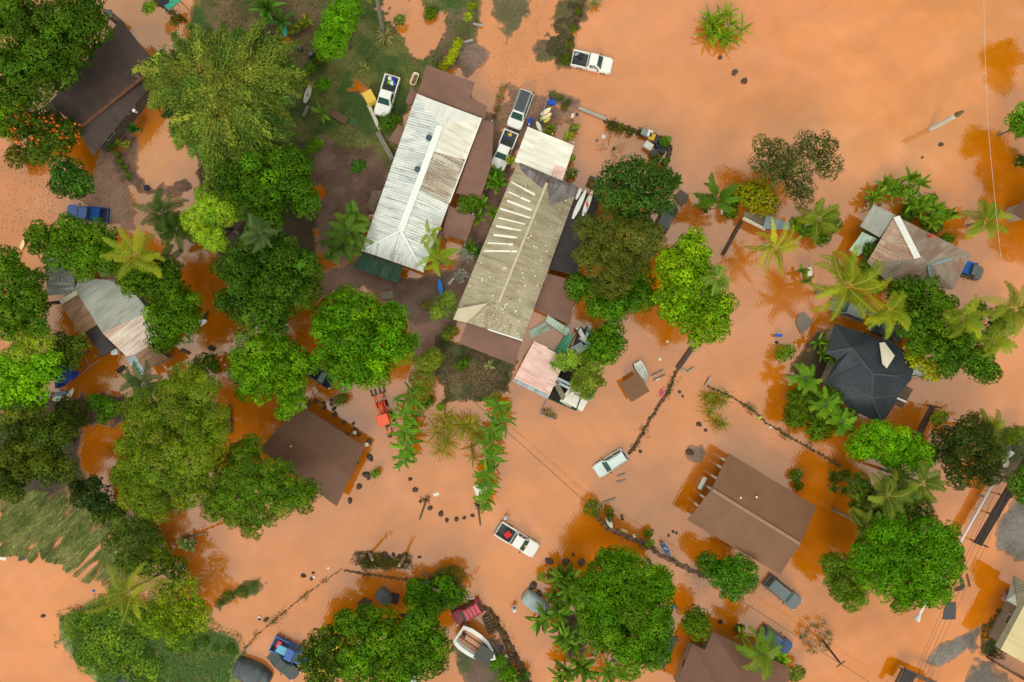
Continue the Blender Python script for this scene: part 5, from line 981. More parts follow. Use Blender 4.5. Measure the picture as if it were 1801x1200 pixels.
boxy('bed_frame', 'raised garden bed of brown soil on the lawn', 'garden bed', 599,208,(2.0,.9,.3), lin((112,86,62)), -.5); boxy('mat', 'green mat at the end of the garden bed', 'mat', 622,216,(.9,.9,.12), lin((60,96,60)), -.5)
boxy('box', 'blue panel lying on the dark debris near the coconut palm', 'panel', 1369,590,(.9,.35,.2), lin((20,100,200)), -.1, .5); boxy('box', 'dark bin under the palms north of the shack, on the mud', 'bin', 257,330,(.5,.55,.5), lin((40,50,66)), .3)
boxy('box', 'red bundle in the bed of the pickup driving through the flood', 'bundle', 893,940,(.75,.65,.35), lin((226,24,40)), .6, .38, bev=.12); boxy('bundle', 'yellow cloth on the dashboard of the pickup driving through the flood', 'cloth', 924.5,961,(.22,.2,.08), lin((220,220,60)), .6, .98)
def cargo(items, z=.35):
    for (x, y, d, c, r, nm, lab) in items: boxy(nm, lab, nm.replace('_', ' '), x, y, d, c, r, z, bev=.08)
gl = ground_h(P(688,145).x, P(688,145).y)
cargo(((686,139,(.4,.4,.4),OW,.2,'jug','white jug at the tailgate of the pickup on the lawn'),(692,141,(.35,.45,.4),lin((20,60,190)),.5,'jug','blue jug at the tailgate corner of the pickup on the lawn'),(685,146,(.4,.3,.35),lin((120,190,40)),.1,'bag','lime green bag in the bed of the pickup on the lawn'),(690,147,(.45,.4,.4),OW,.9,'jug','white jug in the middle of the lawn pickup bed'),(694,148,(.25,.4,.4),lin((30,110,220)),.4,'jug','blue jug against the cab of the lawn pickup')), gl + .6)
cargo(((897,238,(.4,.4,.4),lin((230,200,60)),.2,'bag','yellow bag in the bed of the pickup behind the porch'),(893,243,(.45,.4,.4),lin((30,60,150)),.4,'crate','dark blue crate in the bed of the pickup behind the porch'),(899,244,(.35,.4,.3),OW,.1,'bucket','white bucket in the bed of the pickup behind the porch'),(892,236,(.3,.3,.3),lin((190,30,30)),.5,'can','red can in the bed of the pickup behind the porch')), .3)
cargo(((491,1133,(.5,.8,.35),lin((222,60,74)),-.5,'cushion','red cushion at the tailgate of the loaded blue pickup'),(497,1143,(1.3,.9,.4),lin((110,186,228)),-.45,'tarp_bundle','light blue bundle in the bed of the loaded blue pickup'),(506,1147,(.5,.7,.3),lin((196,226,240)),-.45,'tarp_bundle','pale blue bundle next to the cab of the loaded blue pickup')), .35)
cargo(((1014,96,(.5,.3,.3),lin((150,160,165)),.3,'toolbox','grey toolbox in the bed of the pickup at the top'),(1020,101,(.4,.5,.35),lin((30,32,36)),.7,'toolbox','black toolbox in the bed of the pickup at the top'),(1013,104,(.6,.2,.25),lin((60,66,70)),-.2,'toolbox','dark case along the bed side of the pickup at the top')), .3)
o = boxy('load_cover', 'blue cover over the bed of the small pickup by the rusty roofed house', 'cover', 1701,471.5,(1.9,1.5,.5), lin((16,96,190)), -.28, .45, bev=.06)
o = boxy('load_cover', 'blue tonneau cover ahead of the bright blue pickup tailgate by the trees', 'cover', 163,376,(1.8,1.4,.4), lin((20,90,200)), -.1, .4)
# bathtub
c = P(729,139,.6); rt = thing('bathtub', 'cream bathtub on the grass at the corner of the brown lean-to', 'bathtub', (c.x, c.y, ground_h(c.x, c.y)), 1.2)
MB().loft([[(x, y, zz) for x, y in rrect(-l, l, w_, .3, .3)] for l, w_, zz in ((.7,.6,.0),(.8,.75,.5),(.82,.8,.56),(.74,.62,.56),(.66,.5,.2))]).build('tub', mat('cream_enamel', lin((232,218,186)), .3, .08), rt, True)
MB().box((0,0,.3),(1.1,.42,.04)).build('mud_water', mat('mud_water', lin((120,84,66)), .3), rt)
# water tank
c = P(1238,852,1.2); rt = thing('propane_tank', 'white horizontal tank beside the porch of the raised brown house', 'tank', (c.x, c.y, .3), 1.1); m_ = MB(); 
rg = [(-.85,.05),(-.8,.2),(-.68,.3),(.68,.3),(.8,.2),(.85,.05)]; m_.loft([[(x, r * math.cos(t), .3 + r * math.sin(t)) for t in [6.2832 * k / 16 for k in range(16)]] for x, r in rg]); m_.build('tank', WHITE, rt, True)
for x in (-.5, .5): MB().box((x, 0, -.2), (.12, .5, .5)).build('leg', METAL, rt)
for (x, y, lab) in ((526,84,'round black water drum on the grass, the northern one'),(547,96,'round black water drum on the grass, the eastern one'),(531,128,'round blue-black drum at the edge of the bamboo')):
    c = P(x, y, .8); rt = thing('water_drum', lab, 'drum', (c.x, c.y, ground_h(c.x, c.y))); MB().lathe([(.32,0),(.34,.1),(.34,.8),(.3,.85),(.27,.82)], n=18).build('drum', mat('drum_plastic', lin((70,74,78)), .5, .1), rt, True); MB().lathe([(.26,.8),(.26,.84),(.05,.86)], n=16).build('lid', mat('drum_lid', lin((92,98,102)), .5), rt)
c = P(1768,815,1.); rt = thing('satellite_dish', 'cream round dish beside the long white pipe', 'dish', (c.x, c.y, 0)); MB().lathe([(.02,.9),(.3,.93),(.48,1.02),(.5,1.06),(.46,1.05),(.1,.95)], n=20).build('dish', mat('cream_dish', lin((226,216,190)), .5), rt, True); MB().tube([(0,0,-.3),(0,0,.9)], .05).build('post', METAL, rt)
# ================================================================== rocks
rk = mat('lava_rock', lin((84,68,60)), .9, .35, 3, .05)
def rock_mesh(seed):
    bm = bmesh.new(); bmesh.ops.create_icosphere(bm, subdivisions=2, radius=.5); r = np.random.default_rng(seed); d = [Vector(r.normal(size=3)).normalized() for _ in range(9)]; k = [r.uniform(.28, .46) for _ in d]
    for v in bm.verts:
        for n_, t in zip(d, k):
            e = v.co.dot(n_) - t
            if e > 0: v.co -= n_ * e * .9
        v.co.z *= .75
    me = bpy.data.meshes.new('rock'); bm.to_mesh(me); bm.free(); me.materials.append(rk); return me
RM = [rock_mesh(i) for i in range(6)]
def rocks(pts, label, group):
    for i, q in enumerate(pts):
        s_ = (q[2] if len(q) > 2 else 9) / S * 1.25; c = P(q[0], q[1]); o = mkobj('rock', RM[int(q[0] + q[1]) % 6]); o.location = (c.x, c.y, max(0, ground_h(c.x, c.y)) + .05); o.scale = (s_, s_ * (.75 + .2 * ((q[0] * 7) % 3) / 3), s_ * .9); o.rotation_euler = (0, 0, q[0] * .37)
        tag(o, label, 'rock', group if len(pts) > 1 else None)
rocks([(722,843,7),(730,861,10),(757,894,9),(776,903,10),(786,915,8),(803,913,8),(816,911,7),(831,907,7),(740,882,6)], 'dark rock in the curved line of rocks across open water between the two palm rows', 'rocks in a curved line across open water')
rocks([(557,706,8),(569,709,8),(571,717,8),(584,704,7),(583,712,7),(588,719,9),(605,743,7),(626,756,9),(590,729,10),(622,745,6),(611,764,7),(631,764,7),(650,777,9),(651,806,13),(628,814,6),(644,834,12),(648,841,8),(632,856,10),(615,881,10)], 'dark rock beside the square brown roofed house', 'rocks set round the square brown house')
rocks([(631,974,7),(677,976,11),(684,981,9),(692,975,7),(703,978,7),(798,997,8),(738,980,6)], 'grey rock by the grassy strip above the fence', 'rocks by the grassy strip')
rocks([(966,986,14),(995,988,14),(1022,989,13),(936,1031,16),(948,1044,12),(951,1085,13),(957,1107,9),(1008,975,6)], 'dark boulder around the banana plants beside the covered boat', 'boulders around the covered boat')
rocks([(1292,128,10),(1309,143,11),(1267,102,7)], 'dark rock in open water below the strap-leaved clump', 'rocks below the strap-leaved clump')
rocks([(534,1013,9),(548,1018,6),(468,1090,9),(456,1088,6),(551,1008,5)], 'small stone by the fence corner on the left', 'stones by the left fence corner')
rocks([(168,1114,9),(193,1119,10),(221,1121,9),(239,1127,12),(76,1084,7),(112,846,5)], 'dark rock on the green bank at the lower left', 'rocks on the lower left green bank')
rocks([(1655,255,8),(1622,277,4)], 'small stone in open water near the leaning white post', 'stones near the white post')
rocks([(1195,690,6),(1201,697,5),(1184,935,5),(1176,942,5),(1126,794,6),(1095,913,5),(1229,747,9),(1241,757,6),(1366,603,6)], 'dark stone scattered in the open water at right of centre', 'scattered stones right of centre')
rocks([(1213,796,13)], 'flat brown boulder beside the raised brown house', 'x')
# ================================================================== walls, rails, posts, wires
def stone_wall(label, pts, w_=.5, h=.45, seed=0, m=None, step=.32, size=.42, name='stone_wall', jit=.25):
    rng = random.Random(seed); q = [P(*p) for p in pts]; c0 = q[0].copy(); mb = MB(); verts = []
    for a, b in zip(q[:-1], q[1:]):
        d = (b - a); l = d.length; d /= l; nr = Vector((-d.y, d.x, 0)); k = int(l / step * 1.5)
        for i in range(k):
            for lay in range(2):
                c = a + d * (i + rng.random()) * step / 1.5 + nr * rng.uniform(-.5, .5) * w_; s_ = size * rng.uniform(.35, 1.2); gh = max(0, ground_h(c.x, c.y)); bm = RM[rng.randrange(6)]; R = Matrix.Rotation(rng.random() * 6, 3, 'Z') @ Matrix.Rotation(rng.random() * .6, 3, 'X')
                vs = [R @ (v.co * s_ * 1.3) + c - c0 + Vector((0, 0, gh + h * rng.uniform(-.1, .9) - .15)) for v in bm.vertices]; mb.add(vs, [tuple(p.vertices) for p in bm.polygons])
    for a, b in zip(q[:-1], q[1:]):
        k = max(2, int((b - a).length / .8)); pts = [a.lerp(b, i / k) - c0 + Vector((rng.uniform(-.12, .12) * w_, rng.uniform(-.12, .12) * w_, -.05)) for i in range(k + 1)]; mb.tube(pts, [w_ * rng.uniform(.3, .6) for _ in pts], 7)
    o = mb.build(name, m or rk, None); o.location = c0; tag(o, label, 'wall'); r2 = np.random.default_rng(seed + 7); pp_ = []
    for a, b in zip(q[:-1], q[1:]):
        for k in range(int((b - a).length / 1.1)):
            if r2.random() < .6: cc_ = a.lerp(b, r2.random()) - c0; pp_.append(np.array(cc_) + r2.normal(0, 1, (int(14 + 20 * r2.random()), 3)) * [.22 + w_ * .5, .22 + w_ * .5, .08] + [0, 0, .25 + h * .4])
    if pp_:
        p = np.concatenate(pp_); V, F = leaf_cards(p, r2.normal(size=p.shape) * .5 + [0, 0, 1], np.full(len(p), .26), np.full(len(p), .11), r2); T = np.where(r2.random((len(p), 1)) < .6, np.array([[.07, .12, .02]]), np.array([[.16, .11, .06]])) * np.exp(r2.normal(0, .4, (len(p), 1))); mesh_np('weeds', V, F, LEAF, np.repeat(T, 4, 0), o)
    return o
WR = mat('brown_wall_rock', lin((112,86,62)), .95, .6, 2.5, .05)
stone_wall('dark rubble wall curving from the little hut down to the silver SUV', [(1190,650),(1183,668),(1175,690),(1160,712),(1143,738),(1128,765),(1108,798)], .35, .3, 1, WR, .3, .36)
stone_wall('low broken wall running from the sparse bush to the tangled plants on the right', [(1243,678),(1255,684),(1290,700),(1330,726),(1345,742),(1390,770),(1440,797),(1480,822)], .25, .22, 2, WR, .34, .3)
stone_wall('rubble wall with flood debris between the mango tree and the raised house', [(1045,905),(1065,925),(1100,943),(1130,955),(1160,975),(1200,995),(1240,1015)], .5, .35, 3, mat('pale_wall_rock', lin((136,106,90)), .9, .5, 2.5, .05), .28, .38)
stone_wall('rubble wall with vegetation enclosing the junk pile at top centre', [(1065,212),(1090,222),(1120,232),(1150,240),(1172,250),(1178,265),(1168,290),(1160,320)], .55, .35, 4, WR, .28, .42)
stone_wall('long thin wall from the grassy strip down to the bottom left', [(603,1000),(570,1022),(530,1052),(490,1085),(450,1118),(430,1142)], .12, .2, 5, WR, .3, .2)
stone_wall('low wall under the grassy strip running to the bushes', [(605,1003),(640,1010),(680,1015),(720,1020),(750,1020)], .2, .22, 6, WR, .3, .28)
stone_wall('rubble wall curving beside the motor boat to the bottom edge', [(850,1068),(868,1085),(878,1105),(893,1130),(905,1155),(918,1180),(930,1205)], .7, .5, 7, WR, .24, .5)
stone_wall('low stone edge of the grassy bank at the top', [(1028,0),(1015,30),(1005,60),(1000,85),(990,105),(975,112)], .25, .3, 8, WR, .3, .3)
stone_wall('pale stone edging in the grass at the lower left', [(250,1148),(290,1147),(330,1145),(370,1147),(410,1150),(430,1158),(470,1185)], .15, .2, 9, mat('pale_stone', lin((170,150,132)), .9, .3, 3), .3, .24)
stone_wall('dark mossy edge stones of the lane on the left', [(270,0),(330,40)], .3, .3, 10, WR, .4, .4)
stone_wall('vegetated kerb beside the muddy lane on the left', [(205,272),(218,295),(232,320)], .3, .25, 11, WR, .3, .3)
def plank(label, a, b, w_=.2, t=.15, z=.2, m=WOODG, name='plank', cat='plank', group=None):
    p = P(*a, z) if len(a) < 3 else P(*a); q = P(*b, z) if len(b) < 3 else P(*b); c = (p + q) / 2; d = q - p; mb = MB(); mb.box((0,0,0), (d.length, w_, t), math.atan2(d.y, d.x), 0, -math.asin(d.z / d.length)); o = mb.build(name, m, None, bevel=.015); o.location = c; return tag(o, label, cat, group)
plank('grey stone slab wall top in the water east of the mud bank', (1017,190), (1066,210), .35, .4, .15, CONC, 'low_wall', 'wall'); plank('dark plank afloat left of the rubble wall, upper one', (1146,661), (1167,651), .14); plank('dark plank afloat left of the rubble wall, lower one', (1149,669), (1171,659), .14)
plank('dark flat beam at the head of the rubble wall', (1192,648), (1222,606), .55, .3, .2, mat('dark_beam', lin((84,66,58)), .9, .2)); plank('short pale rail stepping off the rubble wall', (1193,648), (1209,655), .16, .2, .2, CONC); plank('short pale rail pointing up from the rubble wall', (1208,655), (1221,647), .2, .2, .2, CONC)
plank('long dark beam slanting down between the palms and bright tree', (1272,448), (1304,390), .35, .4, .3, mat('dark_beam', (0,0,0))); plank('pale stake west end of the silver SUV pair, upper', (1086,838), (1101,833), .15, .2, .2, CONC); plank('pale stake below the silver SUV, lower', (1085,848), (1101,845), .15, .2, .2, CONC)
plank('pale rail east of the round bush, long side', (1063,884), (1083,877), .18, .2, .2, CONC); plank('pale rail east of the round bush, short side', (1059,894), (1063,884), .18, .2, .2, CONC); plank('pale pipe at the start of the low broken wall', (1241,678), (1250,664), .22, .25, .25, CONC)
plank('long grey pole lying over the fence corner', (422,1151), (443,1132), .12, .12, .5); plank('pale board standing in the top middle lane edge', (832,42), (849,45), .25, .25, .3, CONC); plank('pale board at the head of the yellow hedge', (815,75), (832,70), .25, .25, .3, CONC)
plank('old timber boards trailing from the play-house, upper', (648,184), (668,228), .45, .2, .5, mat('pale_board2', lin((196,190,172)), .8, .2)); plank('old timber boards trailing from the play-house, lower', (664,232), (690,280), .6, .2, .5, WOODG)
plank('grey board by the bamboo edge, below the old boat', (533,205), (542,186), .4, .12, .4); plank('brown pallet boards on the dark tree west edge, upper', (1036,312), (1062,322), .5, .2, .5, WOODB); plank('brown pallet boards on the dark tree west edge, lower', (1032,322), (1052,332), .4, .2, .5, WOODB)
for i, (x, y) in enumerate(((530,703),(536,706),(541,709))): plank('short dark board of the rack on the north corner of the square brown house', (x, y + 8), (x + 5, y - 4), .3, .12, .6, WOODB, group='boards at the north corner of the square brown house')
plank('fallen dark trunk in the water by the monkeypod tree', (402,712), (406,762), .3, .3, .25, WOODB, 'log', 'log'); plank('brown driftwood log near the shack', (318,615), (332,622), .35, .3, .2, WOODB, 'log', 'log'); plank('pale twig afloat near the first palm row', (727,733), (743,730), .12, .1, .15, WOODB, 'log', 'log')
for i in range(6): plank('rusty slat of the pallet stack beside the red SUV', (848 + i * 2.2, 1089 + i * 5.2), (860 + i * 2.2, 1085 + i * 5.2), .28, .2, .35, WOODB, 'pallet_slat', 'plank', 'rusty slats beside the red SUV')
for a, b in (((148,625),(158,645)),((158,645),(175,632)),((158,645),(143,658))): plank('thin pale pole of the tangle between the blue tarp and the shack', a, b, .07, .07, .4, CONC, 'pole', 'pole', 'poles between the tarp and the shack')
# long white pipe
a = P(1772,806,1.3); b = P(1618,1080,1.3); rt = thing('water_pipe', 'long white pipe on low supports running beside the long dark roof', 'pipe', (a + b) / 2); rt.location.z = 0; c0 = Vector(rt.location)
MB().tube([a - c0, b - c0], .14, 10).build('pipe', WHITE, rt, True); dd = (b - a).normalized()
for e, s_ in ((a, -1), (b, 1)): MB().tube([e - c0, e - c0 + dd * s_ * .5, e - c0 + dd * s_ * .9], [.15, .3, .42], 10).build('flared_end', WHITE, rt)
for t in (.05, .25, .5, .75, .95): q = a.lerp(b, t) - c0; MB().box((q.x, q.y, .4), (.18, .18, 1.6)).build('support', CONC, rt)
# leaning / radial posts
def post_thing(label, base, top, zt, r, m, name='post', cat='post', segs=6, bend=0, cap=None):
    b = P(*base); t = P(*top, zt); rt = thing(name, label, cat, (b.x, b.y, 0)); e = t - b; pts = [Vector((e.x * k / segs, e.y * k / segs, -.5 + (zt + .5) * k / segs)) + Vector((-e.y, e.x, 0)).normalized() * bend * math.sin(math.pi * k / segs) for k in range(segs + 1)]
    MB().tube(pts, [r * (1.1 - .2 * k / segs) for k in range(segs + 1)], 10).build('shaft', m, rt, True)
    if cap: MB().tube([pts[-1], pts[-1] + (pts[-1] - pts[-2]).normalized() * cap[0]], [r * 1.1, r * .5], 10).build('top', cap[1], rt)
    return rt
post_thing('tall white post standing alone in open water at the upper right', (1637,227), (1683,202), 4.8, .3, mat('white_post', lin((206,204,196)), .8, .1), cap=(1.1, mat('brown_stub', lin((120,100,70)), .9, .2)))
def stump(label, base, top, zt, r=.13, bend=0, col=lin((128,112,98)), tuft=True, seed=0):
    rt = post_thing(label, base, top, zt, r, mat('dead_trunk_%d' % int(col[0] * 99), col, .9, .3, 6, .02), 'dead_tree', 'tree', 7, bend); rng = np.random.default_rng(seed)
    if tuft:
        p = rng.normal(0, .28, (60, 3)) * [1, 1, .4] + [0, 0, .2]; V, F = leaf_cards(p, rng.normal(size=p.shape) + [0, 0, 1.], np.full(60, .3), np.full(60, .1), rng); mesh_np('base_grass', V, F, LEAF, np.repeat(np.array([(.09, .08, .04)]) * np.exp(rng.normal(0, .4, (60, 1))), 4, 0), rt)
stump('bare leaning stump with scrub at its foot by the curved line of rocks', (750,878), (738,914), 4.6); stump('bare leaning stump below the lower palm row', (840,888), (845,924), 4., seed=1)
stump('bent bare trunk arching over the bushes, the longer pale one', (800,1018), (834,1052), 5.5, .15, -.9, lin((160,146,126)), False); stump('bent bare trunk beside the blue barrel', (745,1003), (772,1040), 5., .15, -.7, lin((120,104,92)), False); stump('short grey trunk in the grassy strip, left', (648,975), (655,985), 6.0, .16, 0, lin((150,142,132))); stump('short grey trunk in the grassy strip, right', (712,980), (702,995), 6.0, .16, 0, lin((160,148,136)), seed=3)
stump('bare trunk in the left hedge plants', (330,945), (365,938), 3.0, .12, 0)
# utility poles and wires
def wire(label, pts, r=.02, m=BLACKM, group=None, sag=.8):
    q = [P(*p) for p in pts]; out = []
    for a, b in zip(q[:-1], q[1:]):
        for k in range(13):
            t = k / 12; v = a.lerp(b, t); v.z -= sag * 4 * t * (1 - t); out.append(v)
    c0 = q[0].copy(); o = MB().tube([v - c0 for v in out], r, 5).build('cable', m, None); o.location = c0; tag(o, label, 'cable', group)
rt = post_thing('utility pole seen from above standing in scrub at the lower right, wires on its top', (1447,1126), (1479,1168), 5.6, .13, WOODB, 'utility_pole', 'pole'); q = P(1479,1168,5.4) - Vector(rt.location); MB().box(tuple(q), (1.2,.1,.1), .6).build('crossarm', WOODB, rt)
GW = mat('grey_wire', (.09,.08,.075), .6)
wire('overhead cable running from the tan house garden across the lane to the scrub-ringed pole', [(772,652,4.0),(1035,888,4.5),(1479,1168,5.6)], .035, GW, sag=.15); wire('overhead cable continuing from the scrub-ringed pole to the bottom edge', [(1479,1168,5.6),(1620,1260,5.6)], .03, GW, sag=.2)
for i, (x0, x1) in enumerate(((1596,1830),(1601,1838),(1609,1848),(1618,1856))): wire('thin overhead wire crossing the road at the right beside the long dark roof', [(x0,1215,7),(x1,700 + i * 3,7)], .018, GW, 'overhead wires along the road', .3)
wire('single pale wire dropping down the top right of the photo', [(1730,-30,6),(1738,220,6),(1765,490,4)], .018, mat('pale_wire', (.6,.55,.5), .5), sag=.1)
# fences
plank('thin metal fence rail in the water below the pink shed', (961,704), (950,728), .06, .5, .3, METAL, 'fence', 'fence'); plank('thin metal fence side turning east below the pink shed', (950,728), (978,738), .06, .5, .3, METAL, 'fence', 'fence'); plank('thin rail edge of the mud bank near the surfboards', (966,162), (950,215), .08, .6, .5, METAL, 'fence', 'fence')
# ================================================================== people wading
def person(label, px, py, face, shirt, hat, sink=.75, armsout=.35, held=None):
    c = P(px, py, .7); rt = thing('person', label, 'person', (c.x, c.y, -sink), face); J = {}; bm = bmesh.new(); sk = bm.verts.layers.skin.verify()
    def v(p, r): q = bm.verts.new(p); q[sk].radius = (r, r); return q
    pel = v((0,0,.95), .15); wa = v((.02,0,1.1), .13); ch = v((.03,0,1.32), .16); nk = v((.04,0,1.5), .06); hd = v((.06,0,1.62), .095); ht = v((.06,0,1.72), .08); ed = [(pel,wa),(wa,ch),(ch,nk),(nk,hd),(hd,ht)]
    for s_ in (-1, 1):
        hp = v((0,s_*.11,.88), .1); kn = v((.06*s_,s_*.12,.48), .07); an = v((.05*s_,s_*.12,.1), .045); ft = v((.18+.05*s_,s_*.13,.04), .04); ed += [(pel,hp),(hp,kn),(kn,an),(an,ft)]
        sh = v((.03,s_*.2,1.42), .065); el = v((.12,s_*(.3+armsout*.2),1.2), .045); wr = v((.32,s_*(.3+armsout*.1),1.12), .03); pm = v((.39,s_*(.29+armsout*.1),1.11), .032); ed += [(ch,sh),(sh,el),(el,wr),(wr,pm)]
        for k in range(4):
            o_y = (k-1.5)*.02; f1 = v((.44,s_*(.29+armsout*.1)+o_y,1.11), .009); f2 = v((.47+(.012 if k in (1,2) else 0),s_*(.29+armsout*.1)+o_y*1.2,1.095), .008); ed += [(pm,f1),(f1,f2)]
        th = v((.4,s_*(.24+armsout*.1),1.12), .01); ed.append((pm,th))
    for a, b in ed: bm.edges.new((a, b))
    pel[sk].use_root = True; me = bpy.data.meshes.new('body'); bm.to_mesh(me); bm.free(); me.materials.append(mat('skin', (.35,.2,.13), .6, .1)); o = mkobj('body', me, rt); o.modifiers.new('skin', 'SKIN'); s = o.modifiers.new('s', 'SUBSURF'); s.levels = s.render_levels = 2
    sm = mat('shirt_%d' % int(shirt[0]*99+shirt[2]*9), shirt, .8, .1, 5)
    MB().loft([[(.02+wx*math.cos(t), wy*math.sin(t), zz) for t in [6.2832*k/16 for k in range(16)]] for wx, wy, zz in ((.16,.19,.9),(.165,.2,1.1),(.18,.23,1.3),(.15,.26,1.42),(.1,.14,1.5),(.07,.08,1.53))], False).build('shirt', sm, rt, True)
    for s_ in (-1, 1): MB().tube([(.03,s_*.17,1.42),(.08,s_*(.27+armsout*.12),1.3)], [.09,.08], 10).build('sleeve', sm, rt, True)
    for s_ in (-1, 1): MB().lathe([(.001,.015),(.012,.01),(.015,0),(.001,-.01)], (.15, s_*.035, 1.65), 8).build('eye', BLACKM, rt)
    MB().lathe([(.2,0),(.19,.02),(.12,.03),(.11,.1),(.06,.14),(.01,.145)], (.06,0,1.68), 16).build('hat', mat('hat_%d' % int(hat[0]*99+hat[2]*9), hat, .8), rt, True); MB().box((.17,0,1.62),(.03,.025,.04)).build('nose', mat('skin', (0,0,0)), rt); return rt
person('person in pale yellow top and blue hat wading with a bag by the covered boat', 905,1069, 2.2, lin((236,226,170)), lin((20,120,190))); person('person in white wading in open water behind the flood-driven pickup', 889,911, -.6, lin((220,222,232)), lin((200,204,220)), .95)
boxy('bag', 'white bag held by the person in the blue hat', 'bag', 905,1074,(.4,.35,.3), lin((230,224,220)), .5, .35, bev=.1)
# ================================================================== odds and ends left by the flood
panel('roof_sheet', 'dark brown sheet half under the yellow-flowered tree beside the covered cart', 'sheet', [(628,1062,1.2),(640,1050,1.3),(656,1058,1.2),(652,1072,1.1),(630,1072,1.1)], mat('brown_sheet', lin((84,58,48)), .8, .2), .05, .2)
panel('tarp', 'dark brown tarp slung between the bushes and the wide bottom tree', 'tarp', [(702,1082,1.4),(730,1068,1.9),(745,1085,1.6),(748,1105,1.3),(722,1100,1.1)], mat('brown_tarp', lin((72,48,38)), .7, .3, 1.5), .03, .8)
panel('tarp', 'small dark teal tarp in the bushes below the bent trunk', 'tarp', [(765,1043,1.3),(778,1036,1.4),(780,1046,1.3),(768,1051,1.2)], mat('dark_teal_tarp', lin((14,62,66)), .6, .2), .04, .3)
c = P(753,1026,.6); rt = thing('barrel', 'blue barrel lying by the end of the low wall and bushes', 'barrel', (c.x, c.y, .1), -.35); rg = [(-.45,.2),(-.43,.28),(-.15,.3),(.15,.3),(.43,.28),(.45,.2)]
MB().loft([[(x, r * math.cos(t), .3 + r * math.sin(t)) for t in [6.2832 * k / 14 for k in range(14)]] for x, r in rg]).build('barrel_body', mat('barrel_blue', lin((24,92,190)), .4, .1), rt, True); MB().tube([(-.46,0,.3),(-.49,0,.3)], .08, 8).build('cap', WHITE, rt)
boxy('engine', 'dark machinery behind the blue-grey covered cart', 'machinery', 694,1052,(1.0,1.1,.6), lin((58,44,38)), -.3, 0, bev=.12)
for (x, y, d, c_, r, lab) in ((1062,240,(.45,.45,.12),OW,0,'round white lid afloat left of the bare twiggy tree'),(1050,247,(.35,.35,.12),lin((130,110,110)),0,'small grey lid afloat beside the white one'),(1080,262,(.35,.3,.2),lin((60,74,70)),.3,'little dark green box at the foot of the bare twiggy tree'),
    (1337,735,(.4,.3,.2),lin((200,220,60)),.4,'small yellow-green crate on the low broken wall'),(1356,752,(.45,.2,.12),OW,.3,'white scrap floating below the low broken wall'),(1161,632,(.3,.3,.1),OW,.2,'white scrap afloat above the two dark planks'),(1174,601,(.3,.2,.1),OW,.5,'tiny white scrap below the yellow-green tree'),
    (1157,667,(.5,.2,.1),OW,.5,'pale scrap between the two dark planks'),(1116,943,(.35,.35,.25),OW,.3,'white bucket on the debris wall by the mango'),(1098,934,(.9,.35,.2),lin((220,176,120)),-.4,'tan board on the debris wall by the mango'),(1207,996,(.3,.3,.2),lin((214,100,120)),.1,'pink scrap at the east end of the debris wall'),
    (1190,938,(.3,.3,.2),lin((70,66,72)),.3,'dark box afloat near the blue kayak'),(1094,908,(.3,.3,.2),lin((60,62,70)),.4,'dark box afloat east of the narrow dark bush'),(1127,795,(.35,.2,.2),lin((56,60,80)),.4,'dark blue box afloat right of the silver SUV'),(883,1140,(.4,.4,.4),lin((30,60,150)),.3,'blue bag on the rubble wall by the motor boat bow'),
    (889,1155,(.5,.4,.3),lin((226,220,206)),.6,'cream sack on the rubble wall by the motor boat bow'),(862,1160,(.35,.3,.3),lin((210,30,40)),.5,'red float under the motor boat bow'),(866,1168,(.45,.35,.3),lin((226,226,236)),.5,'white bundle under the motor boat bow'),(852,1076,(.4,.35,.3),lin((226,230,232)),.7,'white container behind the red SUV'),
    (870,1094,(.3,.3,.3),lin((226,160,40)),.3,'orange tin on the rubble wall beside the slat stack'),(767,870,(.7,.35,.1),OW,.3,'white plastic scrap by the scrubby leaning stump'),(4,983,(.9,.35,.15),OW,-.1,'white board at the left edge under the reeds'),(39,984,(.4,.3,.2),lin((70,90,130)),.5,'blue-grey bottle crate in the water under the reeds'),
    (164,1040,(.3,.25,.15),lin((30,90,190)),.2,'bright blue scrap at the tip of the reeds'),(208,605,(.6,.3,.3),lin((60,46,42)),.4,'dark heap of debris under the shack eave, upper'),(212,650,(1.0,.5,.3),lin((44,34,32)),.7,'black heap of debris in the water south of the shack'),(1424,478,(.5,1.0,.15),OW,.1,'white cloth hanging between the coconut palms'),
    (794,495,(.3,1.0,.15),lin((200,200,200)),-.7,'white plank beside the bright blue kayak'),(1770,788,(.9,.7,.3),lin((110,104,104)),.3,'grey box at the head of the long white pipe'),(577,1000,(.3,.2,.1),OW,.3,'small white scrap on the thin wall'),(455,1087,(.4,.3,.2),OW,.4,'pale scrap on the water right of the lower left bank'),
    (551,1016,(.4,.25,.15),lin((226,226,230)),.4,'white scrap beside the stones near the thin wall'),(1486,1010,(.5,.4,.3),lin((60,56,56)),.3,'dark box glimpsed at the edge of the tangled crown')):
    boxy('crate' if d[2] > .19 else 'scrap', lab, 'crate' if d[2] > .19 else 'scrap', x, y, d, c_, r, None if not 'cloth' in lab else 1.5, bev=.04)
surfboard('white board propped on the dark debris beside the dark frond palm', (1270,378), (1273,357), .5, OW, 1.0)
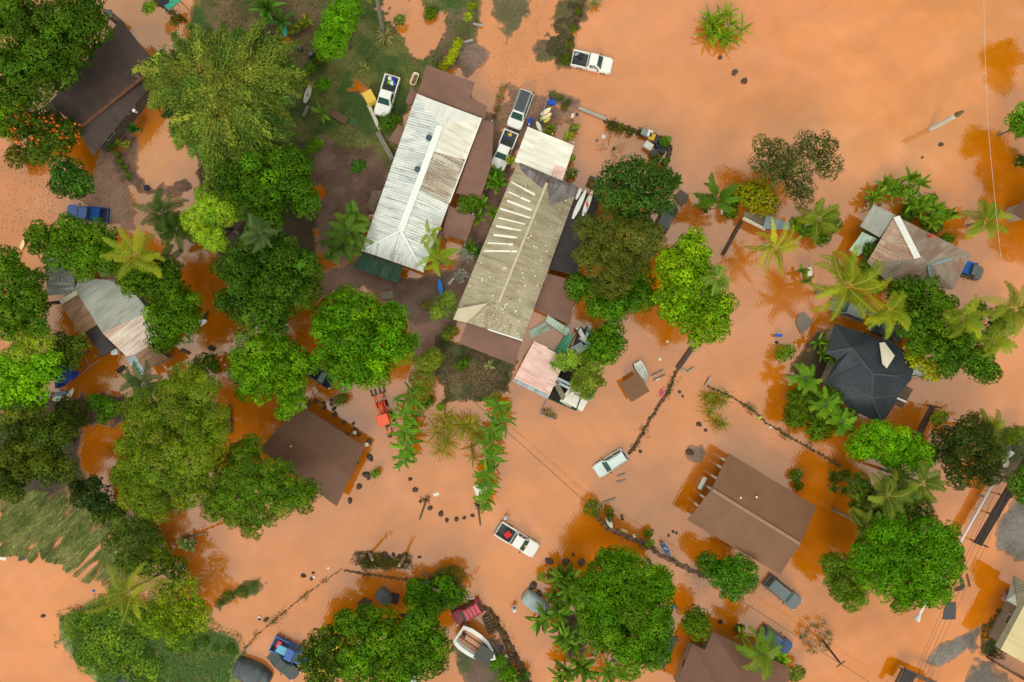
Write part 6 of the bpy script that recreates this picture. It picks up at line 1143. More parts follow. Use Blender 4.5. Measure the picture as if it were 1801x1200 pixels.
# ================================================================== trees
DG=(.035,.085,.012); MG=(.06,.13,.015); BG=(.085,.20,.012); OL=(.085,.10,.035); YGN=(.13,.19,.02); BLG=(.035,.07,.028); MK=(.085,.14,.022)
tree('broadleaf_tree','large dark green tree filling the top left corner','tree',[(60,60,80),(130,60,62),(15,130,58),(88,118,58),(10,15,55),(150,25,42),(40,165,38,-1)],11,DG,1,1.0,hue=.35)
tree('small_tree','small yellow-green tree at the left edge below the corner tree','tree',[(12,215,34),(28,190,22)],5.5,BG,2,.7)
tree('flowering_tree','tree covered in orange blossoms by the dark shingled roof','tree',[(60,225,40),(95,240,42),(120,232,24),(70,268,24),(30,212,22)],6,(.045,.085,.02),3,.7,(.4,.2),flowers=((.75,.14,.015),75,.34))
tree('small_tree','round dark green tree above the bright blue pickup','tree',[(120,305,28),(140,325,26),(108,325,22)],5,(.03,.085,.03),4,.6,(.42,.22))
tree('small_tree','dull green bush between the blossoming tree and the flooded yard','shrub',[(32,275,22)],2.6,OL,5,.5)
bamboo('huge yellow-green bamboo clump right of the dark shingled roof',390,165,116,11.5,370,((.08,.17,.018),(.25,.28,.03)),6,lv=280)
tree('broadleaf_tree','smooth bright green tree on the lawn at the top','tree',[(604,28,34),(582,76,30),(596,52,30),(575,66,20),(618,12,20)],7,(.08,.2,.008),7,.8,(.24,.16),1.3,hue=.1,tone=.15)
tree('broadleaf_tree','dark green tree directly below the bamboo clump','tree',[(440,310,66),(505,340,52),(395,290,42),(520,300,34),(465,370,50),(540,360,25,-1),(510,290,36)],10,(.038,.10,.01),8,.9,hue=.3)
tree('flowering_tree','pale yellow-green blossoming tree below the bamboo clump','tree',[(378,362,40),(370,408,34),(345,388,26),(400,375,24),(385,428,18)],8.5,(.14,.26,.05),9,.5,(.2,.15),1.3,hue=.4,tone=.2,tips=1.)
tree('broadleaf_tree','big dark tree in the middle left, between the shack and the mud yard','tree',[(460,470,68),(515,465,50),(440,525,48),(520,505,46),(425,480,40),(480,550,42),(395,530,22,-2),(400,470,26,-1),(545,480,24,-1)],11,(.03,.078,.014),10,.9,hue=.3)
tree('broadleaf_tree','dense green hedge-like tree above the spotted grey roof','tree',[(82,422,36),(128,418,42),(172,428,42),(148,465,30),(190,460,26),(100,450,26)],7,(.05,.125,.012),11,.7,hue=.35)
tree('broadleaf_tree','green tree overhanging the east side of the patchwork shack','tree',[(290,500,46),(305,560,48),(248,490,38),(322,535,30),(285,595,26),(225,480,24),(335,565,22)],7.5,(.045,.11,.01),12,.8,hue=.3)
tree('broadleaf_tree','green tree at the left edge beside the spotted grey roof','tree',[(35,500,48),(20,555,48),(60,535,32),(12,460,28),(70,575,18)],8,(.045,.11,.012),13,.75,hue=.35)
tree('flowering_tree','pale creamy-green tree at the left edge above the bright green tree','tree',[(48,600,34),(75,600,22),(35,625,20)],7,(.16,.24,.055),14,.45,(.18,.14),1.3,hue=.4,tips=1.2)
tree('small_tree','dull green tree with a banana top between the cream-flowering tree and the blue tarp','tree',[(110,610,26),(132,608,20),(125,635,18)],4.5,(.06,.10,.03),15,.5)
tree('broadleaf_tree','lime green tree partly covering the blue tarp','tree',[(42,665,46),(82,645,32),(20,645,34),(60,700,26),(15,700,26)],7,(.10,.25,.01),16,.6,(.36,.24),.9,hue=.3)
tree('broadleaf_tree','large dark olive tree at the left edge, above the reeds','tree',[(45,755,48),(92,765,40),(28,815,50),(95,820,40),(15,850,40),(110,740,18,-2)],8.5,(.04,.07,.022),17,.75,hue=.5)
tree('small_tree','blackish green tree beside the dark olive tree and the orange water','tree',[(150,865,30),(180,885,22),(165,850,16)],5,(.022,.045,.025),18,.6,hue=.15)
tree('monkeypod_tree','broad spreading tree left of the square brown roof','tree',[(330,700,58,-.5),(268,740,56),(312,790,78,1),(362,755,48),(238,800,42),(300,865,60),(250,865,42),(355,850,30,-1),(225,840,30,-1)],12,MK,19,.8,(.24,.16),1.25,hue=.3,tone=.2,squash=.4)
tree('monkeypod_tree','spreading tree overhanging the lower corner of the square brown roof','tree',[(425,825,50),(478,855,55),(400,868,42),(440,900,46),(520,870,36),(380,895,26,-1),(545,862,20,-1),(440,785,22,-1)],9.5,(.06,.125,.018),20,.8,(.24,.16),1.25,hue=.25,tone=.2,squash=.45)
tree('broadleaf_tree','bright green tree above the north corner of the square brown roof','tree',[(468,612,52),(450,665,46),(508,645,46),(508,692,34),(438,640,38),(545,640,18,-1),(500,725,16,-2)],9,(.065,.165,.01),21,.85,hue=.4)
tree('mango_tree','big bright green tree left of the vertical pale shrub, above the tractor','tree',[(600,560,48),(650,598,60),(618,645,46),(690,565,36),(702,610,30),(660,650,34),(588,620,38),(610,522,22,-2),(722,600,18,-2),(640,545,30),(575,580,30)],9.5,(.055,.16,.008),22,.85,hue=.45)
tree('shrub','tall pale olive shrub between the bright tree and the grassy patch','shrub',[(752,638,26),(742,670,23),(736,695,18),(765,628,16)],3.2,(.14,.19,.055),23,.45,(.2,.07),1.3,hue=.2,tone=.2)
tree('shrub','pale olive bush beside the gablet of the tan house','shrub',[(782,538,22),(768,550,14),(790,525,14)],3.4,(.12,.19,.06),24,.4,(.2,.07),1.3,hue=.2)
tree('shrub','very small pale shrub on the mud in front of the bright blue kayak','shrub',[(749,536,9)],1.2,(.14,.17,.06),25,.35,(.18,.07))
tree('broadleaf_tree','open blue-green tree between the junk pile and the surfboard carport','tree',[(1098,325,42),(1140,330,46),(1075,350,32),(1120,372,46),(1165,355,26),(1075,305,22,-1),(1175,322,22,-1),(1110,295,24,-1),(1060,325,18,-1)],8.5,(.035,.085,.035),26,.6,(.4,.2),.65,hue=.25,cover=.85)
tree('broadleaf_tree','olive-grey tree right of the black carport','tree',[(1055,428,42),(1108,435,52),(1080,480,46),(1035,405,28),(1145,420,28),(1065,395,24),(1030,450,24)],9.5,(.07,.09,.045),27,.55,(.26,.12),1.1,hue=.35,tone=.2)
tree('broadleaf_tree','dark green tree below the olive-grey tree','tree',[(1025,508,32),(1075,520,38),(1125,518,36),(1078,548,28),(1120,475,26),(1050,540,22)],7.5,(.04,.11,.012),28,.65,hue=.4)
tree('broadleaf_tree','tall yellow-green tree standing in the water right of centre','tree',[(1208,450,42),(1198,495,48),(1242,535,44),(1228,580,34),(1190,545,32),(1260,575,26),(1178,468,30),(1175,520,28),(1275,535,22),(1220,420,20,-1),(1265,550,22),(1240,490,34)],9,(.10,.20,.01),29,.7,(.34,.22),.95,hue=.4)
tree('small_tree','green tree beside the collapsed shed','tree',[(1068,592,30),(1052,612,24),(1072,622,20),(1085,605,18)],5.5,(.05,.14,.01),30,.55,hue=.4)
bamboo('feathery yellow-green bamboo bush over the collapsed shed',1026,655,42,4.5,46,((.12,.24,.015),(.26,.30,.03)),31,lv=160)
tree('broadleaf_tree','sparse dark olive tree in the water at the upper right','tree',[(1352,262,32),(1390,285,36),(1440,265,36),(1458,292,26),(1405,325,30),(1370,300,34),(1340,290,24),(1420,250,22),(1410,345,22,-2)],8,(.055,.07,.06),32,.5,(.26,.15),.6,hue=.3,cover=.8)
tree('shrub','yellow-leaved shrub below the sparse dark olive tree','shrub',[(1330,345,32),(1350,358,24),(1312,340,22)],4,(.15,.17,.012),33,.5,(.36,.24),.7,hue=.6)
tree('broadleaf_tree','deep green tree between the rusty roof and the coconut palms on the right','tree',[(1620,530,46),(1640,588,48),(1682,625,42),(1600,558,36),(1722,640,32),(1590,510,24,-1),(1650,545,36),(1740,655,20,-1)],8,(.04,.10,.012),34,.75,(.36,.22),hue=.35)
tree('broadleaf_tree','yellow-berried branches low beside the pale car, east of the blue-grey house','tree',[(1612,625,26),(1640,650,22)],4.5,(.12,.18,.015),35,.5,hue=.7,flowers=((.8,.45,.02),10,.3))
tree('broadleaf_tree','lime green tree below the blue-grey house','tree',[(1528,780,38),(1580,793,44),(1612,800,32),(1545,765,28),(1505,785,18,-1)],7,(.085,.23,.008),36,.7,hue=.25)
tree('broadleaf_tree','blackish tree beside the upper end of the white pipe','tree',[(1700,765,42),(1722,815,38),(1672,795,34),(1742,795,28),(1685,838,24),(1740,835,20),(1660,770,24)],8,(.025,.045,.02),37,.65,(.26,.13),hue=.3)
tree('mango_tree','very large dense bright green mango tree on the right, beside the road','tree',[(1590,955,58),(1640,985,54),(1555,1000,50),(1600,1030,50),(1525,975,38),(1655,950,36),(1560,940,40),(1640,1035,34),(1520,1005,30),(1675,990,20,-1)],10.5,(.052,.155,.004),38,.85,(.3,.18),1.15,hue=.3,tone=.18)
tree('broadleaf_tree','drooping dull green tree on the west side of the bright roadside mango','tree',[(1480,1008,36),(1500,1048,28),(1462,990,20),(1478,1040,20)],6,(.07,.14,.02),39,.55,(.5,.1),1.1,droop=.8,hue=.3)
tree('broadleaf_tree','mixed dark tangled tree crown above the bright roadside mango','tree',[(1525,880,38),(1560,905,40),(1600,885,36),(1540,935,30),(1620,910,26),(1510,850,20),(1575,850,28)],8,(.045,.085,.028),40,.55,(.5,.12),.9,hue=.35,droop=.4)
tree('mango_tree','very large round dark green mango tree at the bottom centre','tree',[(1088,1008,52),(1100,1078,84,.6),(1052,1035,48),(1142,1040,46),(1112,1130,62),(1150,1105,38),(1062,1110,42),(1075,985,30,-1),(1150,1150,28,-1),(1060,1080,48)],11,(.05,.14,.008),41,.9,(.3,.18),1.15,hue=.35,tone=.2)
tree('broadleaf_tree','small bright green crown on the east shoulder of the round mango','tree',[(1152,1018,26),(1166,1035,18),(1170,1012,14)],8,(.09,.25,.006),42,.6,hue=.15)
tree('small_tree','round green tree north of the bottom house','tree',[(1225,1090,24),(1232,1108,20),(1215,1098,18)],4.5,(.06,.125,.012),43,.5,hue=.5)
tree('broadleaf_tree','dark green frangipani-like tree below the raised brown house','tree',[(1262,1005,30),(1292,1000,28),(1312,1022,22),(1245,990,22),(1288,1035,24),(1318,1000,16)],5,(.04,.12,.018),44,.55,(.5,.16),.9,hue=.3,droop=.2)
tree('flowering_tree','dark tree with yellow flowers beside the loaded blue pickup','tree',[(560,1145,36),(588,1120,32),(570,1180,34),(545,1165,22),(600,1160,30)],6.5,(.035,.075,.015),45,.55,(.3,.18),hue=.3,flowers=((.7,.5,.03),45,.22))
tree('broadleaf_tree','wide green tree at the bottom edge left of the motor boat','tree',[(640,1100,40),(675,1125,56),(740,1105,44),(690,1175,50),(762,1130,34),(630,1170,40),(740,1160,36),(605,1090,22,-1),(770,1165,20,-1)],8,(.045,.12,.012),46,.75,hue=.5)
tree('shrub','green bushes around the blue barrel above the red SUV','shrub',[(738,1040,26),(760,1060,24),(795,1048,26),(780,1030,20),(725,1055,16)],3.5,(.05,.14,.012),47,.5,hue=.3)
tree('shrub','olive scrub beside the bent pale trunk','shrub',[(785,1015,22),(802,1012,18),(770,1020,16)],2.5,(.06,.07,.025),48,.45,(.2,.08),hue=.3)
tree('shrub','round clipped bush at the west end of the rubble wall near the mango','shrub',[(1042,893,17)],2.4,(.06,.13,.02),49,.4,(.2,.12),hue=.3)
tree('shrub','narrow dark bush beside the white surfboard on the wall','shrub',[(1071,900,8),(1073,910,7)],1.2,(.06,.07,.03),50,.35)
tree('broadleaf_tree','airy yellow-green tree behind the bottom-left coconut palm','tree',[(300,1045,34),(332,1075,38),(275,1085,34),(330,1030,24),(355,1090,22),(300,1105,28)],5,(.11,.19,.015),51,.5,(.28,.17),.6,hue=.5,cover=.75)
tree('small_tree','grey-green tree above the bottom-left coconut palm','tree',[(222,930,28),(250,920,26),(262,945,22),(195,955,16),(240,955,22)],4.5,(.05,.085,.03),52,.5,(.26,.14),.8,hue=.3)
tree('small_tree','small green tree where the reeds meet the orange water','tree',[(178,905,18),(205,900,16),(170,885,14)],3,(.045,.09,.015),53,.45)
tree('shrub','green shrubs on the shady bank below the rainbow surfboard','shrub',[(178,712,18),(196,718,16),(165,705,12),(182,735,12)],2.5,(.05,.13,.02),54,.45)
tree('shrub','tangled grey-green shrub with bare twigs beside the dark olive tree','shrub',[(115,715,18),(140,722,16),(100,735,16),(130,742,14),(148,740,12)],2.5,(.055,.075,.03),55,.45,dens=.6)
tree('small_tree','open branched small tree in the water below the overhanging shack tree','tree',[(358,640,20),(372,632,12),(345,652,12),(378,648,10)],3.5,(.055,.10,.015),56,.4,(.36,.2),.7)
tree('small_tree','bushy tree at the edge of the photograph on the upper right','tree',[(1800,212,28),(1792,228,16)],5,(.06,.15,.015),57,.6)
tree('shrub','dark bush at the right edge below the upper right bush','shrub',[(1795,283,11)],2,(.03,.06,.02),58,.4)
tree('broadleaf_tree','green tree at the right edge beside the grey gravel','tree',[(1800,862,26),(1785,850,16),(1805,835,20)],5,(.055,.13,.02),59,.55)
for k,(x,y,r,h,c,lab) in enumerate(((822,358,22,3.2,(.06,.13,.018),'rounded green bush on the brown lean-to of the white house'),(630,292,16,2.4,(.03,.11,.015),'round dark green bush alone on the mud yard'),(568,148,15,1.8,(.07,.2,.01),'small bright round bush on the lawn near the old boat'),
  (853,267,12,2,(.06,.12,.015),'bush between the white house lean-to and the parked pickup'),(552,255,18,2.4,(.09,.18,.012),'low green bush at the foot of the bamboo above the mud'),(683,215,20,2.2,(.04,.1,.02),'dark leafy bush beside the grey timber boards on the lawn'),(697,211,8,1.4,(.16,.26,.02),'lime-coloured shrub tip beside the nose of the lawn pickup'),
  (702,35,12,1.4,(.05,.14,.012),'low bush at the puddle on the lawn'),(757,24,14,.9,(.06,.11,.015),'flat grassy bush beside the lawn puddle'),(565,100,18,1.6,(.07,.09,.03),'thin scrub beside the round drums'),(548,118,14,1.2,(.06,.13,.05),'grey-green tussock below the round drums'),
  (1000,240,11,2.5,(.16,.22,.07),'pale shrub beside the cream porch roof, upper'),(1004,278,9,1.8,(.12,.17,.05),'pale shrub beside the cream porch roof, lower'),(1010,225,10,1.6,(.08,.16,.02),'green shrub in the flooded garden near the small cooler'),(967,228,14,1.8,(.09,.15,.02),'leafy shrub north of the cream porch roof'),
  (1170,248,12,1.6,(.07,.16,.02),'grassy plant at the outer side of the junk pile'),(1152,281,12,1.8,(.04,.08,.02),'dark bush below the junk pile'),(1172,283,8,1.2,(.06,.14,.02),'small bush at the southern end of the junk wall'),(1005,305,12,1.8,(.05,.13,.015),'leafy plant by the grey roof corner of the tan house'),
  (1190,288,0,0,0,''),(1100,322,0,0,0,''),(1380,620,20,2,(.08,.17,.015),'small leafy tree beside the dark debris near the palm shadow'),(1400,835,13,1,(.07,.13,.02),'low green clump in dark water right of the raised house, upper'),(1406,855,9,1,(.05,.09,.015),'low green clump in dark water right of the raised house, lower'),
  (1370,690,0,0,0,''),(1535,405,22,2,(.05,.11,.015),'dark shrub over the pale green awning'),(1600,375,20,1.6,(.045,.1,.02),'dark hedge along the upper edge of the rusty roof, western'),(1640,400,20,1.6,(.045,.1,.02),'dark hedge along the upper edge of the rusty roof, eastern'),(1665,420,14,1.5,(.07,.15,.02),'shrub at the east corner of the rusty roof'),
  (1652,735,17,3,(.09,.16,.02),'banana-like bush right of the narrow dark slatted roof'),(1470,840,14,2,(.06,.07,.025),'tangled bush at the end of the low broken wall'),(1485,835,12,1.5,(.05,.09,.025),'second tangled bush by the end of the low broken wall, nearer the lime tree'),(660,833,10,1.1,(.09,.2,.015),'bright low plant beside a rock east of the square brown house'),
  (598,703,14,1.6,(.06,.1,.03),'potted palm-like shrub among rocks above the square brown house'),(812,640,16,1.3,(.05,.11,.02),'dark leafy clump on the grassy patch under the tan house lean-to'),(790,585,16,1.4,(.1,.14,.04),'feathery pale shrub at the corner of the tan house lean-to'),
  (752,706,14,1.4,(.05,.12,.015),'low green bush at the head of the first palm row'),(775,715,9,.9,(.09,.19,.01),'bright low plant on the thin fence line'),(870,700,12,1.5,(.16,.18,.015),'yellow and purple croton at the head of the second palm row'),(1012,1128,0,0,0,''),(290,1100,0,0,0,''),
  (975,1010,16,2.2,(.07,.05,.02),'brown-leaved shrub at the north-west of the banana plants'),(952,1014,10,1.5,(.14,.2,.03),'lime-tipped plant beside the brown-leaved shrub'),(1140,938,10,1.2,(.06,.12,.015),'green plant growing on the rubble wall'),(1143,955,9,1.4,(.1,.2,.015),'taller green plant on the rubble wall near the blue kayak'),
  (875,1165,18,1.6,(.06,.15,.015),'leafy plants with yellow flowers by the bow of the motor boat'),(890,1185,18,1.6,(.07,.17,.01),'bright plants at the bottom edge below the motor boat'),(920,1190,14,1.4,(.04,.09,.03),'dark green bush at the bottom edge by the rubble wall'),(308,28,0,0,0,''),(310,35,13,2,(.05,.05,.02),'dark purple-green shrub by the teal tarp'),(262,12,14,3,(.08,.19,.015),'bright green shrub at the top edge by the navy tarp'),
  (830,10,10,1.6,(.16,.2,.02),'yellow-green bush at the top edge beside the lane'),(824,28,10,1.6,(.2,.26,.02),'yellow shrub beside the pale board in the lane edge'),(1440,1125,0,1.6,(.08,.09,.04),'thin grey-green scrub around the utility pole'),(1255,725,0,0,0,''),(60,0,0,0,0,''),(1757,1123,10,1,(.06,.1,.02),'small bush at the corner of the sand coloured roof'),
  (1560,735,0,0,0,''),(1300,1105,10,1.3,(.05,.09,.02),'small dark bush at the north edge of the bottom house'),(1400,1185,18,2,(.08,.13,.02),'yellow-green bush at the east side of the bottom house'),(1785,765,22,2.5,(.07,.13,.015),'leafy bush at the head of the white pipe'),(805,86,0,0,0,''))):
    if r: tree('shrub', lab, 'shrub', [(x, y, r * .8), (x + r * .45, y - r * .2, r * .55), (x - r * .35, y + r * .35, r * .55)], h, c, 100 + k, min(.45, r / S * .4), (.24, .13), .9 if k != 52 else .3, hue=.35, trunk=False, squash=.6)
tree('ground_shrub','low leafy bank plants spreading over the lower left shore','shrub',[(175,1105,46),(235,1090,44),(140,1100,30),(215,1150,48),(285,1095,36),(165,1150,34),(250,1180,40),(320,1120,28)],1.0,(.10,.19,.06),240,.3,(.22,.12),.8,hue=.45,trunk=False,squash=.15,cover=.7)
tree('small_tree','leafy green thicket between the reeds and the bottom-left coconut palm','shrub',[(270,960,26),(285,985,24),(225,985,24),(310,1000,24),(255,1000,20)],3,(.06,.12,.02),241,.5,(.3,.17),.8,hue=.4)
tree('broadleaf_tree','green tree beyond the right edge reflected in the orange water','tree',[(1895,250,50),(1915,310,60),(1925,385,55),(1890,200,34)],8,(.045,.12,.02),242,.8)
tree('broadleaf_tree','green tree beyond the upper right corner','tree',[(1880,30,40),(1890,70,30)],7,(.045,.12,.02),243,.8)
tree('shrub','green undergrowth between the coconut palms east of the dark beam','shrub',[(1420,400,20),(1445,415,18),(1465,395,16),(1400,395,14)],2.5,(.06,.13,.02),244,.45)
tree('shrub','ragged undergrowth below the largest coconut palm','shrub',[(1530,470,20),(1545,500,18),(1530,440,14),(1575,515,18)],3,(.05,.11,.02),245,.45)
tree('shrub','undergrowth among the palms at the right edge by the road','shrub',[(1760,560,22),(1745,590,20),(1720,545,18),(1700,590,20)],3.5,(.05,.12,.02),246,.5)
tree('shrub','tangled shrubs between the dark frond palm and the yellow-leaved shrub','shrub',[(1290,350,16),(1285,372,14),(1240,362,12)],2.2,(.05,.11,.02),247,.4)
tree('shrub','leafy plants along the north edge of the blue-green tree','shrub',[(1125,290,12),(1150,300,14),(1172,305,12)],3,(.04,.10,.03),248,.4)
tree('shrub','bright leafy hedge row of shrubs among the banana plants above the rusty roof','shrub',[(1572,330,15),(1598,338,14),(1628,358,17),(1655,376,14),(1640,350,10)],2.2,(.075,.17,.03),249,.45,(.34,.16))
blades('grass','sparse grass growing out of the water around the lower left bank',[(95,1070),(180,1045),(330,1050),(440,1140),(410,1210),(190,1210),(115,1160)],9000,.22,.07,(.1,.1),(.09,.18,.04),(.2,.24,.07),33,over_water=True)
# yellow hedge
for k,(x,y) in enumerate(((803,78),(798,92),(790,106),(780,118))): tree('hedge_shrub','yellow-green hedge shrub in the row at the corner of the brown lean-to, top','shrub',[(x,y,9),(x+4,y-5,7)],1.8,(.24,.28,.015),200+k,.35,(.24,.15),hue=.3,trunk=False,group='yellow-green hedge shrubs by the brown lean-to')
# strips of creepers on banks
tree('shrub','creeping plants along the grassy bank at the top','shrub',[(1008,50,8),(1003,80,9),(996,105,11),(1018,20,7)],.9,(.06,.09,.015),210,.3,(.2,.1),trunk=False)
tree('shrub','creepers over the middle of the junk pile wall','shrub',[(1075,222,9),(1090,227,9),(1108,232,8),(1128,232,7)],.9,(.05,.065,.02),211,.3,(.18,.1),trunk=False)
tree('shrub','creepers on the mud bank near the surfboards','shrub',[(985,172,7),(1000,180,6),(992,188,7),(973,165,6)],.7,(.06,.09,.02),212,.3,(.18,.1),trunk=False)
tree('shrub','scrub in the grassy strip above the long thin wall','shrub',[(650,990,14),(680,992,12),(700,990,10),(665,982,10)],.8,(.07,.08,.02),213,.35,(.2,.08),.5,trunk=False)
tree('shrub','leafy strip afloat right of the bottom-left yellow tree','shrub',[(400,1050,12),(425,1042,12),(445,1030,9),(385,1062,8)],.6,(.06,.12,.015),214,.35,(.2,.08),.7,trunk=False)
tree('shrub','row of low plants along the pale stone edging','shrub',[(300,1142,6),(340,1140,7),(380,1140,7),(405,1142,9),(360,1128,10)],.7,(.05,.11,.015),215,.3,(.2,.08),.7,trunk=False)
tree('shrub','vegetation along the driveway of the dark shingled house','shrub',[(210,283,6),(218,296,6),(226,310,6),(205,270,6),(195,258,9)],.9,(.06,.13,.02),216,.3,(.2,.1),trunk=False)
tree('shrub','dry grassy strip left of the white van','shrub',[(884,155,7),(880,170,8),(874,190,7),(870,205,5)],.6,(.09,.11,.04),217,.3,(.2,.06),.6,trunk=False)
tree('shrub','weeds below the square of fence by the pink shed','shrub',[(965,726,9),(975,733,6),(955,722,4)],.4,(.1,.1,.04),218,.25,(.16,.06),.4,trunk=False)
# ------------------------------------------------------------------ palms
palm('large yellowing coconut palm over the hedge-like tree on the left',238,450,9,3.8,15,(.11,.16,.02),.6,1)
palm('silvery grey-green palm crown rising out of the big dark middle left tree',457,410,11.5,2.4,18,(.055,.09,.06),.0,2,name='silver_palm',pairs=20,ll=.6,lw=.12,rib=(.12,.16,.07))
palm('large yellow-tipped coconut palm at the bottom left',226,1040,7,4.6,15,(.07,.12,.015),.7,3,pairs=26,ll=.8)
palm('coconut palm with few yellow paddle-like fronds beside the low pale-fascia shed',1362,437,6,3.5,12,(.12,.19,.02),.8,4,pairs=20,ll=.55,base=(1340,435),lw=.17,rib=(.55,.45,.04))
palm('largest coconut palm in the cluster above the blue-grey house',1492,502,8.5,5.0,17,(.10,.16,.02),.6,5,pairs=26,ll=1.0,lw=.18,rib=(.5,.42,.04))
palm('coconut palm with a hanging orange frond just right of the largest one',1563,548,7.5,3.0,14,(.10,.17,.02),.7,6,rib=(.5,.42,.04))
palm('coconut palm at the east edge of the deep green tree, upper',1692,560,8,3.0,15,(.09,.15,.02),.5,7)
palm('coconut palm at the right edge of the photo beside the road',1782,545,8,3.4,16,(.09,.14,.02),.5,8)
palm('coconut palm at the lower east side of the deep green tree',1745,600,7.5,2.9,14,(.09,.15,.02),.45,9)
palm('coconut palm overhanging the dark car, between the two yellow ones',1440,385,6,2.8,13,(.08,.13,.02),.4,10)
palm('coconut palm right of the hedge by the rusty roof, standing in open water',1733,388,3,2.8,13,(.09,.16,.02),.5,11,rib=(.4,.35,.05))
palm('dark green palm with drooping fronds beside the grey-brown floating sheet',1262,348,5.5,3.2,13,(.05,.12,.015),.1,12,rib=(.08,.13,.03),pairs=28,ll=.7)
palm('small yellow-green palm rising against the white roof, upper of two',757,412,4.8,1.7,6,(.16,.24,.02),.3,13,name='small_palm',pairs=16,ll=.45,base=(768,428),trunk_r=.07,rib=(.3,.35,.04))
palm('small yellow-green palm beside the white roof corner, lower of two',770,455,4.8,2.6,10,(.11,.2,.02),.3,14,name='small_palm',pairs=20,ll=.6,trunk_r=.09,rib=(.3,.35,.04))
palm('dense dark palm clump at the west corner of the white roof',612,410,5,3.0,20,(.055,.11,.03),.1,15,ll=.8,pairs=24,rib=(.1,.16,.04)); palm('second palm of the clump at the west corner of the white roof, lower',600,432,4,2.6,18,(.05,.11,.03),.1,16,ll=.8,rib=(.1,.16,.04)); palm('third palm of the clump at the west corner of the white roof, upper',622,385,4.5,2.4,14,(.05,.12,.03),.2,17,ll=.7,rib=(.1,.16,.04))
palm('bluish palm overhanging the water below the shack',255,678,5,3.4,14,(.035,.075,.04),.0,18,pairs=26,ll=.8,rib=(.08,.12,.06)); palm('dark palm in the shrubbery left of the pale blossoming tree',285,375,4.5,3.2,16,(.035,.08,.025),.05,19,rib=(.07,.11,.04)); palm('second dark palm in the shrubbery left of the pale blossoming tree, lower right',310,405,4,2.6,14,(.05,.1,.02),.05,20,rib=(.07,.11,.04)); palm('dark palm beneath the yellowing coconut palm on the left',285,462,4.5,2.8,14,(.03,.07,.03),.0,21,rib=(.06,.1,.04))
palm('tall palm at the top edge with only its trunk in view',655,-60,14,3.5,14,(.07,.12,.02),.2,22,base=(676,62),trunk_r=.22)
palm('wide palm over the roof of the bottom house',1338,1148,5.5,3.2,14,(.06,.15,.02),.35,23,rib=(.14,.2,.03))
palm('small palm on the grassy bank right of the blackish tree',1735,760,5,3.0,12,(.09,.14,.03),.4,24); palm('ragged palm standing out of the mixed tangled crown',1560,872,9,3.0,14,(.06,.1,.03),.3,25); palm('second ragged palm in the mixed tangled crown, east',1622,850,8,2.6,12,(.05,.1,.03),.3,26); palm('third ragged palm in the mixed tangled crown, south-west',1525,925,8,2.6,12,(.05,.09,.03),.3,27)
palm('fan-like palm by the lone palm crown on the yellow-green tree',1262,490,9.5,1.9,16,(.09,.17,.06),.1,28,name='fan_palm',ll=.5,pairs=12)
tree('palm_thicket','dense drooping palm-like thicket on the west side of the blue-grey house','shrub',[(1420,705,30),(1450,720,32),(1400,730,24),(1440,752,24),(1478,738,26),(1405,700,20),(1462,700,20)],4,(.05,.10,.015),239,.55,(1.0,.13),1.1,hue=.4,droop=1.2,tips=.3)
for k,(x,y,r) in enumerate(((1415,665,2.2),(1452,712,2.2),(1480,742,2.))): palm(('bright star-shaped palm at the top of the drooping thicket by the blue-grey house','palm poking out of the middle of the drooping thicket','palm at the south-east of the drooping thicket near the lime tree')[k],x,y,4.6,r,14,(.07,.18,.02),.2,30+k,name='clump_palm',ll=.6,pairs=18,rib=(.12,.18,.04),hang=.3)
ROW1 = [(722,700,2.3),(711,731,2.2),(713,757,2.1),(714,785,2.0),(709,808,1.6)]; ROW2 = [(874,712,1.8),(884,742,2.0),(866,760,1.7),(862,782,1.8),(864,806,1.7),(856,832,1.7),(856,858,1.5),(852,882,1.5)]
for k,(x,y,r) in enumerate(ROW1): palm('small feathery palm in the row right of the orange tractor, %s' % ('northernmost','second from the north','middle one','second from the south','southernmost')[k],x,y,2.9,r*1.1,13,(.07,.19,.02),.12,50+k,name='row_palm',ll=.28,pairs=30,trunk_r=.07,rib=(.1,.24,.03),hang=.35,lw=.13,el0=.7,group='small palms in the western row')
for k,(x,y,r) in enumerate(ROW2): palm('small feathery palm in the row beside the dry bamboo heap, %s from the north' % ('first','second','third','fourth','fifth','sixth','seventh','last')[k],x,y,2.7,r*1.1,13,(.07,.18,.02),.12,60+k,name='row_palm',ll=.27,pairs=30,trunk_r=.07,rib=(.1,.24,.03),hang=.35,lw=.13,el0=.7,group='small palms in the eastern row')
# ------------------------------------------------------------------ leafy plants
leafy('clump of long strap leaves standing alone in open water at the top right',1262,50,1.8,1.9,.2,11,(.10,.24,.012),.5,1,'strap_leaf_clump',stems=15,spread=1.15,droop=.35,el0=1.2)
leafy('banana plants at the top edge beside the turquoise board',465,15,3.6,2.4,.6,10,(.05,.14,.025),.1,2,stems=3,spread=1.0); leafy('banana plant right behind the turquoise board',490,35,3.4,2.2,.55,9,(.05,.13,.04),.1,3)
leafy('yellow-green leafy plant beside the drums',527,52,1.6,1.1,.3,10,(.1,.17,.02),.5,4,stems=3,spread=.6); leafy('single banana plant on the lawn above the soil bed',566,200,2.2,1.5,.5,8,(.1,.2,.05),.1,5,'banana_plant'); leafy('small spiky yucca on the lawn',640,120,1.5,1.0,.14,22,(.16,.2,.1),.1,6,'yucca')
leafy('banana clump between the parked pickup and the tan roof',878,312,2.5,1.6,.5,9,(.05,.15,.02),.15,7,stems=3,spread=.7); leafy('second banana clump by the tan roof, lower',858,375,2.2,1.4,.45,9,(.06,.16,.015),.2,8,stems=3,spread=.8); leafy('bright yellow-green leafy plant over the nose of the parked pickup',897,283,2.6,1.0,.35,10,(.16,.27,.01),.5,9)
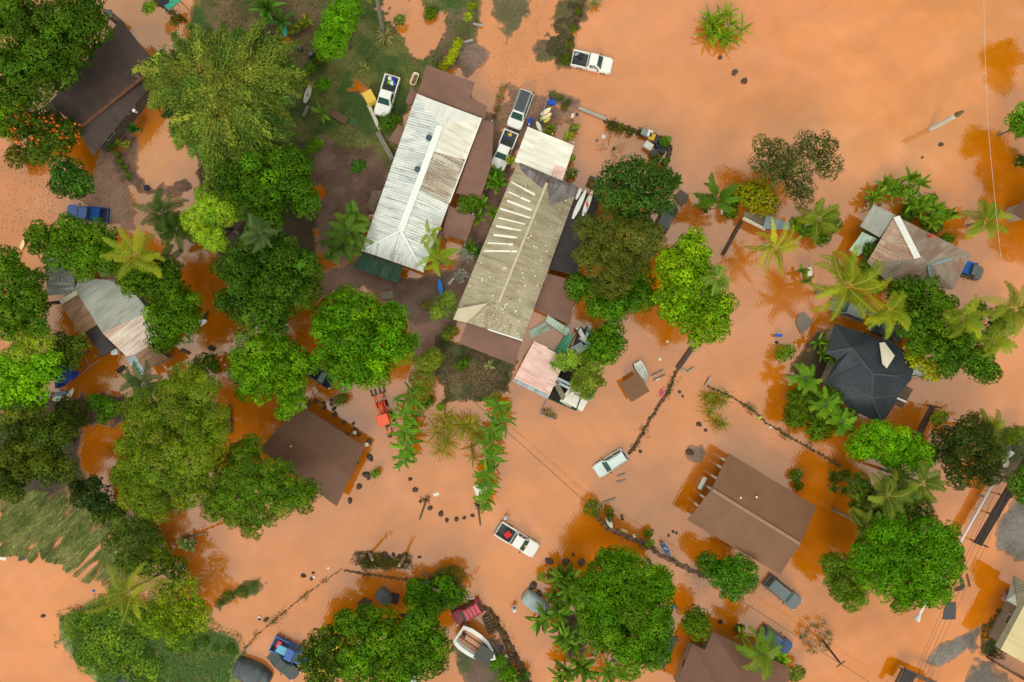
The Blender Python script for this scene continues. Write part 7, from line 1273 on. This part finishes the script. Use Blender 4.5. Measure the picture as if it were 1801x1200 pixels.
leafy('leafy plant at the head of the blue kayak between the houses',842,432,1.8,1.2,.4,8,(.05,.15,.02),.1,10,stems=2,spread=.6)
for k,(x,y) in enumerate(((985,1035),(975,1062),(992,1078),(972,1095),(985,1120),(1005,1050),(1000,1150),(1020,1170),(1045,1185),(1070,1190),(1000,1185),(1010,1015))): leafy('banana plant in the fringe west of the round mango, %s' % ('beside the covered boat tip','near the covered boat','over the dark soil, upper','at the outer edge, middle','at the outer edge, lower','next to the mango crown, upper','near the bottom, first','near the bottom, second','near the bottom, third','near the bottom, fourth','at the bottom edge','at the north tip')[k],x,y,3.6,2.0,.45,10,(.05,.14,.02),.2,20+k,stems=2,spread=.7,group='banana plants west of the round mango')
for k,(x,y) in enumerate(((1575,330),(1600,335),(1560,345),(1625,350),(1645,365),(1660,380),(1640,385),(1615,362))): leafy('banana plant in the row above the rusty roof, %s from the left' % ('second','third','first','fifth','sixth','last','seventh','fourth')[k],x,y,2.4,1.5,.42,10,(.06,.17,.015),.3,40+k,stems=2,spread=.8,group='banana plants above the rusty roof')
leafy('leafy plants hanging over the west corner of the blue-grey house',1452,612,2.6,1.3,.35,9,(.06,.16,.02),.15,60,stems=4,spread=1.3); leafy('leafy plant north of the blue-grey house next to the orange-hooded car',1522,590,1.2,.9,.35,9,(.04,.12,.02),.1,61,stems=2); leafy('green leaves over the pallet edge, beside the biggest palm',1400,492,.0+2,1.2,.4,7,(.08,.15,.02),.2,62,stems=2,spread=1.); leafy('wide-leaved plant at the north-east of the open blue-green tree',1180,322,3.0,1.4,.45,9,(.045,.12,.02),.1,63,stems=2)
leafy('creamy-leaved pandanus beside the leaning bare trunk on the left',325,955,2.2,.8,.3,12,(.14,.2,.12),.1,64,'pandanus',stems=4,spread=.7); leafy('dark agave-like plant behind the palm clump on the right',1468,655,1.5,1.,.3,9,(.05,.12,.03),.1,65); leafy('banana leaves on the tangled tree near the shack',140,600,4.4,1.4,.45,8,(.05,.16,.03),.1,66); leafy('light green leafy plant by the driveway of the dark shingled house',212,262,1.4,.7,.3,10,(.14,.26,.04),.3,67,stems=2,spread=.4); leafy('dark leafy plant by the bottom wall of the dark shingled house',235,233,1.6,.9,.35,9,(.03,.1,.02),.0,68,stems=2)
leafy('banana plants at the bottom edge below the yellow-flowered plants',880,1195,1.8,1.3,.35,12,(.07,.18,.015),.2,69,stems=3,spread=.9); leafy('bright broad leaves beside the blue SUV by the bottom house',1372,1158,3.2,1.4,.5,8,(.1,.25,.01),.2,70,stems=2,spread=.6); leafy('palm-like dry fronds over the north edge of the bottom house',1308,1122,3.8,1.5,.35,9,(.13,.17,.04),.4,71); leafy('small green sprig on the dark water beside the raised house reflection',1398,832,.8,.6,.2,8,(.09,.2,.02),.2,72,stems=2,trunk=False); leafy('yellow leaf rosette at the far right by the white pipe end',1783,776,1.2,.7,.25,8,(.3,.28,.02),.5,73)
leafy('leafy plant at the foot of the first palm row where the pale twig floats',760,625,1.3,.7,.25,8,(.16,.26,.06),.2,74); leafy('silver-leaved agave on the grassy patch under the tan house lean-to',860,643,1.1,.95,.1,20,(.3,.36,.26),.0,75,'agave'); leafy('dark leafy clump hiding the junk at the head of the tangled wall, west',1478,852,1.6,1.,.3,9,(.05,.1,.02),.1,76,stems=3,spread=.6)
# bare and sparse shrubs
bare('pale leafless shrub between the long houses, upper of the pair',818,445,2.6,26,(.45,.48,.38),1,n=12,rad=.06); bare('pale leafless shrub between the long houses, right one',838,440,2.6,20,(.36,.42,.3),2,n=10,rad=.055,leaves=2); bare('pale leafless shrub between the long houses, lower one',812,485,2.2,20,(.45,.48,.38),3,n=11,rad=.055)
bare('bare twiggy tree in the flooded garden inside the junk wall',1075,255,2.2,34,(.3,.2,.12),4,name='bare_tree',n=4,rad=.05); bare('grey bare branches over the small tree by the reeds',215,905,5.2,30,(.32,.32,.27),5,n=7,rad=.05); bare('bare twigs in the scrub behind the rainbow surfboard',130,735,2.8,26,(.2,.15,.11),6,n=7,rad=.04,leaves=3); bare('leaning bare bough at the edge of the bamboo',482,145,12.6,16,(.3,.22,.17),7,name='dead_branch',n=2,rad=.12); bare('pale lichen-grey bare crown in the mixed tangled tree',1630,915,9,16,(.4,.44,.36),8,n=8,rad=.05)
bare('thin grey-green scrub around the utility pole','x'.__len__()*1438,1122,1.8,34,(.25,.26,.16),9,n=9,rad=.03,leaves=5)
# half-drowned bush with upright twigs, dry heap
rt_ = leafy('half-drowned feathery bush in open water above the raised brown house',1258,722,1.0,1.5,.08,26,(.12,.16,.02),.4,80,'drowned_bush',stems=7,spread=1.0,droop=.35,el0=1.3,trunk=False)
leafy('heap of dry bamboo and yellow grass between the two palm rows',800,765,1.6,2.2,.07,40,(.24,.2,.06),.5,81,'dry_grass_heap',stems=9,spread=1.3,droop=.35,el0=1.1,trunk=False); leafy('dry broken reeds on the east side of the dry bamboo heap',830,790,1.0,1.6,.08,22,(.2,.17,.08),.2,82,'dry_grass_heap',stems=4,spread=.8,droop=.3,trunk=False)
# skirt of dead leaves at the foot of the tall palm
leafy('grey skirt of fallen dead fronds at the foot of the tall top edge palm',678,62,1.5,1.4,.16,34,(.2,.17,.14),.0,83,'dead_fronds',cat='dead fronds',droop=.9,el0=1.0,trunk=False); leafy('grey fallen fronds at the top edge of the grassy bank',1045,2,1.2,1.1,.16,26,(.2,.18,.14),.0,84,'dead_fronds',cat='dead fronds',droop=.9,el0=.9,trunk=False)
# ------------------------------------------------------------------ ground cover
blades('reeds','flattened long green and straw reeds lying along the shore at the left',[(-10,872),(100,880),(200,905),(270,930),(250,1000),(215,1050),(150,1030),(90,985),(-10,985)],46000,.3,.05,(.6,.75),(.07,.14,.02),(.32,.29,.11),1,'reeds',True,.15,1.1)
blades('grass','short grass on the lawn around the parked pickup',[(345,-5),(840,-5),(830,90),(720,190),(690,300),(560,260),(480,120)],24000,.12,.06,(.03,.03),(.08,.17,.015),(.16,.18,.04),2)
blades('grass','green ground cover on the bank at the lower left',[(105,1085),(180,1065),(330,1070),(420,1140),(400,1205),(200,1205),(130,1160)],34000,.22,.12,(.05,.05),(.10,.24,.05),(.22,.32,.08),3)
blades('grass','grass on the patch under the tan house',[(765,590),(830,600),(900,640),(895,690),(840,705),(775,715)],7000,.18,.06,(.05,.05),(.05,.09,.02),(.13,.12,.05),4)
blades('grass','grass on the grassy bank at the top centre',[(1000,0),(1030,0),(1015,80),(1010,118),(960,105),(960,60)],3500,.15,.05,(.05,.05),(.06,.08,.02),(.12,.1,.05),5)
blades('grass','straw and weeds along the grassy strip above the thin wall',[(615,975),(720,970),(725,1003),(620,1003)],2500,.2,.05,(.1,.1),(.07,.09,.02),(.16,.13,.07),6,over_water=True)
blades('grass','weeds and scrub where the gravel meets the flooded garden at the lower right',[(1725,1120),(1760,1070),(1775,1090),(1765,1160),(1725,1150)],1500,.25,.06,(.1,.1),(.05,.1,.02),(.12,.12,.04),7,over_water=True)
blades('floating_debris','bits of leaf and twig floating on the flood water on the left',[(0,240),(70,270),(120,330),(100,390),(0,420)],1800,.04,.12,(.1,.05),(.06,.05,.03),(.12,.10,.05),8,'debris',True)
blades('floating_debris','bits of leaf and twig floating beside the white van and top bank',[(850,0),(960,0),(950,60),(960,110),(1000,120),(930,160),(880,230),(860,150),(880,60)],1200,.04,.1,(.08,.05),(.07,.06,.03),(.12,.10,.05),9,'debris',True)
blades('floating_debris','thin scum of leaves scattered along the low broken wall',[(1240,670),(1400,760),(1490,830),(1470,840),(1380,780),(1240,690)],500,.04,.1,(.08,.05),(.07,.06,.03),(.12,.10,.05),10,'debris',True)
blades('floating_debris','sparse bits of leaf and twig drifting over the whole flood',[(250,0),(1801,0),(1801,1200),(0,1200),(0,1000),(250,900)],1500,.03,.09,(.1,.06),(.05,.05,.02),(.14,.11,.06),31,'debris',True)
blades('roof_litter','fallen leaves lying on the dark shingled roof','x' and [(110,190),(150,260),(250,200),(270,150),(220,120)],0,.03,.1,(.1,.05),(.3,.2,.03),(.12,.2,.03),32,'leaf litter',True) if False else None
